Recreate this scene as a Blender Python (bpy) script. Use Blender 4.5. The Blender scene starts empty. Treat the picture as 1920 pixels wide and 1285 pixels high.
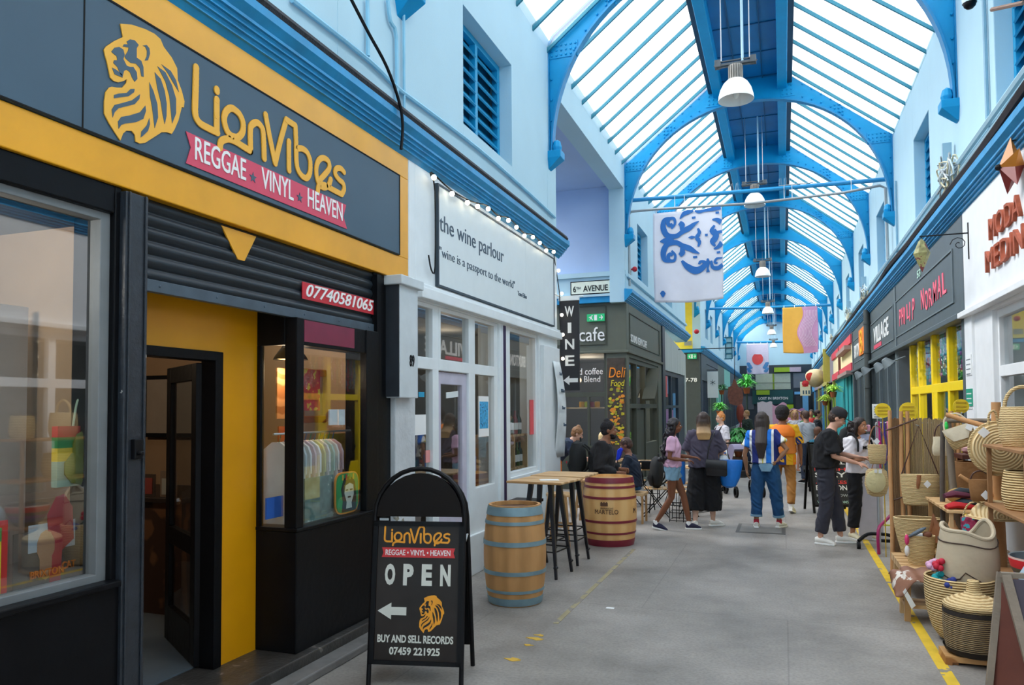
import bpy, bmesh, math, random
import numpy as np
from mathutils import Vector, Matrix
PI = math.pi
random.seed(7)
SC = bpy.context.scene
COL = SC.collection

# ---------------------------------------------------------------- camera, world, sun, exposure
CF, CYAW, CPITCH, CROLL, CCY = 1400.0, .34807, .03714, -.00667, 715.3
EYE = 1.75
def _axes():
    a, b = math.cos(CYAW), math.sin(CYAW)
    F = Vector((-b, a, 0)); R = Vector((a, b, 0)); U = Vector((0, 0, 1))
    F2 = F*math.cos(CPITCH)+U*math.sin(CPITCH); U2 = U*math.cos(CPITCH)-F*math.sin(CPITCH)
    return R*math.cos(CROLL)+U2*math.sin(CROLL), U2*math.cos(CROLL)-R*math.sin(CROLL), F2
RX, UX, FX = _axes(); CP = Vector((0, 0, EYE))
def at(x, y, X=None, Y=None, Z=None):
    """point of the place seen at photo pixel x, y on a known plane"""
    d = FX+RX*((x-960)/CF)-UX*((y-CCY)/CF)
    t = X/d.x if X is not None else (Y/d.y if Y is not None else (Z-EYE)/d.z)
    return CP+d*t
cam_d = bpy.data.cameras.new('camera'); cam = bpy.data.objects.new('camera', cam_d); COL.objects.link(cam)
cam_d.sensor_width = 36; cam_d.sensor_fit = 'HORIZONTAL'; cam_d.lens = CF/1920*36
cam_d.shift_y = (CCY-642.5)/1920
cam_d.clip_start = .05; cam_d.clip_end = 300
m4 = Matrix((RX, UX, -FX)).transposed().to_4x4(); m4.translation = CP; cam.matrix_world = m4
SC.camera = cam
cam_d.dof.use_dof = False

W = bpy.data.worlds.new('world'); SC.world = W; W.use_nodes = True
bg = W.node_tree.nodes['Background']; bg.inputs[0].default_value = (.95, .975, 1, 1); bg.inputs[1].default_value = 1.4
sd = bpy.data.lights.new('sun', 'SUN'); so = bpy.data.objects.new('sun', sd); COL.objects.link(so)
sd.energy = 3.2; sd.angle = math.radians(45); sd.color = (1, .98, .94)
so.rotation_euler = Vector((.95, .12, -1)).to_track_quat('-Z', 'Y').to_euler(); so.location = (-6, 5, 12)
SC.view_settings.view_transform = 'Standard'; SC.view_settings.look = 'None'
SC.view_settings.gamma = 1; SC.view_settings.use_curve_mapping = False
SC.view_settings.exposure = 1.15
try:
    SC.cycles.max_bounces = 7; SC.cycles.diffuse_bounces = 4; SC.cycles.glossy_bounces = 3
    SC.cycles.transparent_max_bounces = 16; SC.cycles.transmission_bounces = 3
    SC.cycles.use_denoising = True; SC.cycles.sample_clamp_indirect = 6
    SC.cycles.caustics_reflective = False; SC.cycles.caustics_refractive = False
except Exception: pass

# ---------------------------------------------------------------- materials
def lin(c):
    if isinstance(c, str):
        c = [int(c[i:i+2], 16)/255 for i in (0, 2, 4)]
    return tuple((v/12.92 if v <= .04045 else ((v+.055)/1.055)**2.4) for v in c)+(1,)
MATS = {}
def mat(name, c, rough=.6, metal=0, var=.08, sc=6, bump=0, c2=None, c2at=.62, spec=.5, emit=0, bsc=None):
    """procedural surface: base colour broken up by noise, optional worn second colour, optional bump"""
    if name in MATS: return MATS[name]
    m = bpy.data.materials.new(name); MATS[name] = m; m.use_nodes = True
    nt = m.node_tree; N = nt.nodes; L = nt.links; P = N['Principled BSDF']
    P.inputs['Roughness'].default_value = rough; P.inputs['Metallic'].default_value = metal
    P.inputs['Specular IOR Level'].default_value = spec
    col = lin(c); P.inputs['Base Color'].default_value = col
    if var or c2:
        tc = N.new('ShaderNodeTexCoord'); no = N.new('ShaderNodeTexNoise'); no.inputs['Scale'].default_value = sc
        no.inputs['Detail'].default_value = 5
        L.new(tc.outputs['Object'], no.inputs['Vector'])
        r = N.new('ShaderNodeValToRGB'); L.new(no.outputs['Fac'], r.inputs[0])
        r.color_ramp.elements[0].position = .3; r.color_ramp.elements[1].position = .7
        r.color_ramp.elements[0].color = tuple(v*(1-var) for v in col[:3])+(1,)
        r.color_ramp.elements[1].color = tuple(min(1, v*(1+var)) for v in col[:3])+(1,)
        if c2:
            r.color_ramp.elements[1].position = c2at-.015
            e = r.color_ramp.elements.new(c2at); e.color = lin(c2)
        L.new(r.outputs[0], P.inputs['Base Color'])
    if bump:
        tc2 = N.new('ShaderNodeTexCoord'); n2 = N.new('ShaderNodeTexNoise'); n2.inputs['Scale'].default_value = bsc or sc*4
        L.new(tc2.outputs['Object'], n2.inputs['Vector']); b = N.new('ShaderNodeBump'); b.inputs['Strength'].default_value = bump
        b.inputs['Distance'].default_value = .02; L.new(n2.outputs['Fac'], b.inputs['Height']); L.new(b.outputs[0], P.inputs['Normal'])
    if emit:
        P.inputs['Emission Color'].default_value = col; P.inputs['Emission Strength'].default_value = emit
    return m
def banded(name, ca, cb, scale, axis='Z', rough=.8, dist=2, bump=.5, kind='BANDS', prof='SIN', ds=1.5, lo=.35, hi=.65):
    """wave bands: wood grain, weave coils, stripes"""
    if name in MATS: return MATS[name]
    m = bpy.data.materials.new(name); MATS[name] = m; m.use_nodes = True
    nt = m.node_tree; N = nt.nodes; L = nt.links; P = N['Principled BSDF']; P.inputs['Roughness'].default_value = rough
    tc = N.new('ShaderNodeTexCoord'); w = N.new('ShaderNodeTexWave'); w.wave_type = kind; w.wave_profile = prof
    if kind == 'BANDS': w.bands_direction = axis
    else: w.rings_direction = axis
    w.inputs['Scale'].default_value = scale; w.inputs['Distortion'].default_value = dist; w.inputs['Detail Scale'].default_value = ds
    L.new(tc.outputs['Object'], w.inputs['Vector'])
    r = N.new('ShaderNodeValToRGB'); r.color_ramp.elements[0].color = lin(ca); r.color_ramp.elements[1].color = lin(cb)
    r.color_ramp.elements[0].position = lo; r.color_ramp.elements[1].position = hi
    L.new(w.outputs['Fac'], r.inputs[0]); L.new(r.outputs[0], P.inputs['Base Color'])
    if bump:
        b = N.new('ShaderNodeBump'); b.inputs['Strength'].default_value = bump; b.inputs['Distance'].default_value = .01
        L.new(w.outputs['Fac'], b.inputs['Height']); L.new(b.outputs[0], P.inputs['Normal'])
    return m
def pane_mat(name, tint=(1, 1, 1), refl=.06, trans=0, gain=1.0, wave=None):
    """clear pane: see-through with a fresnel mirror; trans adds milky sheet"""
    if name in MATS: return MATS[name]
    m = bpy.data.materials.new(name); MATS[name] = m; m.use_nodes = True
    nt = m.node_tree; N = nt.nodes; L = nt.links; N.remove(N['Principled BSDF']); out = N['Material Output']
    t = N.new('ShaderNodeBsdfTransparent'); t.inputs[0].default_value = tuple(tint)+(1,)
    g = N.new('ShaderNodeBsdfGlossy'); g.inputs['Roughness'].default_value = .02
    lw = N.new('ShaderNodeFresnel'); lw.inputs[0].default_value = 1.5
    mu = N.new('ShaderNodeMath'); mu.operation = 'MULTIPLY_ADD'; mu.inputs[1].default_value = gain; mu.inputs[2].default_value = refl; mu.use_clamp = True
    ge = N.new('ShaderNodeNewGeometry'); fr = N.new('ShaderNodeMath'); fr.operation = 'SUBTRACT'; fr.inputs[0].default_value = 1; L.new(ge.outputs['Backfacing'], fr.inputs[1])
    fm = N.new('ShaderNodeMath'); fm.operation = 'MULTIPLY'; L.new(mu.outputs[0], fm.inputs[0]); L.new(fr.outputs[0], fm.inputs[1])
    L.new(lw.outputs[0], mu.inputs[0]); mu = fm
    mx = N.new('ShaderNodeMixShader'); L.new(mu.outputs[0], mx.inputs[0]); L.new(t.outputs[0], mx.inputs[1]); L.new(g.outputs[0], mx.inputs[2])
    last = mx
    if trans:
        tr = N.new('ShaderNodeBsdfTranslucent'); tr.inputs[0].default_value = (.93, .95, .96, 1)
        m2 = N.new('ShaderNodeMixShader'); m2.inputs[0].default_value = trans; L.new(mx.outputs[0], m2.inputs[1]); L.new(tr.outputs[0], m2.inputs[2]); last = m2
        if wave:
            tc = N.new('ShaderNodeTexCoord'); w = N.new('ShaderNodeTexWave'); w.bands_direction = 'Y'; w.inputs['Scale'].default_value = wave; w.inputs['Distortion'].default_value = .4
            mp = N.new('ShaderNodeMapRange'); mp.inputs[3].default_value = trans*.75; mp.inputs[4].default_value = min(1, trans*1.25)
            no = N.new('ShaderNodeTexNoise'); no.inputs['Scale'].default_value = 1.3
            ad = N.new('ShaderNodeMath'); ad.operation = 'MULTIPLY'; L.new(tc.outputs['Object'], w.inputs[0]); L.new(tc.outputs['Object'], no.inputs[0])
            L.new(w.outputs['Fac'], ad.inputs[0]); L.new(no.outputs[0], ad.inputs[1]); L.new(ad.outputs[0], mp.inputs[0]); mp.inputs[2].default_value = .6
            L.new(mp.outputs[0], m2.inputs[0])
    L.new(last.outputs[0], out.inputs[0])
    return m

# ---------------------------------------------------------------- mesh helpers
class MB:
    def __init__(s): s.v = []; s.f = []; s.m = []
    def add(s, vs, fs, mi=0):
        b = len(s.v); s.v += [tuple(v) for v in vs]; s.f += [tuple(i+b for i in f) for f in fs]; s.m += [mi]*len(fs); return s
    def box(s, x0, y0, z0, x1, y1, z1, mi=0, M=None):
        e = .00022*((len(s.f)//6) % 8)    # each piece a hair different, so laps never share a face
        vs = [Vector((x, y, z)) for z in (z0-e, z1+e) for y in (y0-e, y1+e) for x in (x0-e, x1+e)]
        if M is not None: vs = [M @ v for v in vs]
        return s.add(vs, [(0, 2, 3, 1), (4, 5, 7, 6), (0, 1, 5, 4), (1, 3, 7, 5), (3, 2, 6, 7), (2, 0, 4, 6)], mi)
    def beam(s, a, b, w, h, mi=0, up=(0, 0, 1), w2=None, h2=None):
        a = Vector(a); b = Vector(b); d = (b-a).normalized(); u = Vector(up)
        if abs(d.dot(u)) > .98: u = Vector((0, 1, 0))
        r = d.cross(u).normalized(); u = r.cross(d)
        w2 = w if w2 is None else w2; h2 = h if h2 is None else h2
        vs = [p+r*(sx*ww/2)+u*(sy*hh/2) for p, ww, hh in ((a, w, h), (b, w2, h2)) for sx, sy in ((-1, -1), (1, -1), (1, 1), (-1, 1))]
        return s.add(vs, [(0, 1, 2, 3), (7, 6, 5, 4), (0, 4, 5, 1), (1, 5, 6, 2), (2, 6, 7, 3), (3, 7, 4, 0)], mi)
    def tube(s, pts, r, n=8, mi=0, cap=True, closed=False, flat=1.0, up=None):
        pts = [Vector(p) for p in pts]; k = len(pts)
        rs = r if isinstance(r, (list, tuple)) else [r]*k
        vs = []; fs = []; pu = None
        for i, p in enumerate(pts):
            a = pts[(i-1) % k] if (i or closed) else pts[0]; b = pts[(i+1) % k] if (i < k-1 or closed) else pts[-1]
            d = (b-a)
            d = d.normalized() if d.length > 1e-9 else Vector((0, 0, 1))
            if pu is None:
                pu = Vector(up) if up is not None else (Vector((0, 0, 1)) if abs(d.z) < .9 else Vector((0, 1, 0)))
            x = pu.cross(d)
            if x.length < 1e-6: x = Vector((1, 0, 0)).cross(d)
            x.normalize(); y = d.cross(x); pu = y
            rr = rs[i]; ra, rb = rr if isinstance(rr, (tuple, list)) else (rr, rr*flat)
            vs += [p+x*(math.cos(2*PI*j/n)*ra)+y*(math.sin(2*PI*j/n)*rb) for j in range(n)]
        for i in range(k if closed else k-1):
            for j in range(n):
                a = i*n+j; b = i*n+(j+1) % n; c = ((i+1) % k)*n+(j+1) % n; d = ((i+1) % k)*n+j
                fs.append((a, b, c, d))
        if cap and not closed:
            fs.append(tuple(reversed(range(n)))); fs.append(tuple(range((k-1)*n, k*n)))
        return s.add(vs, fs, mi)
    def lathe(s, prof, c=(0, 0, 0), n=24, mi=0, M=None, cap=False, sx=1, sy=1, a0=0, a1=2*PI):
        full = abs(a1-a0-2*PI) < 1e-6; nn = n if full else n+1
        vs = []; fs = []
        for (r, z) in prof:
            for j in range(nn):
                a = a0+(a1-a0)*j/n; v = Vector((c[0]+r*math.cos(a)*sx, c[1]+r*math.sin(a)*sy, c[2]+z)); vs.append(M @ v if M is not None else v)
        for i in range(len(prof)-1):
            for j in range(n):
                j2 = (j+1) % nn; fs.append((i*nn+j, i*nn+j2, (i+1)*nn+j2, (i+1)*nn+j))
        if cap: fs.append(tuple(reversed(range(nn)))); fs.append(tuple(range((len(prof)-1)*nn, len(prof)*nn)))
        return s.add(vs, fs, mi)
    def ball(s, c, r, n=10, mi=0, M=None):
        r = r if isinstance(r, (tuple, list)) else (r, r, r); k = max(4, n//2)
        vs = []; fs = []
        T = M if M is not None else Matrix.Identity(3)
        for i in range(k+1):
            th = PI*i/k
            for j in range(n):
                a = 2*PI*j/n; v = Vector((r[0]*math.sin(th)*math.cos(a), r[1]*math.sin(th)*math.sin(a), r[2]*math.cos(th)))
                vs.append(Vector(c)+(T @ v))
        for i in range(k):
            for j in range(n): fs.append((i*n+j, (i+1)*n+j, (i+1)*n+(j+1) % n, i*n+(j+1) % n))
        return s.add(vs, fs, mi)
    def prism(s, poly, o, ex, ey, ez, mi=0):
        """polygon (2D) placed with axes ex, ey and thickened along vector ez"""
        o = Vector(o); ex = Vector(ex); ey = Vector(ey); ez = Vector(ez); n = len(poly)
        vs = [o+ex*p[0]+ey*p[1] for p in poly]+[o+ex*p[0]+ey*p[1]+ez for p in poly]
        fs = [tuple(reversed(range(n))), tuple(range(n, 2*n))]+[(i, (i+1) % n, n+(i+1) % n, n+i) for i in range(n)]
        return s.add(vs, fs, mi)
    def grid(s, fn, nu, nv, mi=0, two=0):
        vs = [fn(i/nu, j/nv) for i in range(nu+1) for j in range(nv+1)]
        fs = [(i*(nv+1)+j, (i+1)*(nv+1)+j, (i+1)*(nv+1)+j+1, i*(nv+1)+j+1) for i in range(nu) for j in range(nv)]
        return s.add(vs, fs, mi)
    def build(s, name, ms, parent=None, smooth=False, bevel=0, thick=0, label=None, sub=0):
        me = bpy.data.meshes.new(name); me.from_pydata(s.v, [], s.f)
        for m in (ms if isinstance(ms, (list, tuple)) else [ms]): me.materials.append(m)
        me.polygons.foreach_set('material_index', s.m)
        bm = bmesh.new(); bm.from_mesh(me); bmesh.ops.recalc_face_normals(bm, faces=bm.faces); bm.to_mesh(me); bm.free()
        if smooth:
            me.polygons.foreach_set('use_smooth', [True]*len(me.polygons))
            if smooth != 2:
                try: me.set_sharp_from_angle(angle=math.radians(40))
                except Exception: pass
        me.update()
        return link(name, me, parent, bevel, thick, label, sub)
def link(name, me, parent=None, bevel=0, thick=0, label=None, sub=0):
    o = bpy.data.objects.new(name, me); COL.objects.link(o)
    if parent is not None:
        o.parent = parent
        r = parent
        if r.get('_w'):           # geometry given in world coordinates under an unrotated base
            o.location = -Vector(r['_w'])
    if thick: md = o.modifiers.new('thick', 'SOLIDIFY'); md.thickness = thick; md.offset = 0
    if bevel: md = o.modifiers.new('bevel', 'BEVEL'); md.width = bevel; md.segments = 2; md.limit_method = 'ANGLE'
    if sub: md = o.modifiers.new('sub', 'SUBSURF'); md.levels = sub; md.render_levels = sub
    if label: o['label'] = label
    return o
ORDW = ['first', 'second', 'third', 'fourth', 'fifth', 'sixth', 'seventh', 'eighth', 'ninth', 'tenth', 'eleventh', 'twelfth', 'last']
ROOTS = []
def thing(name, label, cat, loc=(0, 0, 0), rz=0, group=None, world=False):
    o = bpy.data.objects.new(name, None); COL.objects.link(o); o.location = loc; o.rotation_euler = (0, 0, rz); o.empty_display_size = .05
    o['label'] = label; o['category'] = cat
    if group: o['group'] = group
    if world: o['_w'] = tuple(loc); ROOTS.append(o)
    return o
def tag(o, label, cat, group=None):
    o['label'] = label; o['category'] = cat
    if group: o['group'] = group
    return o
def struct(o): o['kind'] = 'structure'; return o
def dup(root, loc, rz, label, group=None):
    r = root.copy(); COL.objects.link(r); r.location = loc; r.rotation_euler = (0, 0, rz); r['label'] = label
    if group: r['group'] = group
    for ch in list(root.children):
        c = ch.copy(); COL.objects.link(c); c.parent = r
        for g in ch.children:
            d = g.copy(); COL.objects.link(d); d.parent = c
    return r
LW = ((0, 1, 0), (0, 0, 1)); RW = ((0, -1, 0), (0, 0, 1)); FW = ((1, 0, 0), (0, 0, 1))   # reading axes: left wall, right wall, facing the camera
def text(s, name, o, ax, h, m, parent=None, w=None, weight=0, depth=.004, shear=0, mid=False, sp=1, label=None, roll=0, ln=1):
    """lettering as a mesh: o = lower left corner, h = height of the block, w = width it is fitted to"""
    cu = bpy.data.curves.new(name, 'FONT'); cu.body = s; cu.extrude = depth; cu.offset = weight; cu.shear = shear; cu.space_character = sp; cu.space_line = ln
    cu.resolution_u = 3
    if mid: cu.align_x = 'CENTER'
    t = bpy.data.objects.new(name, cu); COL.objects.link(t)
    dg = bpy.context.evaluated_depsgraph_get(); me = bpy.data.meshes.new_from_object(t.evaluated_get(dg)); bpy.data.objects.remove(t)
    co = np.empty(len(me.vertices)*3); me.vertices.foreach_get('co', co); co = co.reshape(-1, 3)
    lo = co.min(0); hi = co.max(0); sz = hi-lo
    k = h/max(sz[1], 1e-6); kx = (w/sz[0]) if w else k
    X = (co[:, 0]-lo[0])*kx; Y = (co[:, 1]-lo[1])*k
    if roll:
        c_, s_ = math.cos(roll), math.sin(roll); X, Y = X*c_-Y*s_, X*s_+Y*c_
    zz = co[:, 2]
    if mid: X = X-(sz[0]*kx)/2
    ex, ey = Vector(ax[0]), Vector(ax[1]); ez = ex.cross(ey)
    P = np.outer(X, ex)+np.outer(Y, ey)+np.outer(zz, ez)+np.array(o)
    me.vertices.foreach_set('co', P.ravel()); me.materials.clear(); me.materials.append(m); me.update()
    me.name = name
    return link(name, me, parent, label=label)
def ribbon(mb, pts, w, o, ex, ey, ez, mi=0, closed=False):
    """flat stroke of width w following 2D points, with round joints"""
    pts = [Vector((p[0], p[1])) for p in pts]; n = len(pts)
    for i in range(n if closed else n-1):
        a = pts[i]; b = pts[(i+1) % n]; d = (b-a)
        if d.length < 1e-6: continue
        d.normalize(); q = Vector((-d.y, d.x))*(w/2)
        mb.prism([a-q, b-q, b+q, a+q], o, ex, ey, Vector(ez)*(1+.03*(i % 7)), mi)
    for i, p in enumerate(pts): mb.prism([(p.x+math.cos(k*PI/5)*w/2, p.y+math.sin(k*PI/5)*w/2) for k in range(10)], o, ex, ey, Vector(ez)*(1.23+.03*(i % 5)), mi)
def smooth2(pts, k=4, closed=False):
    """catmull-rom through 2D/3D points"""
    P = [Vector(p) for p in pts]; n = len(P); out = []
    for i in range(n if closed else n-1):
        p0 = P[(i-1) % n] if (closed or i) else P[0]; p1 = P[i]; p2 = P[(i+1) % n]; p3 = P[(i+2) % n] if (closed or i+2 < n) else P[-1]
        for j in range(k):
            t = j/k; out.append(.5*((2*p1)+(p2-p0)*t+(2*p0-5*p1+4*p2-p3)*t*t+(3*p1-p0-3*p2+p3)*t**3))
    if not closed: out.append(P[-1])
    return out
def wallx(mb, x0, x1, y0, y1, z0, z1, holes, mi=0):
    """wall slab between x0 and x1 with rectangular holes (ya, yb, za, zb)"""
    ys = sorted({y0, y1}|{v for h in holes for v in h[:2] if y0 < v < y1})
    for a, b in zip(ys, ys[1:]):
        c = (a+b)/2; hs = sorted([(h[2], h[3]) for h in holes if h[0] <= c <= h[1]])
        z = z0
        for ha, hb in hs:
            if ha > z: mb.box(x0, a, z, x1, b, ha, mi)
            z = max(z, hb)
        if z < z1: mb.box(x0, a, z, x1, b, z1, mi)
# ---------------------------------------------------------------- palette
wall_blue = mat('pale_blue_paint', 'b3d4e2', .75, var=.03, sc=1.5, bump=.06, bsc=60)
wall_lilac = mat('lilac_blue_paint', 'aec6e8', .8, var=.04, sc=1.2)
steel_blue = mat('blue_gloss_steel', '0794cc', .4, var=.06, sc=3, bump=.05, spec=.3)
deep_blue = mat('blue_ridge_board', '0878b4', .5, var=.12, sc=2)
corn_blue = mat('cornice_blue', '1b90c8', .45, var=.14, sc=5, bump=.1)
louv_blue = mat('louvre_blue', '1196c6', .45, var=.06)
white_p = mat('white_gloss_paint', 'e6edf0', .5, var=.04, sc=4, bump=.05)
cream_w = mat('white_signboard', 'dfe8ea', .45, var=.02)
old_white = mat('peeling_white_paint', 'c6cacd', .8, var=.08, sc=5, c2='8e8a7c', c2at=.66, bump=.3)
black_p = mat('black_gloss_paint', '0f1013', .35, var=.2, sc=5, bump=.08, spec=.14)
black_m = mat('black_metal', '101013', .45, var=.1, spec=.2)
dark_gap = mat('dark_gap', '0b0b0d', .9)
slate = mat('slate_signboard', '3f586a', .5, var=.05, sc=2)
orange_y = mat('amber_yellow_board', 'eda71c', .33, var=.08, sc=3)
amber_wall = mat('amber_wall_paint', 'e09a06', .4, var=.05, sc=3)
logo_y = mat('logo_yellow', 'f5b43a', .5, var=.02)
red_rib = mat('ribbon_red', 'd94863', .5, var=.02)
white_t = mat('white_lettering', 'f2f2f0', .5, var=0)
grey_t = mat('grey_lettering', '46596a', .6, var=0)
shut_m = mat('charcoal_shutter', '20282f', .38, var=.12, sc=6, spec=.35)
floor_m = None
glass = pane_mat('shop_glass', (.96, .98, .98), .17, gain=1.4)
glass_l = pane_mat('display_glass', (.92, .95, .96), .07, gain=1.2)
roof_gl = pane_mat('roof_glass', (.97, .98, .99), .0, trans=.15, gain=.5)
roof_gr = pane_mat('corrugated_roof_sheet', (.93, .95, .96), .0, trans=.72, gain=.5, wave=2.2)
int_dark = mat('shop_interior_dark', '3d3833', .9, var=.15, sc=2)
int_warm = mat('shop_interior_warm', '9a8064', .9, var=.1, sc=2)
int_grey = mat('shop_interior_grey', '5b6064', .9, var=.1, sc=2)
wood = banded('warm_wood', 'a06a38', 'c99860', 2.5, 'Z', .6, dist=6, bump=.1)
wood_d = banded('dark_plank', '3c2416', '6e4a2e', 3, 'Y', .6, dist=6, bump=.2)
wood_l = banded('pale_oak', 'b98f5e', 'dcb887', 2, 'Y', .5, dist=5, bump=.1)
pole_w = mat('tan_wood_pole', 'cc9866', .7, var=.12, sc=6, bump=.1)
bulb_m = mat('glowing_bulb', 'fff0d2', .4, var=0, emit=3.5)
silver = mat('galvanised_steel', 'b9c0c4', .35, metal=.8, var=.06)
black_f = mat('black_cloth', '1b1b1f', .95, var=.12, sc=20, bump=.15)
paper = mat('white_paper', 'f0f2f2', .7, var=.01)
green_s = mat('exit_green', '1f9d63', .5, var=.02, emit=.25)
def flat(c, r=.7): return mat('colour_'+c, c, r, var=.05, sc=10)
def concrete():
    m = bpy.data.materials.new('worn_concrete_floor'); m.use_nodes = True; nt = m.node_tree; N = nt.nodes; L = nt.links; P = N['Principled BSDF']
    tc = N.new('ShaderNodeTexCoord')
    n1 = N.new('ShaderNodeTexNoise'); n1.inputs['Scale'].default_value = .9; n1.inputs['Detail'].default_value = 8; n1.inputs['Roughness'].default_value = .65
    n2 = N.new('ShaderNodeTexNoise'); n2.inputs['Scale'].default_value = 45; n2.inputs['Detail'].default_value = 4
    br = N.new('ShaderNodeTexBrick'); br.inputs['Scale'].default_value = 1; br.offset = .5; br.inputs['Brick Width'].default_value = 2.4; br.inputs['Row Height'].default_value = 3.3
    br.inputs['Mortar Size'].default_value = .006; br.inputs['Color1'].default_value = (1, 1, 1, 1); br.inputs['Color2'].default_value = (.93, .93, .93, 1); br.inputs['Mortar'].default_value = (.78, .78, .78, 1)
    for n in (n1, n2, br): L.new(tc.outputs['Object'], n.inputs[0])
    r = N.new('ShaderNodeValToRGB'); r.color_ramp.elements[0].position = .28; r.color_ramp.elements[1].position = .75
    r.color_ramp.elements[0].color = lin('6e6964'); r.color_ramp.elements[1].color = lin('b0aaa4'); e = r.color_ramp.elements.new(.5); e.color = lin('948f89')
    L.new(n1.outputs['Fac'], r.inputs[0])
    a = N.new('ShaderNodeMix'); a.data_type = 'RGBA'; a.blend_type = 'MULTIPLY'; a.inputs[0].default_value = 1; L.new(r.outputs[0], a.inputs[6]); L.new(br.outputs[0], a.inputs[7])
    r2 = N.new('ShaderNodeValToRGB'); r2.color_ramp.elements[0].position = .3; r2.color_ramp.elements[0].color = (.72, .72, .72, 1); r2.color_ramp.elements[1].color = (1.0, 1.0, 1.0, 1); r2.color_ramp.elements[1].position = .6
    L.new(n2.outputs['Fac'], r2.inputs[0])
    b = N.new('ShaderNodeMix'); b.data_type = 'RGBA'; b.blend_type = 'MULTIPLY'; b.inputs[0].default_value = .8; L.new(a.outputs[2], b.inputs[6]); L.new(r2.outputs[0], b.inputs[7])
    L.new(b.outputs[2], P.inputs['Base Color'])
    rr = N.new('ShaderNodeMapRange'); rr.inputs[3].default_value = .38; rr.inputs[4].default_value = .75; L.new(n1.outputs['Fac'], rr.inputs[0]); L.new(rr.outputs[0], P.inputs['Roughness'])
    bp = N.new('ShaderNodeBump'); bp.inputs['Strength'].default_value = .15; bp.inputs['Distance'].default_value = .01; L.new(n2.outputs['Fac'], bp.inputs['Height']); L.new(bp.outputs[0], P.inputs['Normal'])
    return m
floor_m = concrete()
# ---------------------------------------------------------------- the arcade shell
XL, XR, XM = -3.1, 2.05, -.525
Y0, Y1 = -8, 60
b = MB(); b.box(-9, Y0, -.1, 6, Y1+1, 0); struct(b.build('floor', floor_m))
OPEN_L = [(10.5, 15.55), (26.0, 31.0)]
ARCHY = [-.4, 4.9, 10.2, 15.7, 19.9, 24.2, 28.9, 33.6, 38.2, 43, 47.8, 52.6, 57.4]
LOU_L = [(1.7, 3.2), (7.1, 8.6), (17.1, 18.5), (21.4, 22.8), (33, 34.2), (35.4, 36.6), (40, 41.2), (44.8, 46), (49.6, 50.8), (54.4, 55.6)]
LOU_R = [(1.7, 3.2), (7.1, 8.55), (12.05, 13.4), (17.1, 18.5), (21.4, 22.8), (25.9, 27.3), (30.6, 31.9), (35.4, 36.6), (40, 41.2), (44.8, 46), (49.6, 50.8), (54.4, 55.6)]
LZ0, LZ1 = 4.75, 6.03
EV = 6.88
b = MB()
wallx(b, XL-.32, XL, Y0, OPEN_L[0][0], 4.0, EV, [h+(LZ0, LZ1) for h in LOU_L])
wallx(b, XL-.32, XL, OPEN_L[0][1], OPEN_L[1][0], 4.0, EV, [h+(LZ0, LZ1) for h in LOU_L])
wallx(b, XL-.32, XL, OPEN_L[1][1], Y1, 4.0, EV, [h+(LZ0, LZ1) for h in LOU_L])
for o_ in OPEN_L: b.box(XL-.32, o_[0], 6.42, XL, o_[1], EV)
for yy in (10.08, 4.75, 15.9): b.box(XL, yy-.008, 4.3, XL+.004, yy+.008, EV)
struct(b.build('wall_left', wall_blue, bevel=.01))
b = MB(); wallx(b, XR, XR+.32, Y0, Y1, 4.1, EV, [h+(LZ0, LZ1) for h in LOU_R])
struct(b.build('wall_right', wall_blue, bevel=.01))
b = MB(); b.box(-3.5, Y0-.2, 0, 2.5, Y0, 7); b.add([(-3.5, Y0, 7), (2.5, Y0, 7), (XM+.8, Y0, 8.5), (XM-.8, Y0, 8.5)], [(0, 1, 2, 3)])
struct(b.build('wall_back', wall_blue))  # unseen end wall added behind the camera to keep out sky light
# end wall of the arcade above the last shop
b = MB(); b.box(-3.5, Y1, 4.6, 2.5, Y1+.2, 8.6); struct(b.build('wall_front', wall_blue))
# side avenue: upper room walls, ceiling, lilac
def side_room(y0, y1, z0, n, mm=None):
    b = MB(); b.box(-9, y0-.15, z0, XL-.3, y0, 6.9); b.box(-9, y1, z0, XL-.32, y1+.15, 6.9); b.box(-9.1, y0, 0, -9, y1, 6.9); b.box(-5.6, y0, 6.55, XL-.32, y1, 6.7)
    struct(b.build('wall_avenue_%d' % n, mm or wall_lilac))
side_room(10.5, 15.74, 4.0, 1); side_room(26, 31, 4.0, 2, mat('lemon_yellow_paint', 'f0dc4c', .7, var=.05))
# cornices (blue mouldings with black cable tray on the lip)
def cornice(x, sgn, y0, y1, z, n, steps=4):
    b = MB(); pr = [(0, -.02)]
    for i in range(steps):
        f = i/steps; pr += [(.03+.10*f, .015+.11*f), (.05+.10*f, .015+.11*f), (.05+.10*f, .035+.11*f)]
    pr += [(.17, .16), (.17, .23), (.02, .25), (0, .25)]
    b.prism(pr, (x, y0, z), (sgn, 0, 0), (0, 0, 1), (0, y1-y0, 0))
    struct(b.build('trim_%d' % n, corn_blue))
cornice(XL, 1, Y0, 10.62, 4.0, 1); cornice(XL, 1, 15.5, 26.1, 4.02, 2); cornice(XL, 1, 31.0, Y1, 4.0, 3); cornice(XR, -1, Y0, Y1, 4.02, 4)
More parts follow.
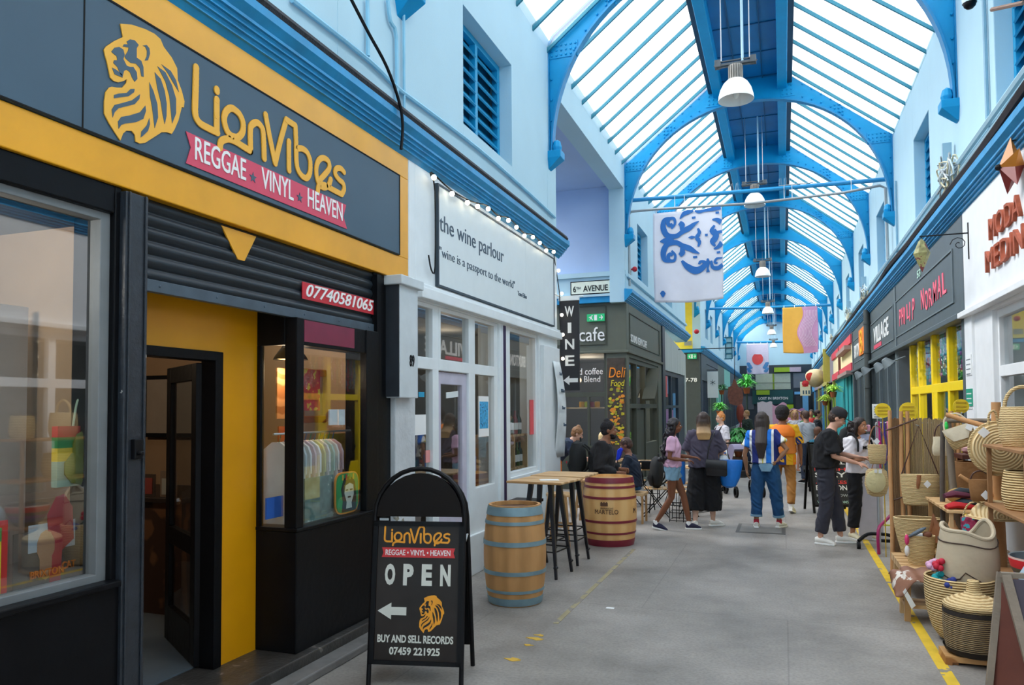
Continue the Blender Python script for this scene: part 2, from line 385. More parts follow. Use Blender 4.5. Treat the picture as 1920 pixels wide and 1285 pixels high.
# glazing of the roof
ZE, ZR, HR = 6.93, 8.36, .78
def glazing(x0, sgn, mm, n):
    g = thing('window_%d' % n, '', '', (x0, Y0, ZE), world=True); del g['label']; del g['category']; struct(g)
    b = MB(); xr = XM-sgn*HR
    b.add([(x0, Y0, ZE), (x0, Y1, ZE), (xr, Y1, ZR), (xr, Y0, ZR)], [(0, 1, 2, 3)]); b.build('glazing_sheet', mm, g)
    c = MB(); y = Y0+.3; d = Vector((xr-x0, 0, ZR-ZE)).normalized()
    while y < Y1:
        c.beam(Vector((x0-.02*sgn, y, ZE))-Vector((0, 0, .03)), (xr, y, ZR-.03), .035, .06); y += .66
    c.build('glazing_bars', mat('glazing_bar', '2b7f96', .6, var=.1), g)
glazing(XL, 1, roof_gl, 1); glazing(XR, -1, roof_gr, 2)
# ridge soffit, side beams
b = MB(); b.box(XM-HR-.02, Y0, 8.42, XM+HR+.02, Y1, 8.5)
y = Y0+.5
while y < Y1: b.box(XM-HR, y, 8.405, XM+HR, y+.02, 8.42, 1); y += 1.1
for dx in (-.25, .25): b.box(XM+dx-.01, Y0, 8.40, XM+dx+.01, Y1, 8.42, 1)
struct(b.build('ceiling', [deep_blue, mat('ridge_joint', '065a88', .6)]))
for k, s_ in enumerate((-1, 1)):
    b = MB(); b.box(XM+s_*(HR-.16)-.09, Y0, 8.12, XM+s_*(HR-.16)+.09, Y1, 8.42); b.box(XM+s_*(HR-.02)-.05, Y0, 8.22, XM+s_*(HR-.02)+.05, Y1, 8.5, 1)
    struct(b.build('trim_%d' % (5+k), [steel_blue, mat('ridge_gutter', '1d3f55', .6)], bevel=.01))
# eave wall caps
b = MB(); b.box(XL-.3, Y0, EV, XL+.0, Y1, 7.1); b.box(XR, Y0, EV, XR+.3, Y1, 7.1); struct(b.build('trim_7', wall_blue))

# louvred windows, each in its reveal
def louvre(x, sgn, y0, y1, n):
    g = thing('window_%d' % n, '', '', (x, (y0+y1)/2, LZ0), world=True); del g['label']; del g['category']; struct(g)
    xo = x-sgn*.2; b = MB(); t = .07
    b.box(xo-.04, y0, LZ0, xo+.04, y0+t, LZ1); b.box(xo-.04, y1-t, LZ0, xo+.04, y1, LZ1); b.box(xo-.04, y0, LZ0, xo+.04, y1, LZ0+t); b.box(xo-.04, y0, LZ1-t, xo+.04, y1, LZ1)
    ym = (y0+y1)/2; b.box(xo-.04, ym-.035, LZ0, xo+.04, ym+.035, LZ1); b.box(xo-.1*sgn-.01, y0, LZ0, xo-.1*sgn+.01, y1, LZ1)
    b.build('window_frame', louv_blue, g, bevel=.006)
    s = MB(); nl = 8
    for i in range(nl):
        z = LZ0+t+(i+.5)*(LZ1-LZ0-2*t)/nl
        for a, c in ((y0+t, ym-.035), (ym+.035, y1-t)):
            M = Matrix.Translation((xo-.02*sgn, (a+c)/2, z)) @ Matrix.Rotation(-sgn*.62, 4, 'Y'); s.box(-.01, -(c-a)/2, -.105, .01, (c-a)/2, .105, M=M)
    s.build('louvre_slats', louv_blue, g)
k = 10
for h in LOU_L[1:]: louvre(XL, 1, h[0], h[1], k); k += 1
for h in LOU_R[1:]: louvre(XR, -1, h[0], h[1], k); k += 1

# arches
A_IN, ZS, ZT = 2.53, 5.42, 7.97
def sup(t):
    n = 2.12; c, s = math.cos(t), math.sin(t)
    return (A_IN*math.copysign(abs(c)**(2/n), c), ZS+(ZT-ZS)*abs(s)**(2/n))
def outer(dx):
    a = abs(dx)
    if a < HR: return 8.42
    return 8.42-(a-HR)/(2.57-HR)*(8.42-7.08)
def arch_parts(g, riv):
    W_, F_ = MB(), MB(); N_ = 40; P_in = []; P_out = []
    for i in range(N_+1):
        t = PI*i/N_; x, z = sup(t); P_in.append((x, z))
        # outward partner: blend from vertical wall edge to the rafter line
        if abs(x) > 2.0: xo = math.copysign(2.57, x); zo = ZS+(z-ZS)*(7.08-ZS)/(sup(math.acos((2.0/A_IN)**(2.12/2)))[1]-ZS); zo = min(zo, 7.08)
        else: xo = x*2.57/2.0; zo = outer(xo)
        if abs(x) <= 2.0 and abs(xo) <= HR: zo = 8.42
        P_out.append((xo, zo))
    th = .03
    for s in (-1, 1):
        W_.add([(p[0], s*th/2, p[1]) for p in P_in]+[(p[0], s*th/2, p[1]) for p in P_out], [(i, i+1, N_+2+i, N_+1+i) for i in range(N_)])
    for (A, B, w, d) in ((P_in, P_out, .13, .028),):
        for s0 in (0, 1):
            pts = A if s0 == 0 else B
            for i in range(N_):
                a, c = Vector((pts[i][0], 0, pts[i][1])), Vector((pts[i+1][0], 0, pts[i+1][1]))
                if (c-a).length < 1e-4: continue
                F_.beam(a, c, w if s0 == 0 else .10, d, up=(0, 1, 0)) if False else F_.beam(a, c, d, w if s0 == 0 else .10, up=(0, 1, 0))
    # joint plates and rivets
    for s in (-1, 1):
        for (x0_, z0_, x1_, z1_) in ((2.14, 6.80, 2.57, 7.02), (.60, 7.95, .86, 8.42)):
            W_.box(min(s*x0_, s*x1_), -.024, z0_, max(s*x0_, s*x1_), .024, z1_)
    if riv:
        R = []
        for s in (-1, 1):
            for i in range(6):
                for z in (6.84, 6.91, 6.98): R.append((s*(2.17+i*.07), z))
            for i in range(5):
                for dx in (.64, .72, .80): R.append((s*dx, 8.0+i*.085))
            for i in range(3):
                for j in range(4): R.append((s*(1.58+i*.07), outer(1.65)-.12-j*.07))
            for i in range(9):
                dx = 1.0+i*.17; R.append((s*dx, outer(dx)-.1)); 
                if dx < 2.2: R.append((s*dx, ZS+(ZT-ZS)*(1-(dx/A_IN)**2.12)**(1/2.12)+.1))
            for z in (5.9, 6.2, 6.5): R.append((s*2.53, z))
        for x, z in R:
            for y in (-.028,): W_.ball((x, y, z), .017, 6)
    W_.build('arch_web', steel_blue, g, smooth=True); F_.build('arch_flange', mat('flange_blue', '0784bc', .4, var=.06), g)
    for s in (-1, 1):
        c = MB(); x = s*2.48
        c.add([(x-.10, -.11, 5.44), (x+.10, -.11, 5.44), (x+.10, .11, 5.44), (x-.10, .11, 5.44), (x-.10, -.11, 5.34), (x+.10, -.11, 5.34), (x+.10, .11, 5.34), (x-.10, .11, 5.34),
               (x+s*.10-.02, -.06, 5.18), (x+s*.10+.0, -.06, 5.18), (x+s*.10, .06, 5.18), (x+s*.10-.02, .06, 5.18)],
              [(0, 1, 2, 3), (0, 4, 5, 1), (1, 5, 6, 2), (2, 6, 7, 3), (3, 7, 4, 0), (4, 8, 9, 5), (5, 9, 10, 6), (6, 10, 11, 7), (7, 11, 8, 4), (8, 11, 10, 9)])
        c.ball((x-s*.02, 0, 5.5), (.07, .09, .12), 8)
        c.build('arch_corbel', steel_blue, g, bevel=.008)
ORD = ['', '', 'nearest the camera, cut off by the top of the photo', 'second from the camera, above the start of the side avenue corner', 'third from the camera', 'fourth from the camera', 'fifth from the camera', 'sixth from the camera', 'seventh from the camera', 'eighth from the camera', 'ninth from the camera', 'second last, towards the far end wall', 'last one before the far end wall']
AG = None; AG2 = None
for i, y in enumerate(ARCHY):
    if i < 2: lab = 'blue riveted steel roof arch just behind the frame edge'
    else: lab = 'blue steel roof arch, '+ORD[i]
    if i in (0, 1): continue
    if i <= 5:
        if AG is None: AG = thing('roof_arch', lab, 'arch', (XM, y, 0), group='blue steel roof arches'); arch_parts(AG, True)
        else: dup(AG, (XM, y, 0), 0, lab)
    else:
        if AG2 is None: AG2 = thing('roof_arch', lab, 'arch', (XM, y, 0), group='blue steel roof arches'); arch_parts(AG2, False)
        else: dup(AG2, (XM, y, 0), 0, lab)
dup(AG, (XM, at(766, 8, X=XL+.08).y, 0), 0, 'blue steel roof arch whose bracket tip peeks in above the record shop sign')
# ---------------------------------------------------------------- record shop front (left, nearest)
XS = -3.1
def world_thing(name, label, cat, loc, group=None): return thing(name, label, cat, loc, group=group, world=True)
def world_struct(name, loc):
    g = thing(name, '', '', loc, world=True); del g['label']; del g['category']; return struct(g)
# traced marks on the sign plane -> plane coordinates (Y, Z)
def tr(pts, ox, oy, sc, X=XS+.03): 
    out = []
    for p in pts:
        q = at(ox+p[0]/sc, oy+p[1]/sc, X=X); out.append((q.y, q.z))
    return out
LION = [[(915,175),(1000,182),(1100,215),(1170,250),(1215,290),(1240,350),(1300,430),(1340,510),(1345,600),(1375,680),(1395,760),(1390,805),(1375,800),(1350,900),(1320,970),(1300,1003),(1265,990),(1225,990),(1170,1025),(1100,1070),(1060,1075),(1030,1060),(1025,1010),(1000,980),(960,978),(935,1000),(915,1052),(880,1000),(830,920),(795,850),(795,760),(805,690),(830,655),(850,648),(890,655),(930,655),(960,620),(965,590),(940,605),(900,615),(865,605),(840,580),(830,530),(815,460),(800,410),(792,370),(810,345),(870,305),(935,275)],
 [(845,385),(870,355),(905,350),(935,370),(945,410),(935,440),(960,490),(985,500),(1010,500),(1035,540),(1040,590),(1020,612),(1000,580),(985,540),(960,520),(940,530),(930,570),(915,560),(890,500),(860,470),(865,450),(890,450),(885,420),(860,400)],
 [(960,310),(985,293),(1020,300),(1050,335),(1035,360),(1035,430),(1070,455),(1085,500),(1088,575),(1070,570),(1060,510),(1030,475),(990,470),(955,440),(945,420),(970,380),(975,355),(930,345),(940,330),(970,330)],
 [(1080,340),(1110,335),(1130,360),(1135,400),(1120,450),(1095,452),(1110,420),(1112,380),(1100,350)],
 [(850,505),(880,520),(925,555),(930,580),(870,555)], [(865,710),(900,700),(960,695),(990,665),(1020,665),(1015,690),(975,720),(900,730),(865,735)],
 [(855,880),(848,820),(870,785),(930,770),(1000,750),(1060,705),(1055,740),(1020,780),(960,795),(900,810),(870,840)],
 [(900,965),(895,910),(920,875),(980,865),(1060,840),(1100,790),(1105,830),(1085,890),(1030,915),(950,925),(920,935)],
 [(1065,1030),(1070,985),(1110,940),(1130,885),(1135,930),(1120,980),(1085,1015)],
 [(1130,615),(1160,680),(1190,780),(1195,880),(1170,960),(1160,880),(1150,800),(1135,720)],
 [(1170,540),(1215,590),(1245,680),(1260,780),(1258,870),(1245,930),(1230,860),(1215,760),(1190,660)],
 [(1190,495),(1250,540),(1300,640),(1330,740),(1330,850),(1300,925),(1290,820),(1280,720),(1250,610)],
 [(1220,480),(1290,530),(1330,600),(1352,690),(1310,620),(1270,550)]]
LION2 = [tr(p, 0, 0, 4) for p in LION]
STROKES = [[(90,75),(87,200),(84,310),(92,355),(115,385),(155,408),(205,432)], [(203,252),(203,340),(203,432)], [(203,196),(203,206)],
 [(293,302),(325,330),(345,375),(345,425),(325,455),(300,458),(270,440),(250,400),(243,350),(255,315),(275,300),(293,302)],
 [(220,515),(228,480),(262,468),(300,480),(345,508),(388,535)], [(388,535),(386,420),(395,390),(420,378),(442,395),(455,425),(460,500),(462,575)],
 [(470,335),(495,470),(522,602),(550,480),(583,362),(632,395),(636,480),(638,590),(648,640),(670,672),(695,682),(712,650),(713,590),(698,545),(672,522),(645,520)],
 [(597,482),(597,560),(598,640)],
 [(770,688),(800,655),(818,625),(812,590),(785,572),(760,585),(747,625),(750,680),(765,720),(790,735),(815,720),(825,690)],
 [(755,755),(762,722),(790,720),(835,745),(885,772)], [(898,650),(880,630),(855,632),(850,660),(870,690),(893,712),(898,745),(885,772)]]
STROKES2 = [tr(p, 340, 100, 2.92) for p in STROKES]
def logo(parent, o, ex, ey, ez, k, cut_m, w=.043, names=('lion_emblem', 'name_lettering'), lion=True, lettering=True, oy=0, oz=0):
    if lion:
        m = MB(); m.prism([((p[0]-oy)*k, (p[1]-oz)*k) for p in LION2[0]], o, ex, ey, Vector(ez)*.006)
        for c in LION2[1:]: m.prism([((p[0]-oy)*k, (p[1]-oz)*k) for p in c], Vector(o)+Vector(ez)*.0061, ex, ey, Vector(ez)*.002, 1)
        m.build(names[0], [logo_y, cut_m], parent)
    if lettering:
        m = MB()
        for s in STROKES2:
            q = smooth2(s, 4) if len(s) > 3 else [Vector(v) for v in s]
            if s is STROKES2[6]: q = [Vector(v) for v in s[:5]]+smooth2(s[5:], 4)
            ribbon(m, [((v[0]-oy)*k, (v[1]-oz)*k) for v in q], w*k, o, ex, ey, Vector(ez)*.006)
        m.build(names[1], logo_y, parent)
sg = world_thing('shop_sign', 'amber framed slate shop sign with lion head emblem above the record shop', 'sign', (XS, 3, 2.87))
b = MB(); b.box(XS-.25, -1.5, 2.88, XS, 5.87, 3.08); b.box(XS-.25, -1.5, 3.79, XS, 5.87, 4.0); b.box(XS-.25, 5.70, 3.08, XS, 5.87, 3.79); b.box(XS-.25, -1.5, 3.08, XS-.02, 5.70, 3.79)
b.build('sign_frame', orange_y, sg, bevel=.006)
b = MB(); b.box(XS-.03, -1.5, 3.085, XS+.012, 5.69, 3.785); b.box(XS+.0121, -1.5, 3.085, XS+.016, 5.69, 3.092, 1); b.box(XS+.0121, -1.5, 3.776, XS+.016, 5.69, 3.785, 1); b.box(XS+.0121, 5.682, 3.085, XS+.016, 5.69, 3.785, 1); b.box(XS+.0121, 2.58, 3.085, XS+.0135, 2.586, 3.785, 1)
b.build('sign_panel', [slate, dark_gap], sg)
logo(sg, (XS+.014, 0, 0), (0, 1, 0), (0, 0, 1), (1, 0, 0), 1, slate)
rb = tr([(35,425),(910,830),(895,895),(915,962),(35,600),(62,515)], 340, 100, 2.92)
b = MB(); b.prism(rb, (XS+.0145, 0, 0), (0, 1, 0), (0, 0, 1), (.004, 0, 0)); rbo = b.build('ribbon', red_rib, sg)
def ribword(s, a, c, par=None):
    p, q = tr([a, c], 340, 100, 2.92)
    return p, q
for s, a, c, h in (('REGGAE', (82,585), (360,700), .165), ('VINYL', (445,738), (620,812), .165), ('HEAVEN', (698,842), (888,922), .165)):
    p, q = tr([a, c], 340, 100, 2.92)
    text(s, 'ribbon_lettering', (XS+.019, p[0], p[1]+.004), LW, h*.8, white_t, rbo, w=q[0]-p[0], weight=.006)
def star(mb, c, r, o, ex, ey, ez, mi=0):
    mb.prism([(c[0]+math.sin(i*PI/5)*(r if i % 2 == 0 else r*.42), c[1]+math.cos(i*PI/5)*(r if i % 2 == 0 else r*.42)) for i in range(10)], o, ex, ey, ez, mi)
for q in tr([(400,680), (655,790)], 340, 100, 2.92):
    b = MB(); star(b, q, .035, (XS+.0186, 0, 0), (0, 1, 0), (0, 0, 1), (.003, 0, 0)); b.build('ribbon_star', slate, rbo)
# wall of the shop front around the openings, step, back rooms
SF = .12
b = MB()
wallx(b, XS-.30, XS-.02, -1.5, 2.84, SF, 2.88, [(.3, 2.80, .92, 2.74)])
b.box(XS-.30, -1.5, SF, XS+.0, 2.84, .90)
b.box(XS-.30, 5.33, SF, XS-.03, 5.64, 2.88)
struct(b.build('wall_record_shop', black_p, bevel=.008))
b = MB(); b.box(-7, -1.5, .0, XS+.08, 5.30, SF); b.box(XS-.2, 5.30, 0, XS+.10, 5.6, .10); b.box(XS+.08, -1.5, 0, XS+.22, 5.5, .055, 1)
struct(b.build('trim_20', [mat('worn_black_step', '3a3836', .35, var=.3, sc=8, c2='75706a', c2at=.68, bump=.2), mat('grey_step', '6e6c6a', .6, var=.2, sc=8)], bevel=.01))
b = MB()   # interior room
b.box(-7, -1.5, SF, -6.95, 5.9, 2.9); b.box(-7, -1.5, 2.72, XS-.30, 5.9, 2.88, 0); b.box(-7, 5.72, SF, XS-.3, 5.78, 2.8, 1); b.box(-7, -1.55, SF, XS-.3, -1.5, 2.8)
b.box(-7, -1.5, SF, XS-.45, 5.72, SF+.01, 2)
b.box(-4.6, 2.86, SF, XS-.34, 2.92, 2.75, 1)
struct(b.build('wall_record_shop_room', [int_dark, int_warm, mat('shop_floor_grey', '56626c', .4, var=.1)]))
# post
g = world_thing('shutter_post', 'black painted shutter guide post with lock between window and doorway', 'post', (XS, 2.9, SF))
b = MB(); b.box(XS-.12, 2.83, SF, XS+.02, 2.97, 2.86); b.box(XS+.02, 2.845, SF, XS+.03, 2.855, 2.86); b.box(XS+.02, 2.945, SF, XS+.03, 2.955, 2.86); b.build('post', mat('scuffed_black', '2a2f36', .35, var=.25, sc=14, c2='a9a9a6', c2at=.76, bump=.15), g, bevel=.004)
b = MB(); q = at(255, 850, X=XS+.03); b.box(XS+.02, q.y-.025, q.z-.03, XS+.05, q.y+.025, q.z+.07); b.tube([(XS+.05, q.y, q.z), (XS+.075, q.y, q.z)], .012); b.build('lock', black_m, g, bevel=.004)
# window
g = world_struct('window_3', (XS, 1.5, .9))
b = MB(); f_ = .05
for (y0, y1, z0, z1) in ((.3, 2.80, .92, .96), (.3, 2.80, 2.70, 2.74), (2.745, 2.80, .92, 2.74), (.3, .35, .92, 2.74)): b.box(XS-.12, y0, z0, XS-.05, y1, z1)
b.build('window_frame', mat('grey_frame', '75797b', .5), g, bevel=.004)
b = MB(); b.box(XS-.10, .35, .96, XS-.094, 2.745, 2.70); b.build('glass_pane', glass, g)
b = MB(); b.box(XS-.05, .3, .895, XS+.035, 2.82, .925); b.build('window_sill', black_p, g, bevel=.006)
# window display deck & contents
b = MB(); b.box(-4.5, -.5, .80, XS-.31, 2.84, .84); b.box(-4.5, -.5, SF, -4.46, 2.84, .84, 1); tag(b.build('display_deck', [wood_d, int_dark]), 'dark display shelf inside the left record shop window', 'shelf')
g = world_thing('record_sleeve', 'record sleeve with a red figure and orange words standing in the left window', 'record', (XS-.3, 2.3, .84))
p0 = at(30, 995, X=XS-.2); p1 = at(155, 975, X=XS-.2)
b = MB(); b.box(XS-.22, p0.y, .85, XS-.215, p1.y, p1.z-.02, 0); b.build('sleeve', mat('sleeve_brown', '5e5650', .35, var=.3, sc=9), g)
zz = (p1.z+.85)/2
b = MB(); b.prism([(p1.y-.20+x*.18, .9+z*.45) for x, z in ((.2, 0), (.5, 0), (.55, .4), (.9, .5), (.85, .85), (.6, 1), (.35, .98), (.1, .8), (.15, .5))], (XS-.214, 0, 0), (0, 1, 0), (0, 0, 1), (.002, 0, 0)); b.build('red_figure', flat('a8323c'), g)
b = MB(); b.box(XS-.2145, p0.y+.07, zz+.06, XS-.2135, p1.y-.03, zz+.19); b.build('sky_patch', flat('aab4bc'), g)
b = MB(); b.ball((XS-.213, p0.y+.16, zz+.08), (.003, .05, .08), 10); b.ball((XS-.213, p0.y+.16, zz+.0), (.003, .035, .08), 10); b.build('pale_figure', flat('a97f62'), g)
text('BRIXTON', 'sleeve_word', (XS-.211, p0.y+.08, zz-.06), LW, .035, flat('e07a2a'), g, w=.17, weight=.01)
text('CAT', 'sleeve_word', (XS-.211, p1.y-.1, zz-.045), LW, .035, flat('e07a2a'), g, w=.07, weight=.01)
g = world_thing('poster', 'yellow poster with a red border at the far left of the window', 'poster', (XS-.2, 2.15, .9))
q = at(18, 1060, X=XS-.15); b = MB(); b.box(XS-.17, q.y-.5, .86, XS-.165, q.y, 1.27); b.build('red_border', flat('d8302e'), g)
b = MB(); b.box(XS-.1649, q.y-.47, .89, XS-.163, q.y-.03, 1.24); b.build('yellow_sheet', flat('e8dc1e'), g)
b = MB(); b.box(XS-.1629, q.y-.47, 1.18, XS-.161, q.y-.03, 1.24); b.build('green_strip', flat('3f9a4a'), g)
g = world_thing('display_board', 'pale display panel inside the left shop window', 'panel', (-3.7, 2.6, .84)); b = MB(); b.box(-3.75, 2.2, .84, -3.71, 2.8, 2.3); b.build('panel', mat('pale_panel', 'b7a89c', .8), g)
g = world_thing('printed_bag', 'red, green and yellow printed bag hanging in the left shop window', 'bag', (-3.5, 2.4, 1.3))
c0 = at(103, 800, X=-3.35); c1 = at(188, 905, X=-3.35); hh = c0.z-c1.z
for k, (cc, z0, z1) in enumerate((('c9343a', .82, 1.0), ('2f8a46', .64, .82), ('e8c83a', .42, .64), ('a8bfa8', 0, .42))):
    b = MB(); b.box(-3.37, c0.y, c1.z+hh*z0, -3.33, c1.y, c1.z+hh*z1); b.build('bag_band', flat(cc), g)
b = MB(); b.ball((-3.32, (c0.y+c1.y)/2, c1.z+hh*.62), (.015, .06, .09), 10); b.ball((-3.32, (c0.y+c1.y)/2, c1.z+hh*.3), (.015, .11, .09), 10); b.build('printed_figure', flat('7d8a3c'), g)
b = MB(); b.tube(smooth2([(-3.35, c0.y+.1, c0.z), (-3.35, c0.y+.12, c0.z+.12), (-3.35, c1.y-.12, c0.z+.12), (-3.35, c1.y-.1, c0.z)], 4), .006, 5); b.build('handle', flat('a8bfa8'), g)
g = world_thing('framed_picture', 'dark framed gold picture hanging inside the left shop window', 'picture', (-4.4, 3, 1.8))
c0 = at(95, 640, X=-4.2); c1 = at(178, 758, X=-4.2)
b = MB(); b.box(-4.24, c0.y, c1.z, -4.2, c1.y, c0.z); b.build('frame', black_m, g, bevel=.005); b = MB(); b.box(-4.199, c0.y+.05, c1.z+.05, -4.195, c1.y-.05, c0.z-.05); b.build('print', mat('old_gold_print', '8a7836', .5, var=.5, sc=12), g)
for i in range(5):
    b = MB(); q = (-3.45-.03*(i % 2), .95+.25*i, .84); b.lathe([(0, 0), (.08, 0), (.12, .08), (.11, .2), (.09, .26), (.085, .26)], q, 12)
    tag(b.build('woven_pot', flat(['a08a68', '7d6a50', 'b09a78', '6d5a48', '94866c'][i]), smooth=True), ORDW[i]+' woven pot from the left on the shelf in the left shop window', 'pot', 'woven pots in the left window')

# recessed doorway: amber wall and header, dark door frame, open door leaf
XD = -3.42
b = MB(); b.box(XD-.08, 2.92, 2.13, XD, 4.27, 2.75); b.box(XD-.08, 3.90, SF, XD, 4.27, 2.13); struct(b.build('wall_doorway', amber_wall))
g = world_struct('door_1', (XD, 3.86, SF))
b = MB(); b.box(XD-.1, 3.83, SF, XD+.02, 3.90, 2.13); b.box(XD-.1, 2.92, 2.07, XD+.02, 3.90, 2.13); b.box(XD-.1, 2.92, SF, XD+.02, 2.97, 2.13); b.build('door_frame', black_p, g, bevel=.005)
hx, hy = XD-.1, 3.82; ang = math.atan2(4.62-3.85, -(4.45-3.5)); dd = Vector((-.80, .52, 0)).normalized(); nn = Vector((-dd.y, dd.x, 0)); Lw = .80
def leafbox(mb, a, c, z0, z1, t=.022, mi=0):
    mb.add([Vector((hx, hy, 0))+dd*u+nn*s+Vector((0, 0, z)) for z in (z0, z1) for u in (a, c) for s in (-t, t)], [(0, 1, 3, 2), (4, 6, 7, 5), (0, 4, 5, 1), (1, 5, 7, 3), (3, 7, 6, 2), (2, 6, 4, 0)], mi)
b = MB()
for a, c, z0, z1 in ((0, .11, SF+.01, 2.06), (Lw-.11, Lw, SF+.01, 2.06), (.11, Lw-.11, 1.95, 2.06), (.11, Lw-.11, SF+.01, .38), (.11, Lw-.11, .82, .94)): leafbox(b, a, c, z0, z1)
lf = b.build('door_leaf', black_p, g, bevel=.004)
b = MB(); leafbox(b, .11, Lw-.11, .94, 1.95, .004); leafbox(b, .11, Lw-.11, .38, .82, .004); b.build('door_glass', glass_l, lf)
b = MB(); p_ = Vector((hx, hy, 1.1))+dd*(Lw-.05)-nn*.04; b.ball(p_, .03, 8); b.build('door_handle', silver, lf)
# counter inside
g = world_thing('shop_counter', 'dark plank fronted counter inside the record shop doorway', 'counter', (-4.8, 4.6, SF))
b = MB(); b.box(-5.7, 4.7, SF, -4.5, 5.5, 1.02); b.build('plank_front', wood_d, g); b = MB(); b.box(-5.74, 4.66, 1.02, -4.46, 5.54, 1.06); b.build('counter_top', mat('dark_top', '2c211b', .5), g, bevel=.005)
for i in range(4):
    q = at(285+14*i, 918, X=-4.6); g2 = world_thing('picture_card', ORDW[i]+' small framed photo card from the left on the doorway counter', 'picture', (-4.6, 4.45, 1.06), group='photo cards on the shop counter')
    b = MB(); x_ = -5.4+.22*i; b.box(x_, 4.72, 1.062, x_+.16, 4.735, 1.24+.03*(i % 2)); b.build('card_frame', flat(['2a2622', '6a5a4c', '40342c', '7c6a5a'][i]), g2); b = MB(); b.box(x_+.02, 4.716, 1.08, x_+.14, 4.72, 1.21); b.build('photo', flat(['a99c8c', 'cfc7b8', '8a3b34', 'a2a49c'][i]), g2)
b = MB(); b.box(-6.6, 5.66, 1.35, -6.1, 5.7, 1.9); tag(b.build('wall_poster', flat('6e3436')), 'dark red poster on the back wall seen through the open doorway', 'poster')
b = MB(); b.box(-5.9, 5.66, 1.5, -5.2, 5.7, 2.1); b.box(-5.86, 5.655, 1.54, -5.24, 5.66, 2.06, 1); tag(b.build('wall_picture', [black_m, flat('8d8378')]), 'framed grey picture on the back wall seen through the open doorway', 'picture')

# bay display window: black riser box, glass front and side
g = world_thing('bay_window_base', 'black panelled base box under the display bay beside the amber wall', 'panel', (-3.25, 4.7, SF))
b = MB(); b.box(-3.44, 4.25, SF, XS+.01, 5.33, .93); b.box(-3.44, 4.245, .93, XS+.02, 5.33, .955); b.build('base_box', black_p, g, bevel=.006)
g = world_struct('window_4', (XS, 4.7, .95))
b = MB(); XB = XS-.02
for (x0, y0, z0, x1, y1, z1) in ((XB-.07, 4.25, .955, XB+.03, 4.33, 2.385), (XB-.05, 5.15, .955, XB+.03, 5.33, 2.385), (XB-.05, 4.25, 2.2, XB+.02, 5.33, 2.385), (XB-.12, 4.25, 2.2, XB-.07, 5.33, 2.75), (XD, 4.25, 2.2, XB-.08, 4.30, 2.75), (XD, 4.25, .955, XD+.03, 4.29, 2.2)):
    b.box(x0, y0, z0, x1, y1, z1)
b.build('window_frame', black_p, g, bevel=.005)
b = MB(); b.box(XB-.004, 4.33, .955, XB, 5.15, 2.2); b.box(XD+.03, 4.262, .955, XB-.07, 4.266, 2.2); b.build('glass_pane', glass_l, g)
b = MB(); b.box(XB+.02, 4.34, 2.225, XB+.024, 4.98, 2.375); b.build('red_strip', mat('faded_red_strip', '7d2440', .4, var=.1), g)
b = MB(); b.box(-3.95, 4.27, .93, XB-.05, 5.3, .955); b.box(-4.0, 4.27, SF, -3.95, 5.3, .95); struct(b.build('trim_21', wood))
b = MB(); b.box(-4.9, 5.55, SF, -3.4, 5.6, 2.75); struct(b.build('wall_bay_back', int_warm))
# display bay contents
def pan(name, label, cat, a, c, X, m, t=.012, group=None):
    p, q = at(*a, X=X), at(*c, X=X); b = MB(); b.box(X-t, min(p.y, q.y), min(p.z, q.z), X, max(p.y, q.y), max(p.z, q.z)); return tag(b.build(name, m), label, cat, group)
pan('hanging_poster', 'red and gold poster hanging at the top of the display bay', 'poster', (566, 692), (600, 770), -3.3, mat('red_poster', 'b0302c', .5, var=.5, sc=14, c2='d9a93a', c2at=.6))
pan('notice_card', 'white notice card hanging in the display bay', 'card', (618, 768), (633, 797), -3.22, paper); pan('notice_card', 'white notice card hanging right of its twin in the display bay', 'card', (635, 768), (647, 797), -3.22, paper)
pan('flyer', 'blue flyer with white lines stuck low in the narrow side pane of the bay', 'flyer', (500, 935), (531, 968), -3.28, flat('2a5fb4'))
pan('yellow_poster', 'mustard yellow poster behind the shirts in the display bay', 'poster', (600, 815), (672, 900), -3.5, mat('mustard_poster', 'b79a34', .6, var=.3, sc=9, c2='6f4a5c', c2at=.66))
pan('grey_plaque', 'grey green album picture standing in the display bay', 'picture', (572, 898), (625, 972), -3.19, mat('grey_green_print', '6d8a86', .5, var=.35, sc=11, c2='c6d2cc', c2at=.68))
pan('brown_board', 'brown cork board on the bay inner wall', 'board', (520, 690), (556, 785), -3.6, wood)
pan('orange_card', 'orange card standing in the bay behind the side pane', 'card', (523, 800), (545, 880), -3.6, flat('a84f22'))
pan('grey_card', 'grey printed card low in the bay behind the side pane', 'card', (515, 892), (543, 940), -3.45, flat('5d666c'))
g = world_thing('gold_frame', 'gilt picture frame hanging in the display bay', 'picture', (-3.7, 5, 1.8))
p, q = at(560, 690, X=-3.75), at(625, 792, X=-3.75); b = MB()
for (y0, y1, z0, z1) in ((p.y, q.y, q.z, q.z+.06), (p.y, q.y, p.z-.06, p.z), (p.y, p.y+.06, q.z, p.z), (q.y-.06, q.y, q.z, p.z)): b.box(-3.78, y0, z0, -3.73, y1, z1)
b.build('frame', mat('gilt', 'a4612a', .4, var=.2), g, bevel=.01); b = MB(); b.box(-3.775, p.y+.06, q.z+.06, -3.77, q.y-.06, p.z-.06); b.build('picture_sheet', flat('b9a898'), g)
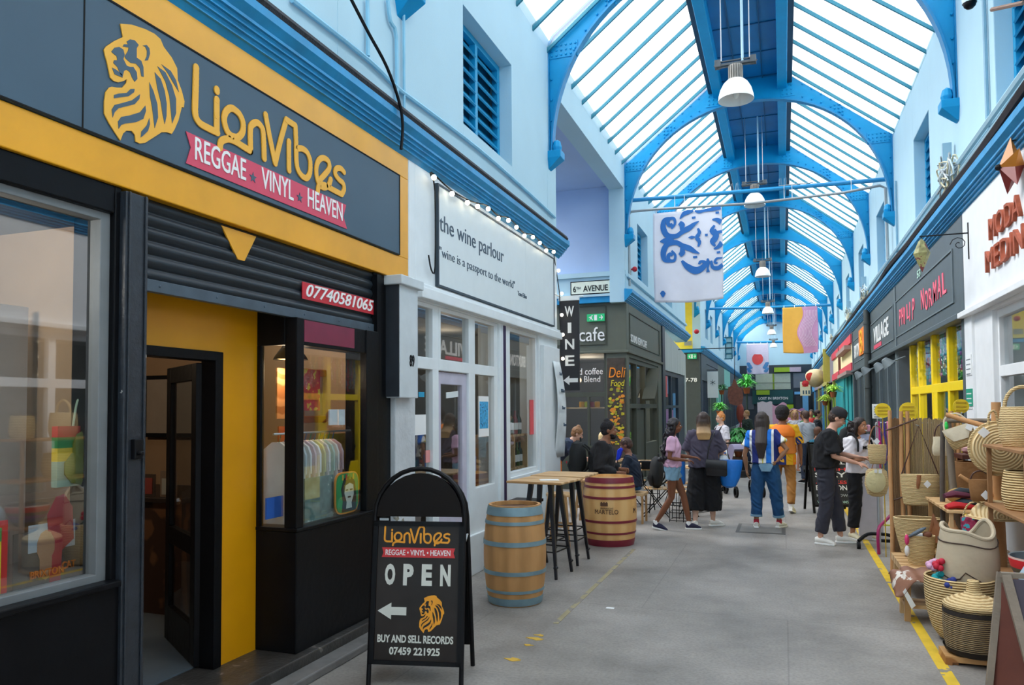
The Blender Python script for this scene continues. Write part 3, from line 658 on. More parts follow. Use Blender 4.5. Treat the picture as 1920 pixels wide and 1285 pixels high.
# lion board with rasta stripes
g = world_thing('lion_face_board', 'green board with a black and white face and orange edge leaning in the display bay', 'board', (-3.17, 5.0, .955))
p, q = at(627, 888, X=-3.16), at(671, 966, X=-3.16); yc = (p.y+q.y)/2; zc = (p.z+.96)/2; hw = (q.y-p.y)/2; hh = (p.z-.96)/2
def sq(a, e=4.5): return [(yc+hw*a*math.copysign(abs(math.cos(t))**(2/e), math.cos(t)), zc+hh*a*math.copysign(abs(math.sin(t))**(2/e), math.sin(t))) for t in [2*PI*i/28 for i in range(28)]]
b = MB(); b.prism(sq(1), (-3.165, 0, 0), (0, 1, 0), (0, 0, 1), (.012, 0, 0)); b.build('edge', flat('e7963c'), g)
b = MB(); b.prism(sq(.93), (-3.1529, 0, 0), (0, 1, 0), (0, 0, 1), (.003, 0, 0)); b.build('green_face', flat('2f9a52'), g)
b = MB()
b.prism([(yc+hw*x, zc+hh*z) for x, z in ((-.5, -.9), (.7, -.9), (.75, -.2), (.6, .5), (.2, .8), (-.3, .7), (-.55, .2), (-.4, -.4))], (-3.1498, 0, 0), (0, 1, 0), (0, 0, 1), (.002, 0, 0)); b.build('black_mane', flat('1c211e'), g)
b = MB(); b.prism([(yc+hw*x, zc+hh*z) for x, z in ((-.15, -.75), (.35, -.75), (.3, -.5), (.5, -.1), (.45, .35), (.15, .45), (-.2, .35), (-.3, 0), (-.1, -.45))], (-3.1476, 0, 0), (0, 1, 0), (0, 0, 1), (.002, 0, 0)); b.build('pale_face', flat('ccd2c4'), g)
b = MB(); b.box(-3.146, yc-.2*hw, zc+.1*hh, -3.144, yc+0*hw, zc+.16*hh); b.box(-3.146, yc+.15*hw, zc+.1*hh, -3.144, yc+.38*hw, zc+.16*hh); b.box(-3.146, yc-.02*hw, zc-.25*hh, -3.144, yc+.22*hw, zc-.18*hh); b.build('eyes_and_mouth', flat('1c211e'), g)
b = MB()
for i, c in enumerate(('d8b23a', 'b8402c', '4d8a3c', 'd8b23a')): b.box(-3.146, yc+hw*(-.5+.3*i), zc+hh*.62, -3.1455, yc+hw*(-.38+.3*i), zc+hh*.88, i)
b.build('top_stripes', [flat('d8b23a'), flat('b8402c'), flat('4d8a3c'), flat('d8b23b')], g)
# shirt rail with shirts on hangers
g = world_thing('clothes_rail', 'thin steel rail holding shirts in the display bay', 'rail', (-3.5, 4.7, 1.72)); zr = at(565, 812, X=-3.32).z
b = MB(); b.tube([(-3.32, 4.30, zr), (-3.32, 5.28, zr-.0)], .008, 6); b.build('rail', silver, g)
SH = ['e8e8e4', 'd8dcdc', 'f0f0ec', 'c7cfd0', 'eceae4', 'dcc8cc', 'f2f2ee', 'd9d49c', 'e4e4e0', 'c9dccc', 'e9e2da', 'cfb0b0']
for i, c in enumerate(SH):
    y = 4.38+i*.06; g = world_thing('hanging_shirt', 'pale shirt, %s from the narrow side pane on the bay rail' % (ORDW[i]), 'shirt', (-3.32, y, zr), group='shirts on the bay rail')
    b = MB(); zt = zr-.06
    pr = [(-.06, 0), (-.20, -.06), (-.27, -.22), (-.21, -.25), (-.18, -.16), (-.18, -.62), (.18, -.62), (.18, -.16), (.2, -.24), (.2, -.1), (.16, -.04), (.06, 0)]
    b.prism(pr, (-3.36, y, zt), (.6, 0, 0), (0, 0, 1), (0, .022, 0)); b.build('shirt_body', flat(c), g, bevel=.004)
    b = MB(); b.tube([(-3.32, y+.01, zr+.005), (-3.34, y+.01, zt)], .004, 4); b.build('hanger', flat('2f4f7a' if i % 2 else '3a7a4a'), g)
# bay lamp
g = world_thing('pendant_lamp', 'small dark shaded lamp glowing warm inside the display bay', 'lamp', (-3.5, 4.55, 2.2))
lp = at(545, 675, X=-3.5); b = MB(); b.lathe([(.02, .14), (.05, .12), (.12, .02), (.13, 0)], lp, 16); b.build('lamp_shade', black_m, g, smooth=True); b = MB(); b.ball(lp+Vector((0, 0, .012)), (.11, .11, .012), 12); b.build('bulb', mat('warm_glow', 'ffb566', .4, var=0, emit=2.5), g)
b = MB(); b.tube([lp+Vector((0, 0, .12)), (lp.x, lp.y, 2.72)], .005, 5); b.build('cord', black_m, g)
def point(n, loc, e, c=(1, .75, .5), r=.1):
    d = bpy.data.lights.new(n, 'POINT'); d.energy = e; d.color = c; d.shadow_soft_size = r; o = bpy.data.objects.new(n, d); COL.objects.link(o); o.location = loc
point('bay_light', (lp.x, lp.y, lp.z-.1), 3); point('shop_light', (-5.6, 3.6, 2.5), 14); point('bay_fill_lamp', (-3.75, 4.95, 2.55), 7, (1, .85, .7)); point('window_light', (-3.7, 1.9, 2.55), 16, (1, .93, .85))  # window and bay fills added to brighten the dark displays, without fixtures

# roller shutter
g = world_thing('roller_shutter', 'charcoal corrugated roller shutter half open above the record shop doorway', 'shutter', (XS, 4.1, 2.39))
prof = []; z = 2.44; k = 0
while z < 2.90:
    for t in range(6): prof.append((.018*math.sin(t/6*PI)+(.0), z+t*.073/6))
    prof.append((-.004, z+.071)); z += .075
b = MB(); n = len(prof); b.add([(XS-.06+p[0], y, p[1]) for y in (2.97, 5.33) for p in prof], [(i, i+1, n+i+1, n+i) for i in range(n-1)]); b.build('slat_curtain', shut_m, g, smooth=2)
b = MB(); b.box(XS-.075, 2.97, 2.385, XS-.03, 5.33, 2.45); 
for i in range(6): b.ball((XS-.03, 3.1+i*.43, 2.42), .008, 6)
b.build('bottom_rail', mat('rail_grey', '44525e', .45, var=.2, sc=9), g, bevel=.004)
b = MB(); b.box(XS-.3, 2.97, 2.80, XS-.09, 5.33, 2.88); b.box(XS-.08, 5.33, SF, XS+.0, 5.40, 2.86); b.build('guide_rail', black_p, g)
q0, q1, q2, q3 = at(567, 528, X=XS-.035), at(703, 567, X=XS-.035), at(703, 598, X=XS-.035), at(567, 560, X=XS-.035)
b = MB(); b.prism([(q0.y, q0.z), (q1.y, q0.z), (q1.y, q3.z), (q0.y, q3.z)], (XS-.040, 0, 0), (0, 1, 0), (0, 0, 1), (.006, 0, 0)); st = b.build('red_number_strip', mat('number_red', 'c42432', .45, var=.1), g)
text('07740581065', 'phone_number', (XS-.033, q0.y+.04, q3.z+.02), LW, (q0.z-q3.z)*.78, white_t, st, w=(q1.y-q0.y)*.93, weight=.012, shear=.3)
a0, a1, a2 = at(415, 432, X=XS-.04), at(480, 448, X=XS-.04), at(452, 488, X=XS-.04)
b = MB(); b.prism([(a0.y, 2.86), (a1.y, 2.86), (a2.y+.03, a2.z), (a2.y-.03, a2.z)], (XS-.048, 0, 0), (0, 1, 0), (0, 0, 1), (.01, 0, 0)); b.build('painted_arrow', orange_y, g)

# pilaster with number 89
g = world_struct('trim_22', (XS, 5.8, 0))
b = MB(); b.box(XS-.3, 5.60, .02, XS+.02, 5.96, 1.86); b.build('pilaster_shaft', old_white, g, bevel=.01)
b = MB(); b.box(XS-.1, 5.53, 1.85, XS+.10, 5.86, 2.82); b.box(XS-.1, 5.49, 2.80, XS+.14, 5.90, 2.88); b.build('pilaster_block', mat('pilaster_pale', 'ccd4d8', .5, var=.06), g, bevel=.008)
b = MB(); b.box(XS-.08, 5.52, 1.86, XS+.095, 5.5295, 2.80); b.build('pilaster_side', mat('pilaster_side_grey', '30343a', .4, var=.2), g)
text('89', 'house_number', (XS+.103, 5.70, 2.12), LW, .10, black_m, g, w=.08, weight=.003)

# ---------------------------------------------------------------- wine shop front
YW0, YW1 = 5.98, 10.5
b = MB()
wallx(b, XS-.28, XS, 5.88, YW1, .0, 4.0, [(YW0+.02, 8.14, .42, 2.75), (8.48, 9.62, .92, 2.75)])
b.box(XS-.28, YW1, 0, XS, YW1+.3, 3.3) if False else None
b.box(-9, YW1-.1, 0, XS-.28, YW1, 4.0)
b.box(XS, 9.68, .0, XS+.06, 10.42, 2.62)
b.box(XS, 5.99, 2.76, XS+.08, 10.5, 2.86); b.box(XS, 5.99, 2.86, XS+.05, 10.5, 2.90)
struct(b.build('wall_wine_shop', white_p, bevel=.008))
b = MB(); b.box(XS-.03, 8.25, .0, XS+.012, 8.31, 2.74); struct(b.build('trim_23', mat('purple_gap', '2b1746', .6)))
sg = world_thing('wine_shop_sign', 'white framed signboard with thin grey handwriting above the wine shop', 'sign', (XS, 8.3, 2.9))
b = MB(); b.box(XS, 6.43, 2.94, XS+.03, 10.24, 3.91); b.box(XS+.0301, 9.0, 2.94, XS+.0305, 9.01, 3.9, 0); b.build('sign_panel', cream_w, sg)
b = MB()
for y0, y1, z0, z1 in ((6.41, 10.26, 2.925, 2.945), (6.41, 10.26, 3.9, 3.92), (6.41, 6.43, 2.93, 3.92), (10.24, 10.26, 2.93, 3.92)): b.box(XS, y0, z0, XS+.036, y1, z1)
b.build('sign_edging', mat('edging_charcoal', '33414c', .5), sg)
p0, p1 = at(824, 448, X=XS+.03), at(944, 500, X=XS+.03)
text('the wine parlour', 'sign_title', (XS+.031, p0.y, 3.42), LW, .21, grey_t, sg, w=p1.y-p0.y, weight=-.004)
p0, p1 = at(824, 500, X=XS+.03), at(965, 555, X=XS+.03)
text('"wine is a passport to the world"', 'sign_motto', (XS+.031, p0.y, 3.19), LW, .125, grey_t, sg, w=p1.y-p0.y, weight=-.012)
p1 = at(988, 555, X=XS+.03); text('Tom Elkin', 'sign_motto', (XS+.031, p1.y-.36, 3.16), LW, .055, grey_t, sg, w=.34, weight=-.012)
# window joinery
def joinery(n, cells, label_m, y0, y1, z0, z1, bars):
    g = world_struct('window_%d' % n, (XS, (y0+y1)/2, z0)); b = MB()
    for (a, c, d, e) in bars: b.box(XS-.11, a, d, XS-.03, c, e)
    b.build('window_frame', label_m, g, bevel=.006)
    b = MB(); b.box(XS-.075, y0+.01, z0+.01, XS-.07, y1-.01, z1-.01); b.build('glass_pane', glass, g); return g
joinery(5, 0, white_p, 6.0, 6.55, .42, 2.75, [(6.0, 6.04, .42, 2.75), (6.42, 6.55, .42, 2.75), (6.0, 6.55, .42, .6), (6.0, 6.55, 2.71, 2.75), (6.0, 6.55, 2.13, 2.24)])
joinery(6, 0, white_p, 6.55, 7.42, 2.18, 2.75, [(6.55, 6.6, 2.18, 2.75), (7.38, 7.42, 2.18, 2.75), (6.55, 7.42, 2.71, 2.75), (6.55, 7.42, 2.13, 2.24)])
joinery(7, 0, white_p, 7.38, 8.14, .42, 2.75, [(7.29, 7.46, .1, 2.75), (8.03, 8.14, .42, 2.75), (7.4, 8.14, .42, .9), (7.4, 8.14, 2.71, 2.75), (7.4, 8.14, 2.13, 2.24)])
joinery(8, 0, white_p, 8.48, 9.62, .92, 2.75, [(8.48, 8.56, .92, 2.75), (9.56, 9.62, .92, 2.75), (8.48, 9.62, .92, .98), (8.48, 9.62, 2.70, 2.75)])
g = world_struct('door_2', (XS, 7, .03)); b = MB(); lil = mat('lilac_white_door', 'c3c0d2', .5)
for a, c, d, e in ((6.55, 6.66, .03, 2.12), (7.18, 7.29, .03, 2.12), (6.55, 7.29, 2.0, 2.12), (6.55, 7.29, .03, .75)): b.box(XS-.12, a, d, XS-.06, c, e)
b.build('door_leaf', lil, g, bevel=.006); b = MB(); b.box(XS-.09, 6.66, .75, XS-.085, 7.18, 2.0); b.build('door_glass', glass, g)
b = MB(); q0, q1 = at(837, 738, X=XS-.08), at(859, 727, X=XS-.08); b.prism([(q0.y, q0.z-.05), (q1.y, q0.z-.03), (q1.y, q0.z+.03), (q0.y, q0.z+.01)], (XS-.084, 0, 0), (0, 1, 0), (0, 0, 1), (.004, 0, 0)); b.build('door_notice', cream_w, g)
# back room
b = MB(); b.box(-7, 5.9, 0, -6.9, 10.4, 4.0); b.box(-7, 5.8, 2.85, XS-.28, 10.4, 2.95); b.box(-7, 10.3, 0, XS-.28, 10.4, 2.9); b.box(-7, 5.9, .0, XS-.3, 10.4, .03, 1); struct(b.build('wall_wine_shop_room', [mat('dim_grey_wall', '55585a', .9), wood_d]))
# posters and stock in the wine shop
def pane_poster(label, a, c, m, m2=None):
    g = world_thing('window_poster', label, 'poster', at(*a, X=XS-.06)); p, q = at(*a, X=XS-.06), at(*c, X=XS-.06)
    b = MB(); b.box(XS-.068, p.y, q.z, XS-.062, q.y, p.z); b.build('poster_sheet', m, g)
    if m2: b = MB(); b.box(XS-.0615, p.y+.02, q.z+.09, XS-.0605, q.y-.02, p.z-.06); b.build('poster_print', m2, g)
pane_poster('blue and white poster on the window right of the white door', (898, 743), (917, 818), paper, mat('blue_print', '3fa0d2', .5, var=.4, sc=18, c2='17548a', c2at=.6))
pane_poster('red poster on the last window of the wine shop', (994, 750), (1008, 814), flat('e0565c'))
pane_poster('pink card low in the first window of the wine shop', (799, 845), (820, 865), flat('e79a96'))
pane_poster('teal blue card in the first window of the wine shop', (786, 735), (796, 745), flat('2b9fc8'))
pane_poster('white sheet in the first window of the wine shop', (775, 778), (799, 815), paper)
def bottle(x, y, z, m1, lab, grp, h=.31):
    g = world_thing('wine_bottle', lab, 'bottle', (x, y, z), group=grp)
    b = MB(); b.lathe([(0, 0), (.036, 0), (.038, .02), (.038, .19), (.030, .215), (.014, .24), (.013, h), (0, h)], (x, y, z), 12); b.build('bottle_glass', m1, g, smooth=True)
    b = MB(); b.lathe([(.0386, .06), (.0386, .15)], (x, y, z), 12); b.build('bottle_label', paper, g)
b = MB()
for z in (1.0, 1.42): b.box(-3.75, 8.55, z-.025, XS-.14, 9.55, z)
for y in (8.55, 9.0, 9.5): b.box(-3.75, y, .2, XS-.14, y+.03, 1.42)
tag(b.build('bottle_rack', wood_l), 'pale timber bottle rack in the last wine shop window', 'rack')
for i in range(8):
    bottle(-3.32, 8.63+.115*i, 1.0, flat(['1d3a22', '2a1a1a', '3b5a2a', '243a2c'][i % 4], .15), ORDW[i]+' wine bottle from the left on the lower shelf of the pale rack', 'bottles on the lower rack shelf')
for i in range(6):
    bottle(-3.32, 8.65+.15*i, 1.42, flat(['20324a', '6fb4c8', '2a1a1a', '1d3a22', '8a2a2a', '243a2c'][i], .15), ORDW[i]+' bottle from the left standing on top of the pale rack', 'bottles on top of the rack')
b = MB(); b.box(-3.9, 6.05, .95, XS-.2, 6.5, 1.0); b.box(-3.9, 6.05, .4, -3.86, 6.5, 1.0); tag(b.build('small_table', wood_l), 'small pale table inside the first wine shop window', 'table')
for i in range(7):
    g = world_thing('magazine', ORDW[i]+' leaning magazine from the left on the first window\'s small table', 'magazine', (-3.4, 6.1, 1.0), group='magazines in the first window')
    b = MB(); y_ = 6.08+.055*i; b.prism([(0, 0), (.02, 0), (.09, .26), (.07, .26)], (-3.55, y_, 1.0), (0, 1, 0), (0, 0, 1), (.22, 0, 0)); b.build('cover', flat(['d8d2c4', '3c3c40', 'c8a04a', '2a5aa8', 'e8e4dc', 'a03a3a', '4a6a4a'][i]), g)
for i in range(10):
    g = world_thing('stock_box', ORDW[i]+' box from the left on the dim shelving inside the wine shop', 'box', (-5.5, 6.4+.38*i, 1), group='boxes on the wine shop shelving')
    b = MB(); b.box(-5.8, 6.2+.38*i, 1.0, -5.5, 6.48+.38*i, 1.25+.1*(i % 3)); b.build('box', flat(['6a4a34', '8a8a84', '3a4a5a', 'a86a3a', '4a3a34'][i % 5]), g)
b = MB()
for z in (.5, 1.0, 1.6): b.box(-5.9, 6.1, z-.03, -5.45, 10.1, z)
tag(b.build('stock_shelving', wood_d), 'dark shelving along the back of the wine shop', 'shelf')
point('wine_light', (-4.6, 7.5, 2.6), 10); point('wine_light_b', (-4.4, 9.4, 2.6), 8)
# red blue clothes in the door
g = world_thing('coat_rack', 'orange and blue clothes hanging just inside the wine shop door', 'clothes', (-3.9, 6.9, .9))
b = MB(); b.ball((-3.8, 7.0, 1.25), (.09, .06, .3), 10); b.build('orange_coat', flat('c9703a'), g, smooth=True); b = MB(); b.ball((-3.8, 6.72, 1.15), (.09, .07, .2), 10); b.build('blue_coat', flat('2c4f9c'), g, smooth=True); b = MB(); b.tube([(-3.8, 6.6, 1.5), (-3.8, 7.2, 1.5)], .012, 6); b.tube([(-3.8, 6.86, .03), (-3.8, 6.86, 1.5)], .015, 6); b.build('stand', wood_d, g)
# paper menu banner on the white end pilaster
g = world_thing('paper_menu', 'long white paper menu curling off the white pilaster', 'menu', (XS+.1, 10.2, 1.1))
b = MB(); tl, bl = at(1031, 682, X=XS+.1), at(1043, 858, X=XS+.12)
def menu(u, v):
    y = 10.03+.34*v; z = 2.42-1.36*u; x = XS+.075+.05*math.sin(u*PI*1.2)+.05*u*v
    return (x, y+.12*u, z)
b.grid(menu, 14, 4); b.build('paper_sheet', mat('menu_paper', 'dfe6e8', .7), g, smooth=2, thick=.004)
for i in range(5): text(['Red', 'White', 'Rose', 'Beer', 'Food'][i], 'menu_line', (XS+.145+.012*i, 10.12+.02*i, 2.22-.24*i), LW, .05, grey_t, g, weight=-.01)
# festoon lights
FES = [(812,335),(846,366),(875,383),(894,390),(914,395),(933,413),(952,417),(967,430),(982,446),(998,449),(1011,460),(1023,474),(1037,477)]
cab = thing('festoon_cable', 'black festoon cable along the top of the wine shop sign', 'cable', (XS+.1, 6.2, 3.9), world=True)
pts = [at(x, y-9, X=XS+.09) for x, y in FES]
hang = [(1050,508),(1056,551),(1056,591),(1058,628),(1058,673)]
pts2 = [at(x-7, y, Y=10.56) for x, y in hang]
b = MB(); b.tube(smooth2([Vector((XS+.04, 6.19, 3.18)), Vector((XS+.04, 6.25, 3.05)), Vector((XS+.04, 6.33, 3.1)), Vector((XS+.04, 6.33, 3.82)), Vector((XS+.06, 6.2, 3.93)), ]+pts, 3), .008, 5)
b.tube(smooth2([pts[-1]]+pts2, 3), .007, 5); b.build('cable', black_m, cab)
def bulb(p, side, lab):
    g = thing('light_bulb', lab, 'bulb', p, group='festoon bulbs of the wine shop'); b = MB()
    d = Vector((1, 0, 0)) if side else Vector((.25, 0, -1)); b.ball(d*.035, .026, 10); b.build('bulb_globe', bulb_m, g, smooth=True); b = MB(); b.tube([(0, 0, 0), tuple(d*.025)], .013, 6); b.build('bulb_socket', black_m, g); return g
for i, p in enumerate(pts): bulb(p, False, ORDW[i]+' glowing bulb from the left above the wine shop sign')
for i, p in enumerate(pts2): bulb(p, True, ORDW[i]+' glowing bulb from the top, hanging beside the vertical wine sign')
# vertical WINE sign
g = world_thing('hanging_sign', 'black vertical hanging sign with white capitals and an arrow', 'sign', (-2.98, 10.72, 2.0))
xa, xb = -3.11, -2.82; b = MB(); b.box(xa, 10.70, 2.02, xb, 10.73, 3.36); b.build('sign_board', mat('sign_black', '26272d', .6, var=.05), g)
for i, ch in enumerate('WINE'): text(ch, 'sign_letter', ((xa+xb)/2+.0, 10.694, 3.12-.245*i), FW, .155, white_t, g, w=.055 if ch == 'I' else .14, weight=.02, mid=True)
b = MB(); b.prism([(-.11, 0), (-.02, .07), (-.02, .03), (.11, .03), (.11, -.03), (-.02, -.03), (-.02, -.07)], ((xa+xb)/2+.01, 10.698, 2.17), (1, 0, 0), (0, 0, 1), (0, -.004, 0)); b.build('arrow', white_t, g)
b = MB(); b.tube([(XS, 10.71, 3.42), (-2.75, 10.71, 3.42)], .012, 6); b.tube([(XS, 10.71, 3.42), (XS, 10.3, 3.42)], .012, 6); b.box(-3.13, 10.69, 3.36, -2.82, 10.74, 3.43); b.build('bracket', white_p, g)

# ---------------------------------------------------------------- cafe on the corner
GC = mat('olive_grey_paint', '5d6256', .6, var=.04); GC2 = mat('olive_dark_paint', '474b40', .6, var=.06)
YC = 15.7
b = MB()
b.box(-9, YC, 2.95, XS, YC+.25, 4.02); b.box(-9, YC, 0, -4.9, YC+.25, 2.95); b.box(-3.55, YC, 0, XS-.01, YC+.2, 2.95)
wallx(b, XS-.25, XS, YC, 20.5, 0, 4.02, [(15.95, 19.9, .1, 2.85)])
b.box(XS, YC-.0, 2.93, XS+.05, 20.5, 2.99); b.box(-9, YC-.05, 2.93, XS+.05, YC, 2.99)
struct(b.build('wall_cafe', GC, bevel=.01))
b = MB(); b.box(-9, YC-.10, 4.02, XS+.02, YC+.0, 4.15); struct(b.build('trim_24', corn_blue)); b = MB(); b.box(-9, YC-.13, 4.15, XS+.02, YC+.0, 4.20); b.box(-9, YC-.10, 4.58, XS+.02, YC, 4.68); b.box(-9, YC-.06, 4.20, XS+.02, YC, 4.6); struct(b.build('trim_25', wall_blue))
b = MB(); b.box(XS-.1, 16.0, 4.25, XS+.1, 26, 4.33); b.box(XS-.1, 15.7, 4.55, XS+.06, 26, 4.62); struct(b.build('trim_26', wall_blue))
g = world_thing('street_sign', 'small white street nameplate on the ledge above the cafe', 'sign', (-3.87, YC-.1, 4.4)); p, q = at(1070, 531, Y=YC-.07), at(1146, 548, Y=YC-.07)
b = MB(); b.box(p.x, YC-.09, q.z-.02, q.x, YC-.06, p.z+.02); b.build('plate', black_m, g); b = MB(); b.box(p.x+.02, YC-.094, q.z, q.x-.02, YC-.0901, p.z); b.build('face', flat('e4ecdc'), g)
text('6    AVENUE', 'street_name', (p.x+.06, YC-.096, q.z+.04), FW, (p.z-q.z)*.52, black_m, g, w=(q.x-p.x)*.86, weight=.01); text('TH', 'street_name', (p.x+.13, YC-.096, q.z+.1), FW, .05, black_m, g)
g = world_thing('exit_sign', 'green running man exit sign on the cafe front', 'sign', (-3.7, YC, 3.7)); p, q = at(1101, 590, Y=YC-.02), at(1134, 602, Y=YC-.02)
def exit_art(g, x0, x1, z0, z1, y):
    b = MB(); b.box(x0, y-.03, z0, x1, y, z1); b.build('panel', green_s, g); b = MB(); w_ = x1-x0; h_ = z1-z0
    b.box(x0+w_*.42, y-.034, z0+h_*.12, x0+w_*.58, y-.0305, z1-h_*.12)
    b.prism([(0, 0), (.5, .5), (0, 1), (-.15, .85), (.12, .58), (-.6, .58), (-.6, .42), (.12, .42), (-.15, .15)], (x0+w_*.82, y-.0305, z0+h_*.14), (w_*.2, 0, 0), (0, 0, h_*.72), (0, -.004, 0))
    b.ball((x0+w_*.30, y-.032, z0+h_*.78), (w_*.04, .003, h_*.09), 8); b.prism([(.1, .05), (.3, .3), (.45, .05), (.55, .1), (.4, .45), (.45, .7), (.15, .65), (.0, .5), (.1, .45), (.2, .5), (.2, .35)], (x0+w_*.1, y-.0305, z0+h_*.1), (w_*.45, 0, 0), (0, 0, h_*.85), (0, -.004, 0))
    b.build('running_figure', white_t, g)
exit_art(g, p.x, q.x, q.z, p.z, YC-.02)
g = world_thing('cafe_sign', 'olive cafe fascia lettering in white beside the vertical sign', 'sign', (-3.9, YC, 3.3)); p = at(1086, 641, Y=YC); q = at(1134, 641, Y=YC)
text('cafe', 'lettering', (p.x, YC-.012, p.z), FW, .30, white_t, g, w=q.x-p.x, depth=.01)
b = MB(); x0 = p.x-1.0; x1 = q.x+.02; z0 = p.z-.08; z1 = p.z+.75
for a, c, d, e in ((x0, x1, z0, z0+.015), (x0, x1, z1, z1+.015), (x1, x1+.015, z0, z1)): b.box(a, YC-.02, d, c, YC, e)
b.build('moulding', GC2, g)
g = world_thing('cafe_side_sign', 'white bean and coffee lettering on the olive cafe side fascia', 'sign', (XS, 17, 3.3)); p, q = at(1182, 640, X=XS), at(1212, 652, X=XS)
text('SOUND BEAN CAFE', 'lettering', (XS+.01, p.y, 3.2), LW, .17, white_t, g, w=q.y-p.y, weight=.01)
b = MB()
for a, c, d, e in ((16.0, 20.1, 3.15, 3.17), (16.0, 20.1, 3.8, 3.82), (16.0, 16.03, 3.15, 3.82), (20.07, 20.1, 3.15, 3.82)): b.box(XS, a, d, XS+.02, c, e)
b.build('moulding', GC2, g)
# cafe front window
g = world_struct('window_9', (-4.2, YC, 1)); b = MB()
for a, c, d, e in ((-4.9, -3.55, .0, .95), (-4.9, -3.55, 2.0, 2.1), (-4.9, -4.85, .9, 2.95), (-3.6, -3.55, .9, 2.95), (-3.98, -3.93, .95, 2.0)): b.box(a, YC+.03, d, c, YC+.1, e)
b.build('window_frame', GC2, g); b = MB(); b.box(-4.9, YC+.06, .95, -3.55, YC+.065, 2.95); b.build('glass_pane', glass_l, g)
p = at(1087, 703, Y=YC); text('roasted coffee', 'window_lettering', (at(1130, 703, Y=YC).x-.95, YC+.02, p.z), FW, .14, white_t, g, w=.95); text('Street Blend', 'window_lettering', (at(1125, 716, Y=YC).x-.82, YC+.02, at(1087, 717, Y=YC).z), FW, .13, white_t, g, w=.82)
b = MB(); b.box(-4.9, YC+.12, 1.75, -3.56, YC+.45, 1.78); tag(b.build('cafe_shelf', wood_l), 'pale wooden shelf in the cafe window', 'shelf')
for i, (px, c) in enumerate(((1091, 'f2a81e'), (1101, 'c4cc2c'), (1109, '9c1f34'), (1120, 'f2a81e'))):
    x = at(px, 765, Y=YC+.28).x; g = world_thing('tea_tin', ['amber tin at the left end of the cafe shelf', 'lime green tin on the cafe shelf', 'dark red tin on the cafe shelf', 'amber tin at the right end of the cafe shelf'][i], 'tin', (x, YC+.28, 1.78), group='tins on the cafe shelf')
    b = MB(); b.lathe([(0, 0), (.055, 0), (.06, .01), (.06, .11)], (x, YC+.28, 1.78), 14); b.build('tin_body', flat(c), g, smooth=True); b = MB(); b.lathe([(.058, .11), (.05, .13), (0, .13)], (x, YC+.28, 1.78), 14); b.build('tin_lid', flat('c9a060' if i != 2 else '5a1420'), g)
b = MB(); b.box(-9, YC+.2, 0, -8.9, 20.5, 4); b.box(-9, 19.2, 0, XS-.3, 19.3, 4); b.box(-9, YC+.25, 2.95, XS-.25, 19.2, 3.05); b.box(-5.1, YC+.7, 0, -3.5, YC+.75, 1.0, 1); struct(b.build('wall_cafe_room', [int_grey, mat('cafe_back', '4f565a', .8)]))
point('cafe_light', (-4.3, 17, 2.6), 25); b = MB(); b.ball((-4.25, YC+.35, 2.38), .06, 10); q = b.build('cafe_bulb', mat('warm_glow2', 'ffcf8a', .4, var=0, emit=5), smooth=True); tag(q, 'round warm bulb glowing in the cafe window', 'bulb')
# chalk art board on the pier
g = world_thing('painted_board', 'dark board with loose yellow and orange painting on the cafe corner pier', 'board', (-3.3, YC, 1.5)); p, q = at(1138, 672, Y=YC-.03), at(1174, 868, Y=YC-.03)
b = MB(); b.box(p.x, YC-.03, q.z, q.x, YC-.002, p.z); b.build('board', mat('board_brown', '42382f', .6, var=.3, sc=8), g)
b = MB(); random.seed(3)
for i in range(95):
    x = random.uniform(p.x+.05, q.x-.05); z = p.z-.55-random.random()**.8*1.3; r = random.uniform(.02, .06); b.prism([(x+r*math.cos(t)*random.uniform(.6, 1.1), z+r*math.sin(t)*random.uniform(.4, .9)) for t in [i2*PI/4 for i2 in range(8)]], (0, YC-.031-.0002*i, 0), (1, 0, 0), (0, 0, 1), (0, -.0003, 0), i % 3)
b.build('paint_dabs', [flat('c9b92a'), flat('d8862a'), flat('9a9a30')], g)
text('Deli', 'painted_word', (p.x+.04, YC-.05, p.z-.42), FW, .22, flat('ef8c22'), g, w=.36, shear=.2); text('Food', 'painted_word', (p.x+.08, YC-.05, p.z-.60), FW, .13, flat('dccb2c'), g, w=.30, shear=.2)
# cafe side joinery facing the arcade
g = world_struct('window_31', (XS, 18, 1)); b = MB()
for a, c, d, e in ((15.95, 16.05, .1, 2.85), (16.9, 17.0, .1, 2.85), (18.05, 18.15, .1, 2.85), (19.8, 19.9, .1, 2.85), (15.95, 19.9, 1.75, 1.85), (15.95, 19.9, 2.75, 2.85), (18.15, 19.8, .1, .9), (16.0, 16.95, .1, .7)): b.box(XS-.14, a, d, XS-.03, c, e)
b.build('window_frame', GC2, g); b = MB(); b.box(XS-.1, 15.95, .1, XS-.095, 18.05, 2.85); b.build('glass_pane', glass, g)
b = MB(); b.box(XS-.12, 17.05, .1, XS-.06, 18.0, 1.72); b.build('door_panel', GC2, g); b = MB(); b.beam((XS+.12, 17.6, 1.95), (XS+.04, 19.0, 2.74), .05, .30, up=(1, 0, 0)); b.build('propped_sash', GC2, g)
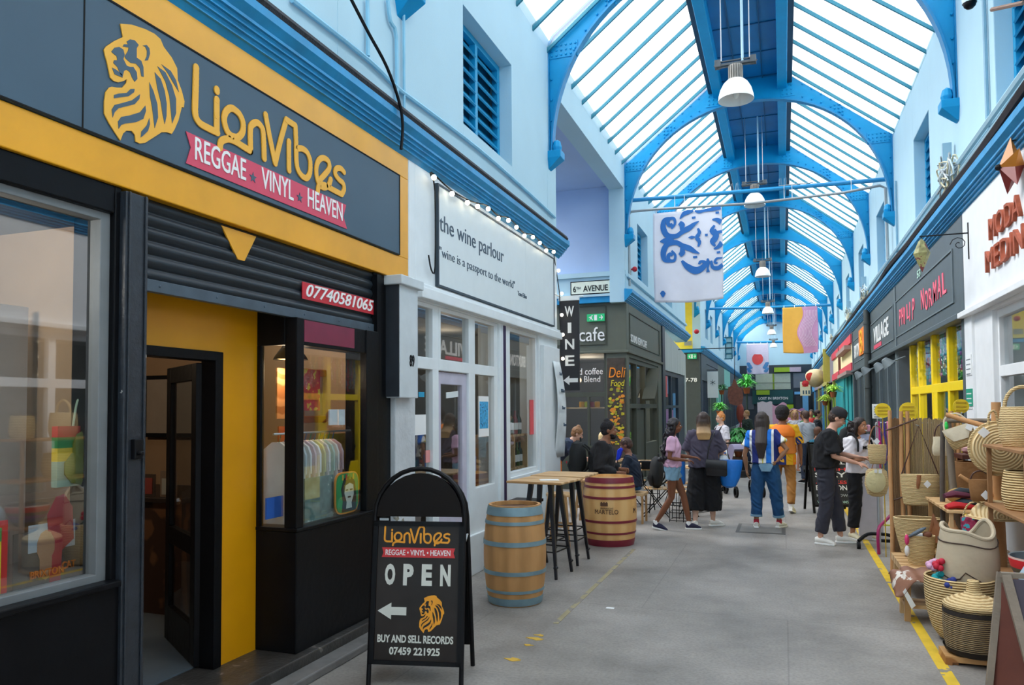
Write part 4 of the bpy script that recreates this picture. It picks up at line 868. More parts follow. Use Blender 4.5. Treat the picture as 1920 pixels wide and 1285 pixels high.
# grey clad shop, pier, second side avenue
b = MB(); b.box(XS-.3, 20.5, 0, XS+.04, 20.95, 4.0); struct(b.build('trim_27', mat('dark_slate_pier', '2b3743', .5)))
CL = banded('grey_clad_boards', 'a6afab', 'c0c8c4', 1.2, 'Y', .7, dist=.5, bump=.2)
b = MB(); b.prism([(20.95, 2.82), (25.9, 2.84), (25.9, 3.55), (20.95, 3.95)], (XS-.2, 0, 0), (0, 1, 0), (0, 0, 1), (.2, 0, 0)); b.box(XS-.2, 20.95, 0, XS, 21.2, 2.84); b.box(XS-.2, 25.6, 0, XS, 25.9, 2.84); struct(b.build('wall_clad_shop', CL))
g = world_struct('window_32', (XS, 23, 1)); b = MB()
for a, c, d, e in ((21.2, 21.35, .1, 2.82), (22.6, 22.7, .1, 2.82), (24.2, 25.6, .1, 2.82), (21.2, 25.6, 1.75, 1.83), (21.2, 25.6, 2.7, 2.82), (21.2, 24.2, .1, .8)): b.box(XS-.12, a, d, XS-.04, c, e)
b.build('window_frame', mat('navy_frame', '26384a', .5), g); b = MB(); b.box(XS-.09, 21.3, .8, XS-.085, 24.2, 2.7); b.build('glass_pane', glass, g)
b = MB(); b.box(-6, 20.95, 0, -5.9, 26, 4); b.box(-6, 20.95, 2.85, XS-.2, 26, 2.9); struct(b.build('wall_clad_shop_room', int_grey))
g = world_thing('open_sign_stripe', 'red and white strip sign in the grey clad shop window', 'sign', (XS-.1, 21.6, 2)); p, q = at(1248, 705, X=XS-.05), at(1252, 745, X=XS-.05); b = MB(); b.box(XS-.06, p.y, q.z, XS-.05, q.y, p.z); b.build('strip', flat('c85a5a'), g)
# corner shop 77-78 facing the camera across the second avenue
YD = 31
b = MB(); b.box(-9, YD, 0, XS-.05, YD+.2, 4.0); b.box(XS-.2, YD, 2.9, XS-.05, 39, 4.0); b.box(XS-.2, YD, 0, XS-.05, YD+.3, 2.9); struct(b.build('wall_corner_shop', mat('charcoal_green', '3f4644', .6)))
b = MB(); b.box(-9, YD-.05, 4.0, XS, YD+.1, 4.15); struct(b.build('trim_28', corn_blue))
g = world_thing('exit_sign', 'small green exit sign over the shop numbered 77-78', 'sign', (-3.4, YD, 3.7)); p, q = at(1289, 664, Y=YD-.02), at(1306, 671, Y=YD-.02); exit_art(g, p.x, q.x, q.z-.05, p.z, YD-.02)
p, q = at(1284, 717, Y=YD-.02), at(1307, 717, Y=YD-.02); g = world_thing('number_sign', 'white painted number 77-78 on the dark corner shop', 'sign', (-3.5, YD, 3)); text('77-78', 'lettering', (p.x-.12, YD-.015, p.z), FW, .17, white_t, g, w=q.x-p.x+.12, weight=.02)
g = world_thing('street_sign', 'small avenue nameplate on the yellow wall', 'sign', (-3.6, YD-.05, 4.3)); p, q = at(1283, 640, Y=YD-.1), at(1297, 648, Y=YD-.1); b = MB(); b.box(p.x, YD-.12, q.z, q.x, YD-.1, p.z); b.build('plate', flat('8f968c'), g)
g = world_thing('hanging_sign', 'white vertical hanging sign with a star shaped asterisk', 'sign', (-2.85, 30.6, 3.0)); YH = 33.5; p, q = at(1326, 697, Y=YH), at(1347, 746, Y=YH)
b = MB(); b.box(p.x, YH, q.z, q.x, YH+.04, p.z); b.build('sign_board', cream_w, g); b = MB(); cx_ = (p.x+q.x)/2; cz_ = p.z-.42*(p.z-q.z)
for i in range(6): a = i*PI/3; b.beam((cx_, YH-.004, cz_), (cx_+.12*math.sin(a), YH-.004, cz_+.12*math.cos(a)), .012, .018)
b.build('asterisk', black_m, g); b = MB(); b.tube([(p.x-.15, YH+.02, p.z+.06), (q.x, YH+.02, p.z+.06)], .015, 5); b.tube([(p.x-.1, YH+.02, p.z+.36), (q.x, YH+.02, p.z+.06)], .012, 5); b.tube([(p.x-.1, YH+.02, p.z+.06), (p.x-.1, YH+.02, p.z+.36)], .012, 5); b.build('bracket', black_m, g)
# remaining left fronts
b = MB(); cols = ['44505a', '3c4a5c', '5a6a66', '7fc4b8', '4a5560']
ms = [mat('front_'+c, c, .6, var=.1) for c in cols]
yy = YD+.3; k = 0
for yn in (35, 39.5, 44, 49, 54, 60):
    b.box(XS-.2, yy, 2.9, XS-.02, yn, 4.0, k % 5); b.box(XS-.2, yy, 0, XS-.02, yy+.4, 2.9, (k+1) % 5); b.box(XS-.4, yy+.4, 0, XS-.3, yn, 2.9, (k+2) % 5); b.box(XS-.32, yy+.4, 0, XS-.02, yn, .5, (k+3) % 5)
    for j in range(4): b.box(XS-.2, yy+.4+(yn-yy-.4)*(j+1)/5, .5, XS-.05, yy+.48+(yn-yy-.4)*(j+1)/5, 2.9, (k+1) % 5)
    yy = yn; k += 1
struct(b.build('wall_left_far', ms))
# ---------------------------------------------------------------- right side shops
XQ = XR
V3_ = lambda *a: Vector(a)
def pane_box(b, y0, y1, z0, z1, x0=XQ-.0, x1=XQ+.08, mi=0): b.box(min(x0, x1), y0, z0, max(x0, x1), y1, z1, mi)
wshop = mat('white_render_right', 'eceef0', .6, var=.03)
b = MB(); wallx(b, XQ+.0, XQ+.3, -6, 10.05, 0, 2.8, [(-3, -.5, .7, 2.7), (.3, 4.0, .7, 2.7), (4.5, 8.95, .7, 2.74)])
b.box(XQ-.02, -6, 2.80, XQ+.3, 10.05, 4.05); b.box(XQ-.1, -6, 2.78, XQ, 10.05, 2.84); b.box(XQ-.03, 9.7, 0, XQ+.02, 10.05, 2.8)
struct(b.build('wall_white_shop', wshop, bevel=.006))
n_ = 33
for (y0, y1) in ((-3, -.5), (.3, 4.0), (4.5, 8.95)):
    g = world_struct('window_%d' % n_, (XQ, (y0+y1)/2, .7)); n_ += 1; b = MB()
    ys = [y0+(y1-y0)*k/4 for k in range(5)]
    for i, y in enumerate(ys): b.box(XQ+.05, y-.05 if i else y, .7, XQ+.13, y+.05 if i < 4 else y, 2.74)
    for z0, z1 in ((.7, .78), (2.05, 2.16), (2.66, 2.74)): b.box(XQ+.05, y0, z0, XQ+.13, y1, z1)
    b.build('window_frame', wshop, g, bevel=.005); b = MB(); b.box(XQ+.09, y0, .7, XQ+.095, y1, 2.74); b.build('glass_pane', glass_l, g)
b = MB(); b.box(XQ+2, -6, 0, XQ+2.1, 10, 2.9); b.box(XQ+.3, -6, 2.8, XQ+2.1, 10, 2.9); b.box(XQ+.3, 9.9, 0, XQ+2.1, 10, 2.9); struct(b.build('wall_white_shop_room', mat('pale_grey_room', 'd2d6d6', .9))); point('bead_light', (XR+.8, 12.3, 2.3), 18, (1, .95, .9))  # point light added to brighten the dark beads, without a fixture
g = world_thing('shop_lettering', 'terracotta raised letters reading MODA MEDINA on the white shop wall', 'lettering', (XQ, 8.2, 3.3)); terr = mat('terracotta_letters', 'a9553a', .7, var=.2, sc=20)
text('MODA', 'word', (XQ-.035, 8.75, 3.43), RW, .22, terr, g, w=1.05, depth=.02); text('MEDINA', 'word', (XQ-.035, 8.92, 3.13), RW, .22, terr, g, w=1.62, depth=.02)
g = thing('star_lantern', 'dark red and amber metal star lantern on the white shop wall', 'lantern', (XQ-.12, 7.62, 3.86)); b = MB(); R_ = .26
pts = [(math.sin(i*PI/5)*(R_ if i % 2 == 0 else R_*.42), math.cos(i*PI/5)*(R_ if i % 2 == 0 else R_*.42)) for i in range(10)]
for i in range(10):
    a, c = pts[i], pts[(i+1) % 10]; b.add([(-.1, 0, 0), (0, a[0], a[1]), (0, c[0], c[1])], [(0, 1, 2)], i % 2); b.add([(.1, 0, 0), (0, a[0], a[1]), (0, c[0], c[1])], [(0, 2, 1)], i % 2)
b.build('star_body', [flat('7d2a26', .4), flat('c07a2c', .4)], g); b = MB(); b.tube([(.0, 0, .22), (.1, 0, .25)], .01, 5); b.ball((-.1, 0, 0), .03, 8); b.build('hook', black_m, g)
# wall bracket and hanging lantern
p = at(1820, 440, X=XQ); g = world_thing('wall_lantern', 'pointed glass lantern hanging from a scrolled black wall bracket', 'lantern', (XQ, p.y, p.z)); b = MB()
yb = p.y; zb = p.z+.02
b.box(XQ-.03, yb-.01, zb-.3, XQ-.02, yb+.01, zb+.12); b.tube([(XQ-.02, yb, zb), (XQ-.52, yb, zb+.0)], .008, 5)
b.tube([(XQ-.03+-.09-.09*(1-k/14)*math.cos(k*.7), yb, zb-.12+.09*(1-k/14)*math.sin(k*.7)) for k in range(13)], .005, 5); b.build('bracket', black_m, g)
b = MB(); lx = XQ-.5; b.lathe([(0, -.42), (.035, -.34), (.09, -.2), (.035, -.06), (.0, -.02)], (lx, yb, zb), 6, 0); b.tube([(lx, yb, zb), (lx, yb, zb-.04)], .005, 4, 1)
b.build('lantern_glass', [mat('coloured_lantern', '8d8a5a', .3, var=.5, sc=14, c2='7a3a3a', c2at=.6), black_m], g)
# notices on the white pilaster
for lab, a, c, m_ in (('white notice with small print on the white pilaster', (1811, 667), (1822, 703), paper), ('green and white fire exit notice on the white pilaster', (1812, 730), (1824, 762), flat('1f9a7a'))):
    p, q = at(*a, X=XQ-.035), at(*c, X=XQ-.035); g = world_thing('wall_notice', lab, 'notice', (XQ, p.y, q.z)); b = MB(); b.box(XQ-.04, q.y, q.z, XQ-.032, p.y, p.z); b.build('sheet', m_, g)
    b = MB()
    for i in range(4): z = p.z-.05-i*.055; b.box(XQ-.0412, q.y+.03, z-.012, XQ-.0402, p.y-.03, z+.0)
    b.build('print_lines', flat('7a8288') if m_ is paper else white_t, g)
# dark shop row
CG = mat('charcoal_fascia', '545e63', .5, var=.05); CG2 = mat('charcoal_light', '6f7b80', .5, var=.05)
b = MB()
b.box(XQ-.02, 10.08, 2.80, XQ+.3, 15.66, 4.06); b.box(XQ-.02, 15.66, 2.83, XQ+.3, 24.9, 4.06)
b.box(XQ-.1, 10.08, 2.78, XQ, 24.9, 2.85)
for y in (10.08, 15.55, 20.3, 24.8): b.box(XQ-.02, y, 0, XQ+.3, y+.18, 2.8)
struct(b.build('wall_charcoal_shops', CG, bevel=.008))
b = MB()
for (a, c) in ((10.6, 15.6), (15.95, 19.85), (20.75, 24.6)):
    for y0, y1, z0, z1 in ((a, c, 3.04, 3.06), (a, c, 3.70, 3.72), (a, a+.03, 3.04, 3.72), (c-.03, c, 3.04, 3.72)): b.box(XQ-.035, y0, z0, XQ-.02, y1, z1)
for y in (15.6, 20.35, 24.85): b.box(XQ-.04, y, .0, XQ-.01, y+.12, 4.0)
struct(b.build('trim_40', CG2))
b = MB(); b.box(XQ+1.8, 10, 0, XQ+1.9, 60, 2.9); b.box(XQ+.3, 10.2, 2.8, XQ+1.9, 60, 2.9); b.box(XQ+.3, 15.5, 0, XQ+1.9, 15.6, 2.9); b.box(XQ+.3, 20.3, 0, XQ+1.9, 20.4, 2.9); struct(b.build('wall_right_rooms', int_dark))
g = world_thing('shop_sign_lettering', 'pink ransom note letters reading PHILIP NORMAL on the charcoal fascia', 'lettering', (XQ, 13, 3.2)); pink = mat('neon_pink_letters', 'ff7088', .5, var=.02)
random.seed(11)
for word, ya, yb_ in (('PHILIP', 15.2, 13.45), ('NORMAL', 12.9, 10.95)):
    st_ = (ya-yb_)/len(word)
    for i, ch in enumerate(word): text(ch, 'letter', (XQ-.026, ya-st_*i, 3.2+random.uniform(-.03, .06)), RW, random.uniform(.25, .34), pink, g, w=st_*(.3 if ch == 'I' else .78), weight=.008, shear=random.uniform(-.1, .1))
p = at(1723, 516, X=XQ); g = world_thing('number_plaque', 'small pale green number on the charcoal fascia', 'sign', (XQ, p.y, p.z)); text('53', 'number', (XQ-.026, p.y, p.z-.06), RW, .12, flat('b8dccb'), g, w=.3, weight=.02)
g = world_thing('shop_sign_lettering', 'white capitals reading VILLAGE with a red line under them', 'lettering', (XQ, 18, 3.2)); text('VILLAGE', 'word', (XQ-.026, 19.3, 3.2), RW, .38, white_t, g, w=2.6, weight=.02); b = MB(); b.box(XQ-.03, 17.9, 3.08, XQ-.022, 19.3, 3.17); b.build('red_underline', flat('e0506a'), g)
g = world_thing('shop_sign_lettering', 'white word beside an orange figure eight panel', 'lettering', (XQ, 23, 3.2)); text('BRIXTON', 'word', (XQ-.026, 24.4, 3.18), RW, .38, white_t, g, w=1.5, weight=.02)
b = MB(); b.box(XQ-.05, 21.3, 3.15, XQ-.02, 22.7, 3.85); b.build('orange_panel', flat('f0822e'), g)
b = MB(); ribbon(b, [(22.0+.22*math.cos(t), 3.66+.11*math.sin(t)) for t in [i*PI/6 for i in range(12)]], .07, (XQ-.052, 0, 0), (0, 1, 0), (0, 0, 1), (-.01, 0, 0), closed=True); ribbon(b, [(22.0+.26*math.cos(t), 3.36+.14*math.sin(t)) for t in [i*PI/6 for i in range(12)]], .08, (XQ-.052, 0, 0), (0, 1, 0), (0, 0, 1), (-.01, 0, 0), closed=True); b.build('eight', flat('f5c83a'), g)
b = MB(); b.tube([(XQ-.10, 19.98, 0), (XQ-.10, 19.98, 4.1)], .075, 12); 
for z in (1, 2.2, 3.05, 3.75): b.tube([(XQ-.10, 19.98, z), (XQ-.10, 19.98, z+.06)], .09, 12)
tag(b.build('downpipe', mat('dark_iron', '4a4f4e', .6, var=.1), smooth=True), 'thick dark cast iron downpipe between the charcoal shops', 'pipe')
# yellow framed window with beads
g = world_struct('window_40', (XQ, 12.3, .6)); yel = mat('sunny_yellow_paint', 'ffdc10', .4, var=.03); b = MB()
for y in (14.42, 13.6, 12.45, 11.3, 10.2): b.box(XQ+.02, y-.06, .1, XQ+.12, y+.06, 2.8)
b.box(XQ+.02, 10.2, 1.95, XQ+.12, 14.4, 2.07); b.box(XQ+.02, 10.2, .1, XQ+.12, 14.4, .7); b.box(XQ+.02, 12.1, .1, XQ+.12, 12.35, 1.95); b.build('window_frame', yel, g, bevel=.006)
b = MB(); b.box(XQ+.07, 10.2, .7, XQ+.075, 14.4, 2.8); b.build('glass_pane', glass_l, g)
b = MB(); b.box(XQ+.1, 11.4, .1, XQ+.13, 12.1, 1.95); b.build('door_panel', flat('17566e'), g)
random.seed(5); cs = ['d02a5a', '2f9a72', 'a8a84a', 'd8bc5a', 'a83a94', '4a8aaa', 'e4e4d8', '6a4a3a']
bd = MB()
for i in range(95):
    y = 10.3+4.05*i/95; c = random.randrange(8); z = 2.76
    while z > 2.1+.25*random.random(): bd.ball((XQ+.10+.04*random.random(), y, z), (.017, .017, .03), 4, c); z -= .055
o = bd.build('bead_curtain', [flat(c, .25) for c in cs]); tag(o, 'strings of dark pink and green beads behind the yellow window', 'bead curtain'); o['kind'] = 'stuff'
b = MB()
for y in (13.1, 13.35): b.lathe([(.08, 0), (.13, .2), (.10, .45), (.14, .62), (.05, .7), (0, .7)], (XQ+.4, y, .95), 10)
tag(b.build('hanging_dresses', flat('d8dadc'), smooth=True), 'pale garments on display behind the yellow framed window', 'clothes')
for (px, py, r_, lab) in ((1655, 770, .14, 'leftmost yellow paper disc sign on the stall'), (1703, 770, .14, 'yellow paper disc sign above the reed screen'), (1802, 762, .12, 'yellow paper disc sign above the grey rail')):
    p = at(px, py, Y=9.7 if px < 1700 else 8.95); b = MB(); b.lathe([(0, -.006), (r_*.62, -.006), (r_*.62, .006), (0, .006)], (0, 0, 0), 20, M=Matrix.Translation(p) @ Matrix.Rotation(PI/2, 4, 'X')); 
    for k in range(3): b.box(-r_*.4, -.010, -.05+.04*k, r_*.4, -.007, -.035+.04*k, 1, M=Matrix.Translation(p))
    b.tube([p+Vector((0, .02, 0)), (p.x, p.y+.02, 0)], .006, 5, 1)
    tag(b.build('disc_sign', [flat('f2d22e'), flat('c8a41e')]), lab, 'sign')
# charcoal shuttered doors with spot lamps
b = MB()
for i in range(44): y = 15.75+i*.10; b.box(XQ+.06, y, .05, XQ+.1+.01*(i % 2), y+.085, 2.8)
for i in range(42): y = 20.55+i*.10; b.box(XQ+.06, y, .05, XQ+.1+.01*(i % 2), y+.085, 2.8)
for y in (17.2, 18.6, 22.0, 23.4): b.box(XQ+.0, y, 0, XQ+.08, y+.1, 2.8, 1)
struct(b.build('door_3', [mat('charcoal_boards', '3e4a50', .6, var=.1), CG2]))
for i, (px, py) in enumerate(((1663, 680), (1647, 688), (1622, 695), (1609, 703))):
    p = at(px, py, X=XQ-.28); g = world_thing('spot_lamp', ['grey floodlight under the fascia, nearest the camera', 'grey floodlight under the VILLAGE fascia, second from the camera', 'grey floodlight just past the downpipe', 'grey floodlight furthest down the charcoal shops'][i], 'lamp', p, group='floodlights under the charcoal fascia')
    b = MB(); b.tube([p+Vector((.3, 0, .1)), p+Vector((.05, 0, 0))], .018, 6); b.build('arm', CG2, g); b = MB(); b.lathe([(.02, .09), (.05, .08), (.12, -.07), (.11, -.07), (.0, -.02)], (0, 0, 0), 12, M=Matrix.Translation(p) @ Matrix.Rotation(-.7, 4, 'Y')); b.build('lamp_head', CG2, g, smooth=True)
# cream and red shop, teal door
b = MB(); b.box(XQ-.02, 24.9, 2.85, XQ+.3, 34.5, 4.05, 0); b.box(XQ-.08, 24.95, 2.85, XQ-.02, 34.5, 3.1, 1); b.box(XQ-.08, 24.95, 3.72, XQ-.02, 34.5, 3.98, 1); b.box(XQ-.09, 30.1, 2.85, XQ-.02, 30.4, 4.0, 2)
b.box(XQ+.05, 24.95, 0, XQ+.15, 34.5, 2.85, 3)
for y in (26.3, 27.8, 29.3): b.box(XQ+.02, y, 0, XQ+.06, y+.06, 2.85, 4)
b.box(XQ-.22, 24.95, 2.75, XQ-.02, 29, 2.86, 5); b.box(XQ-.22, 25.5, 3.55, XQ-.02, 29.5, 3.68, 5)
struct(b.build('wall_cream_shop', [flat('f6e9bb'), flat('da4c5c'), flat('6a4038'), flat('138f98'), flat('0e6f78'), flat('a08a86')]))
b = MB(); k = 0
for y0, y1, c in ((34.5, 38.5, 0), (38.5, 44, 1), (44, 49, 2), (49, 55, 0), (55, 60, 3)):
    b.box(XQ-.02, y0, 2.85, XQ+.3, y1, 4.05, c); b.box(XQ+.05, y0, 0, XQ+.15, y1, 2.85, 4); b.box(XQ-.04, y0, 0, XQ+.1, y0+.35, 2.9, (c+5) % 4 if c != 3 else 3)
b.box(XQ-.1, 38, 0, XQ-.02, 38.6, 2.9, 5)
struct(b.build('wall_right_far', [flat('8d8590'), flat('b8ae5a'), flat('a89684'), flat('4f9ad0'), flat('33383c'), flat('a4a62a')]))
# fish shaped sculpture on the yellow board
p = at(1524, 711, Y=37.6); g = world_thing('fish_sculpture', 'pale fish shaped sculpture with a red round eye sticking out of a yellow board', 'sculpture', p)
q = V3_(1.72, 37.3, p.z+.2); d = q-p; b = MB(); b.tube([p-d*.42, p-d*.36, p-d*.15, p+d*.2, p+d*.6, p+d*.95, q], [.06, .24, .40, .44, .38, .26, .18], 18); b.build('fish_body', flat('dfc9a0'), g, smooth=True)
for nm_, dx, dz, r_, c_ in (('eye', -.12, .10, .19, 'e23a34'), ('mouth', -.34, -.22, .15, 'd8323c')):
    e = p+V3_(dx, -.37, dz); b = MB(); b.lathe([(0, -.08), (r_, -.05), (r_, .05), (0, .05)], (0, 0, 0), 20, M=Matrix.Translation(e) @ Matrix.Rotation(-PI/2, 4, 'X')); b.build(nm_, flat(c_), g)
b = MB(); b.box(1.75, 36.9, 2.9, 2.04, 37.1, 4.4); b.build('yellow_board', flat('cdbf58'), g)
p, q = at(1500, 716, Y=40), at(1520, 742, Y=40); g = world_thing('hanging_sign', 'cream hanging menu board with small blue figures beside the fish', 'sign', p); b = MB(); b.box(p.x, 40, q.z, q.x, 40.06, p.z); b.build('board', flat('efe8cc'), g); b = MB()
for i in range(4): b.box(p.x+.12+.13*i, 39.99, q.z+.08, p.x+.18+.13*i, 40, q.z+.26)
b.box(p.x+.1, 39.99, q.z+.45, q.x-.1, 40, q.z+.5, 1); b.build('figures', [flat('2a5a78'), flat('e0a04a')], g); b = MB(); b.tube([(p.x, 40.03, p.z+.03), (XR, 40.03, p.z+.03)], .02, 5); b.build('arm', black_m, g)
# bent pipes and cables on the right wall above the cornice
def pipe(name, label, pts, r, m, cat='pipe', n=6): b = MB(); b.tube(pts, r, n); return tag(b.build(name, m, smooth=True), label, cat)
def wallpx(L, X): return [at(x, y, X=X) for x, y in L]
cable_w = mat('white_cable_paint', 'dbeaf2', .5)
pipe('conduit', 'long pale blue pipe running along the right wall above the black pipe', [Vector((XR-.05, y, 4.62)) for y in (1, 10.3, 24, 58)], .035, wall_blue)
pipe('conduit', 'second slimmer pale pipe just under the long one on the right wall', [Vector((XR-.04, y, 4.52)) for y in (1, 10.3, 24, 58)], .02, wall_blue)
pipe('cable_bundle', 'thick black cable bundle lying on the right cornice', smooth2([Vector((XR-.15+.02*math.sin(k), k*1.3, 4.31+.02*math.sin(k*1.7))) for k in range(0, 45)], 2), .05, mat('sooty_cable', '2f2a2e', .8, var=.3, sc=8, c2='7d7440', c2at=.75), 'cable')
for x_, y0_, z0_, z1_, lab in ((XR-.03, 8.75, 4.6, 6.0, 'thin grey vertical pipe on the right wall below the camera'), (XR-.03, 15.2, 4.5, 5.9, 'thin vertical pipe beside the second right arch'), ):
    pipe('vertical_pipe', lab, [Vector((x_, y0_, z0_)), Vector((x_, y0_, z1_))], .02, mat('blue_grey_pipe', '7fa8bf', .5))
random.seed(21)
for cl, (yc, n, lab) in enumerate(((10.25, 9, 'knot of white and grey cables on the right wall by the white shop corner'), (20.3, 7, 'knot of white cables above the dark downpipe'), (24.9, 6, 'tangle of pale cables above the cream shop'), (33.5, 6, 'tangle of pale cables far down the right wall'))):
    g = world_thing('cable_tangle', lab, 'cables', (XR-.1, yc, 4.5))
    for i in range(n):
        b = MB(); pts = [Vector((XR-.08-.12*random.random(), yc+random.uniform(-.28, .28), 4.38+random.uniform(-.05, .4))) for _ in range(6)]; pts.insert(0, Vector((XR-.05, yc-.3, 4.6))); b.tube(smooth2(pts, 3), .010, 5); b.build('cable_loop', [cable_w, mat('cable_grey', '9aa2a6', .6), mat('cable_cream', 'cfc7a8', .6)][i % 3], g)
    b = MB(); b.box(XR-.12, yc-.08, 4.45, XR-.02, yc+.1, 4.68); b.build('junction_box', cable_w, g, bevel=.006)
    b = MB(); b.box(XR-.14, yc+.14, 4.62, XR-.04, yc+.20, 5.0); b.build('bracket_plate', mat('steel_plate', '9dbdce', .4, metal=.3), g)
g = world_thing('security_camera', 'small dome security camera on the right wall at the top edge', 'camera', (XR, 9.3, 6.1)); p = at(1818, 6, X=XR-.25)
b = MB(); b.ball(p, .06, 12); b.build('dome', black_m, g, smooth=True); b = MB(); b.lathe([(.065, 0), (.07, .05), (.04, .09), (0, .09)], p, 14); b.tube([p+Vector((0, 0, .05)), p+Vector((.25, -.05, .0))], .02, 6); b.build('housing', cable_w, g, smooth=True)
p = at(1860, 18, X=XR-.2); pipe('wall_bracket', 'rusty forked bracket arm on the right wall near the top corner', [p, at(1920, 5, X=XR-.1)], .02, mat('rusty_steel', '86695a', .7, var=.2), 'bracket')
# far left louvre grille, brown hanging tag, lantern
g = world_thing('window_grille', 'tall barred grille jutting from the left wall far down the arcade', 'grille', (XL, 44, 5)); p, q = at(1360, 633, Y=44), at(1373, 673, Y=44); b = MB()
for i in range(5): z = q.z+(p.z-q.z)*i/4; b.box(p.x, 43.98, z-.03, q.x, 44.02, z+.03)
for x in (p.x, q.x): b.box(x-.03, 43.98, q.z, x+.03, 44.02, p.z)
b.build('bars', mat('dark_teal_steel', '1d6478', .5), g); b = MB(); b.box(p.x, 44.03, q.z, q.x, 44.05, p.z); b.build('panel', flat('9cc6cf'), g)
for z in (p.z, q.z): 
    b = MB(); b.tube([(XL, 44, z), (p.x, 44, z)], .03, 5); b.build('arm', mat('dark_teal_steel', '1d6478'), g)

# end of the arcade: dark front with green and grey panels
g = None
YE = 59.9
b = MB(); b.box(-3.4, YE, 0, 2.4, YE+.15, 4.95, 0); struct(b.build('wall_end_shop', mat('ink_blue_front', '2c3640', .6)))
b = MB(); W_ = [(-1.95, 0.55, 3.1, 4.3, 'b4bba8'), (-3.0, -2.2, 3.2, 4.1, '7d8288'), (.75, 1.6, 3.2, 4.3, '70747c'), (-3.0, -2.1, 1.6, 2.6, '5a6068'), (.9, 1.9, .6, 2.6, '3a4048')]
g = world_struct('window_50', (-.5, YE, 3))
for x0, x1, z0, z1, c in W_:
    b = MB(); b.box(x0, YE-.04, z0, x1, YE, z1); b.build('pane', flat(c, .3), g)
b = MB(); b.box(-.72, YE-.07, 3.1, -.6, YE-.04, 4.3); b.box(-1.95, YE-.07, 3.6, .55, YE-.05, 3.63, 1); b.build('mullion', [flat('7f9a2c'), flat('8a8f80')], g)
g = world_thing('shop_sign', 'dark green signboard reading LOST IN BRIXTON at the end of the arcade', 'sign', (-.6, YE, 2.4)); b = MB(); b.box(-2.2, YE-.12, 2.0, .7, YE, 3.05); b.build('board', flat('1c5050'), g); text('LOST IN BRIXTON', 'lettering', (-1.75, YE-.14, 2.33), FW, .2, white_t, g, w=2.1, weight=.02)
for lab, x0, x1, z0, z1, c in (('olive green panel above the end shop window', -.6, .5, 4.4, 4.75, '8fb024'), ('lime green poster square at the far end', .0, .72, 1.2, 1.95, 'a6c81c'), ('pale mauve poster above the end shop window', .5, 1.3, 4.4, 4.75, 'b9a6b4'), ('lime wedge on the end shop sign', -1.9, -.95, 2.7, 3.05, '9ab82a')):
    b = MB(); b.box(x0, YE-.2, z0, x1, YE+.01, z1); tag(b.build('poster', flat(c)), lab, 'panel')
b = MB(); b.box(1.35, YE-.6, 0, 1.75, YE-.4, 2.9); b.box(.8, YE-.6, 2.7, 1.75, YE-.4, 2.9); tag(b.build('door_surround', flat('6fb4e4')), 'sky blue door surround at the far right end of the arcade', 'door frame')
for lab, x, y, w_, h_, c in (('pale pink sheet backdrop beyond the crowd', -1.55, 50, .9, 1.75, 'd9cdd4'), ('pink wavy topped banner beyond the crowd', -.65, 50, .85, 1.6, 'dca6bf'), ('mauve cloth display beyond the crowd', .2, 48, 1.0, 1.3, 'b48ac0')):
    b = MB(); n = 12; pts = [(0, 0), (w_, 0)]+[(w_*(1-i/n), h_+(.12*math.sin(i/n*2*PI) if 'wavy' in lab else .04*math.sin(i))) for i in range(n+1)]
    b.prism(pts, (x, y, .35), (1, 0, 0), (0, 0, 1), (0, .06, 0)); b.box(x+.02, y, 0, x+.06, y+.05, .4); b.box(x+w_-.06, y, 0, x+w_-.02, y+.05, .4); tag(b.build('banner_stand', flat(c)), lab, 'banner')

# ---------------------------------------------------------------- overhead: lamps, bars, flags
def pendant(first, loc, topz, lab):
    k = loc[2]
    if first:
        r = dup(first, loc, 0, lab)
        for c in r.children:
            if c.name.startswith(('hanging_wires', 'support_rod')): c.scale.z = (8.43-k)/.77/3.2
        return r
    g = thing('pendant_lamp', lab, 'lamp', loc, group='white bell shaped pendant lamps')
    b = MB(); b.lathe([(.10, .37), (.15, .35), (.21, .29), (.265, .19), (.295, .08), (.305, 0), (.298, 0), (.285, .08), (.25, .19), (.19, .29), (.1, .34)], (0, 0, 0), 32); b.build('lamp_shade', mat('white_enamel', 'f4f4f2', .35, var=0), g, smooth=True)
    b = MB(); b.ball((0, 0, .14), (.06, .06, .12), 12); b.build('lamp_bulb', mat('frosted_bulb', 'f0efe8', .5, var=0), g, smooth=True)
    b = MB(); b.tube([(0, 0, .36), (0, 0, .62)], .105, 16); 
    for i in range(18): a = i*2*PI/18; b.box(-.006, .1, .37, .006, .125, .61, M=Matrix.Rotation(a, 4, 'Z'))
    b.build('heat_sink', mat('grey_fins', '98938c', .5, var=.2), g)
    b = MB(); b.box(-.27, -.05, .63, .27, .05, .67); b.tube([(-.36, 0, .66), (-.27, 0, .72), (.27, 0, .72), (.36, 0, .66), (.3, 0, .62), (-.3, 0, .62)], .018, 6, closed=True)
    for x in (-.3, .3): b.box(x-.05, -.07, .62, x+.05, .07, .74)
    b.build('mount_plate', mat('dull_iron', '5c6266', .5, metal=.4, var=.2), g, bevel=.004)
    b = MB()
    for x in (-.24, .24): b.tube([(x, 0, .72), (x, 0, 3.2)], .008, 6)
    b.build('hanging_wires', silver, g)
    b = MB(); b.tube([(.12, 0, .68), (.12, 0, 3.2)], .022, 8); b.build('support_rod', wall_blue, g); g.scale = (.77, .77, .77); return g
LP = [(10.45, 5.93), (17.8, 6.36), (24.5, 5.84), (32.8, 5.66), (43.5, 5.76), (52, 5.7)]
nm = ['nearest and largest white bell lamp under the roof ridge', 'second white bell lamp, hanging by the near crossbar', 'third white bell lamp down the arcade', 'fourth white bell lamp down the arcade', 'fifth white bell lamp, small and far', 'farthest white bell lamp, in front of the end wall']
PL = None
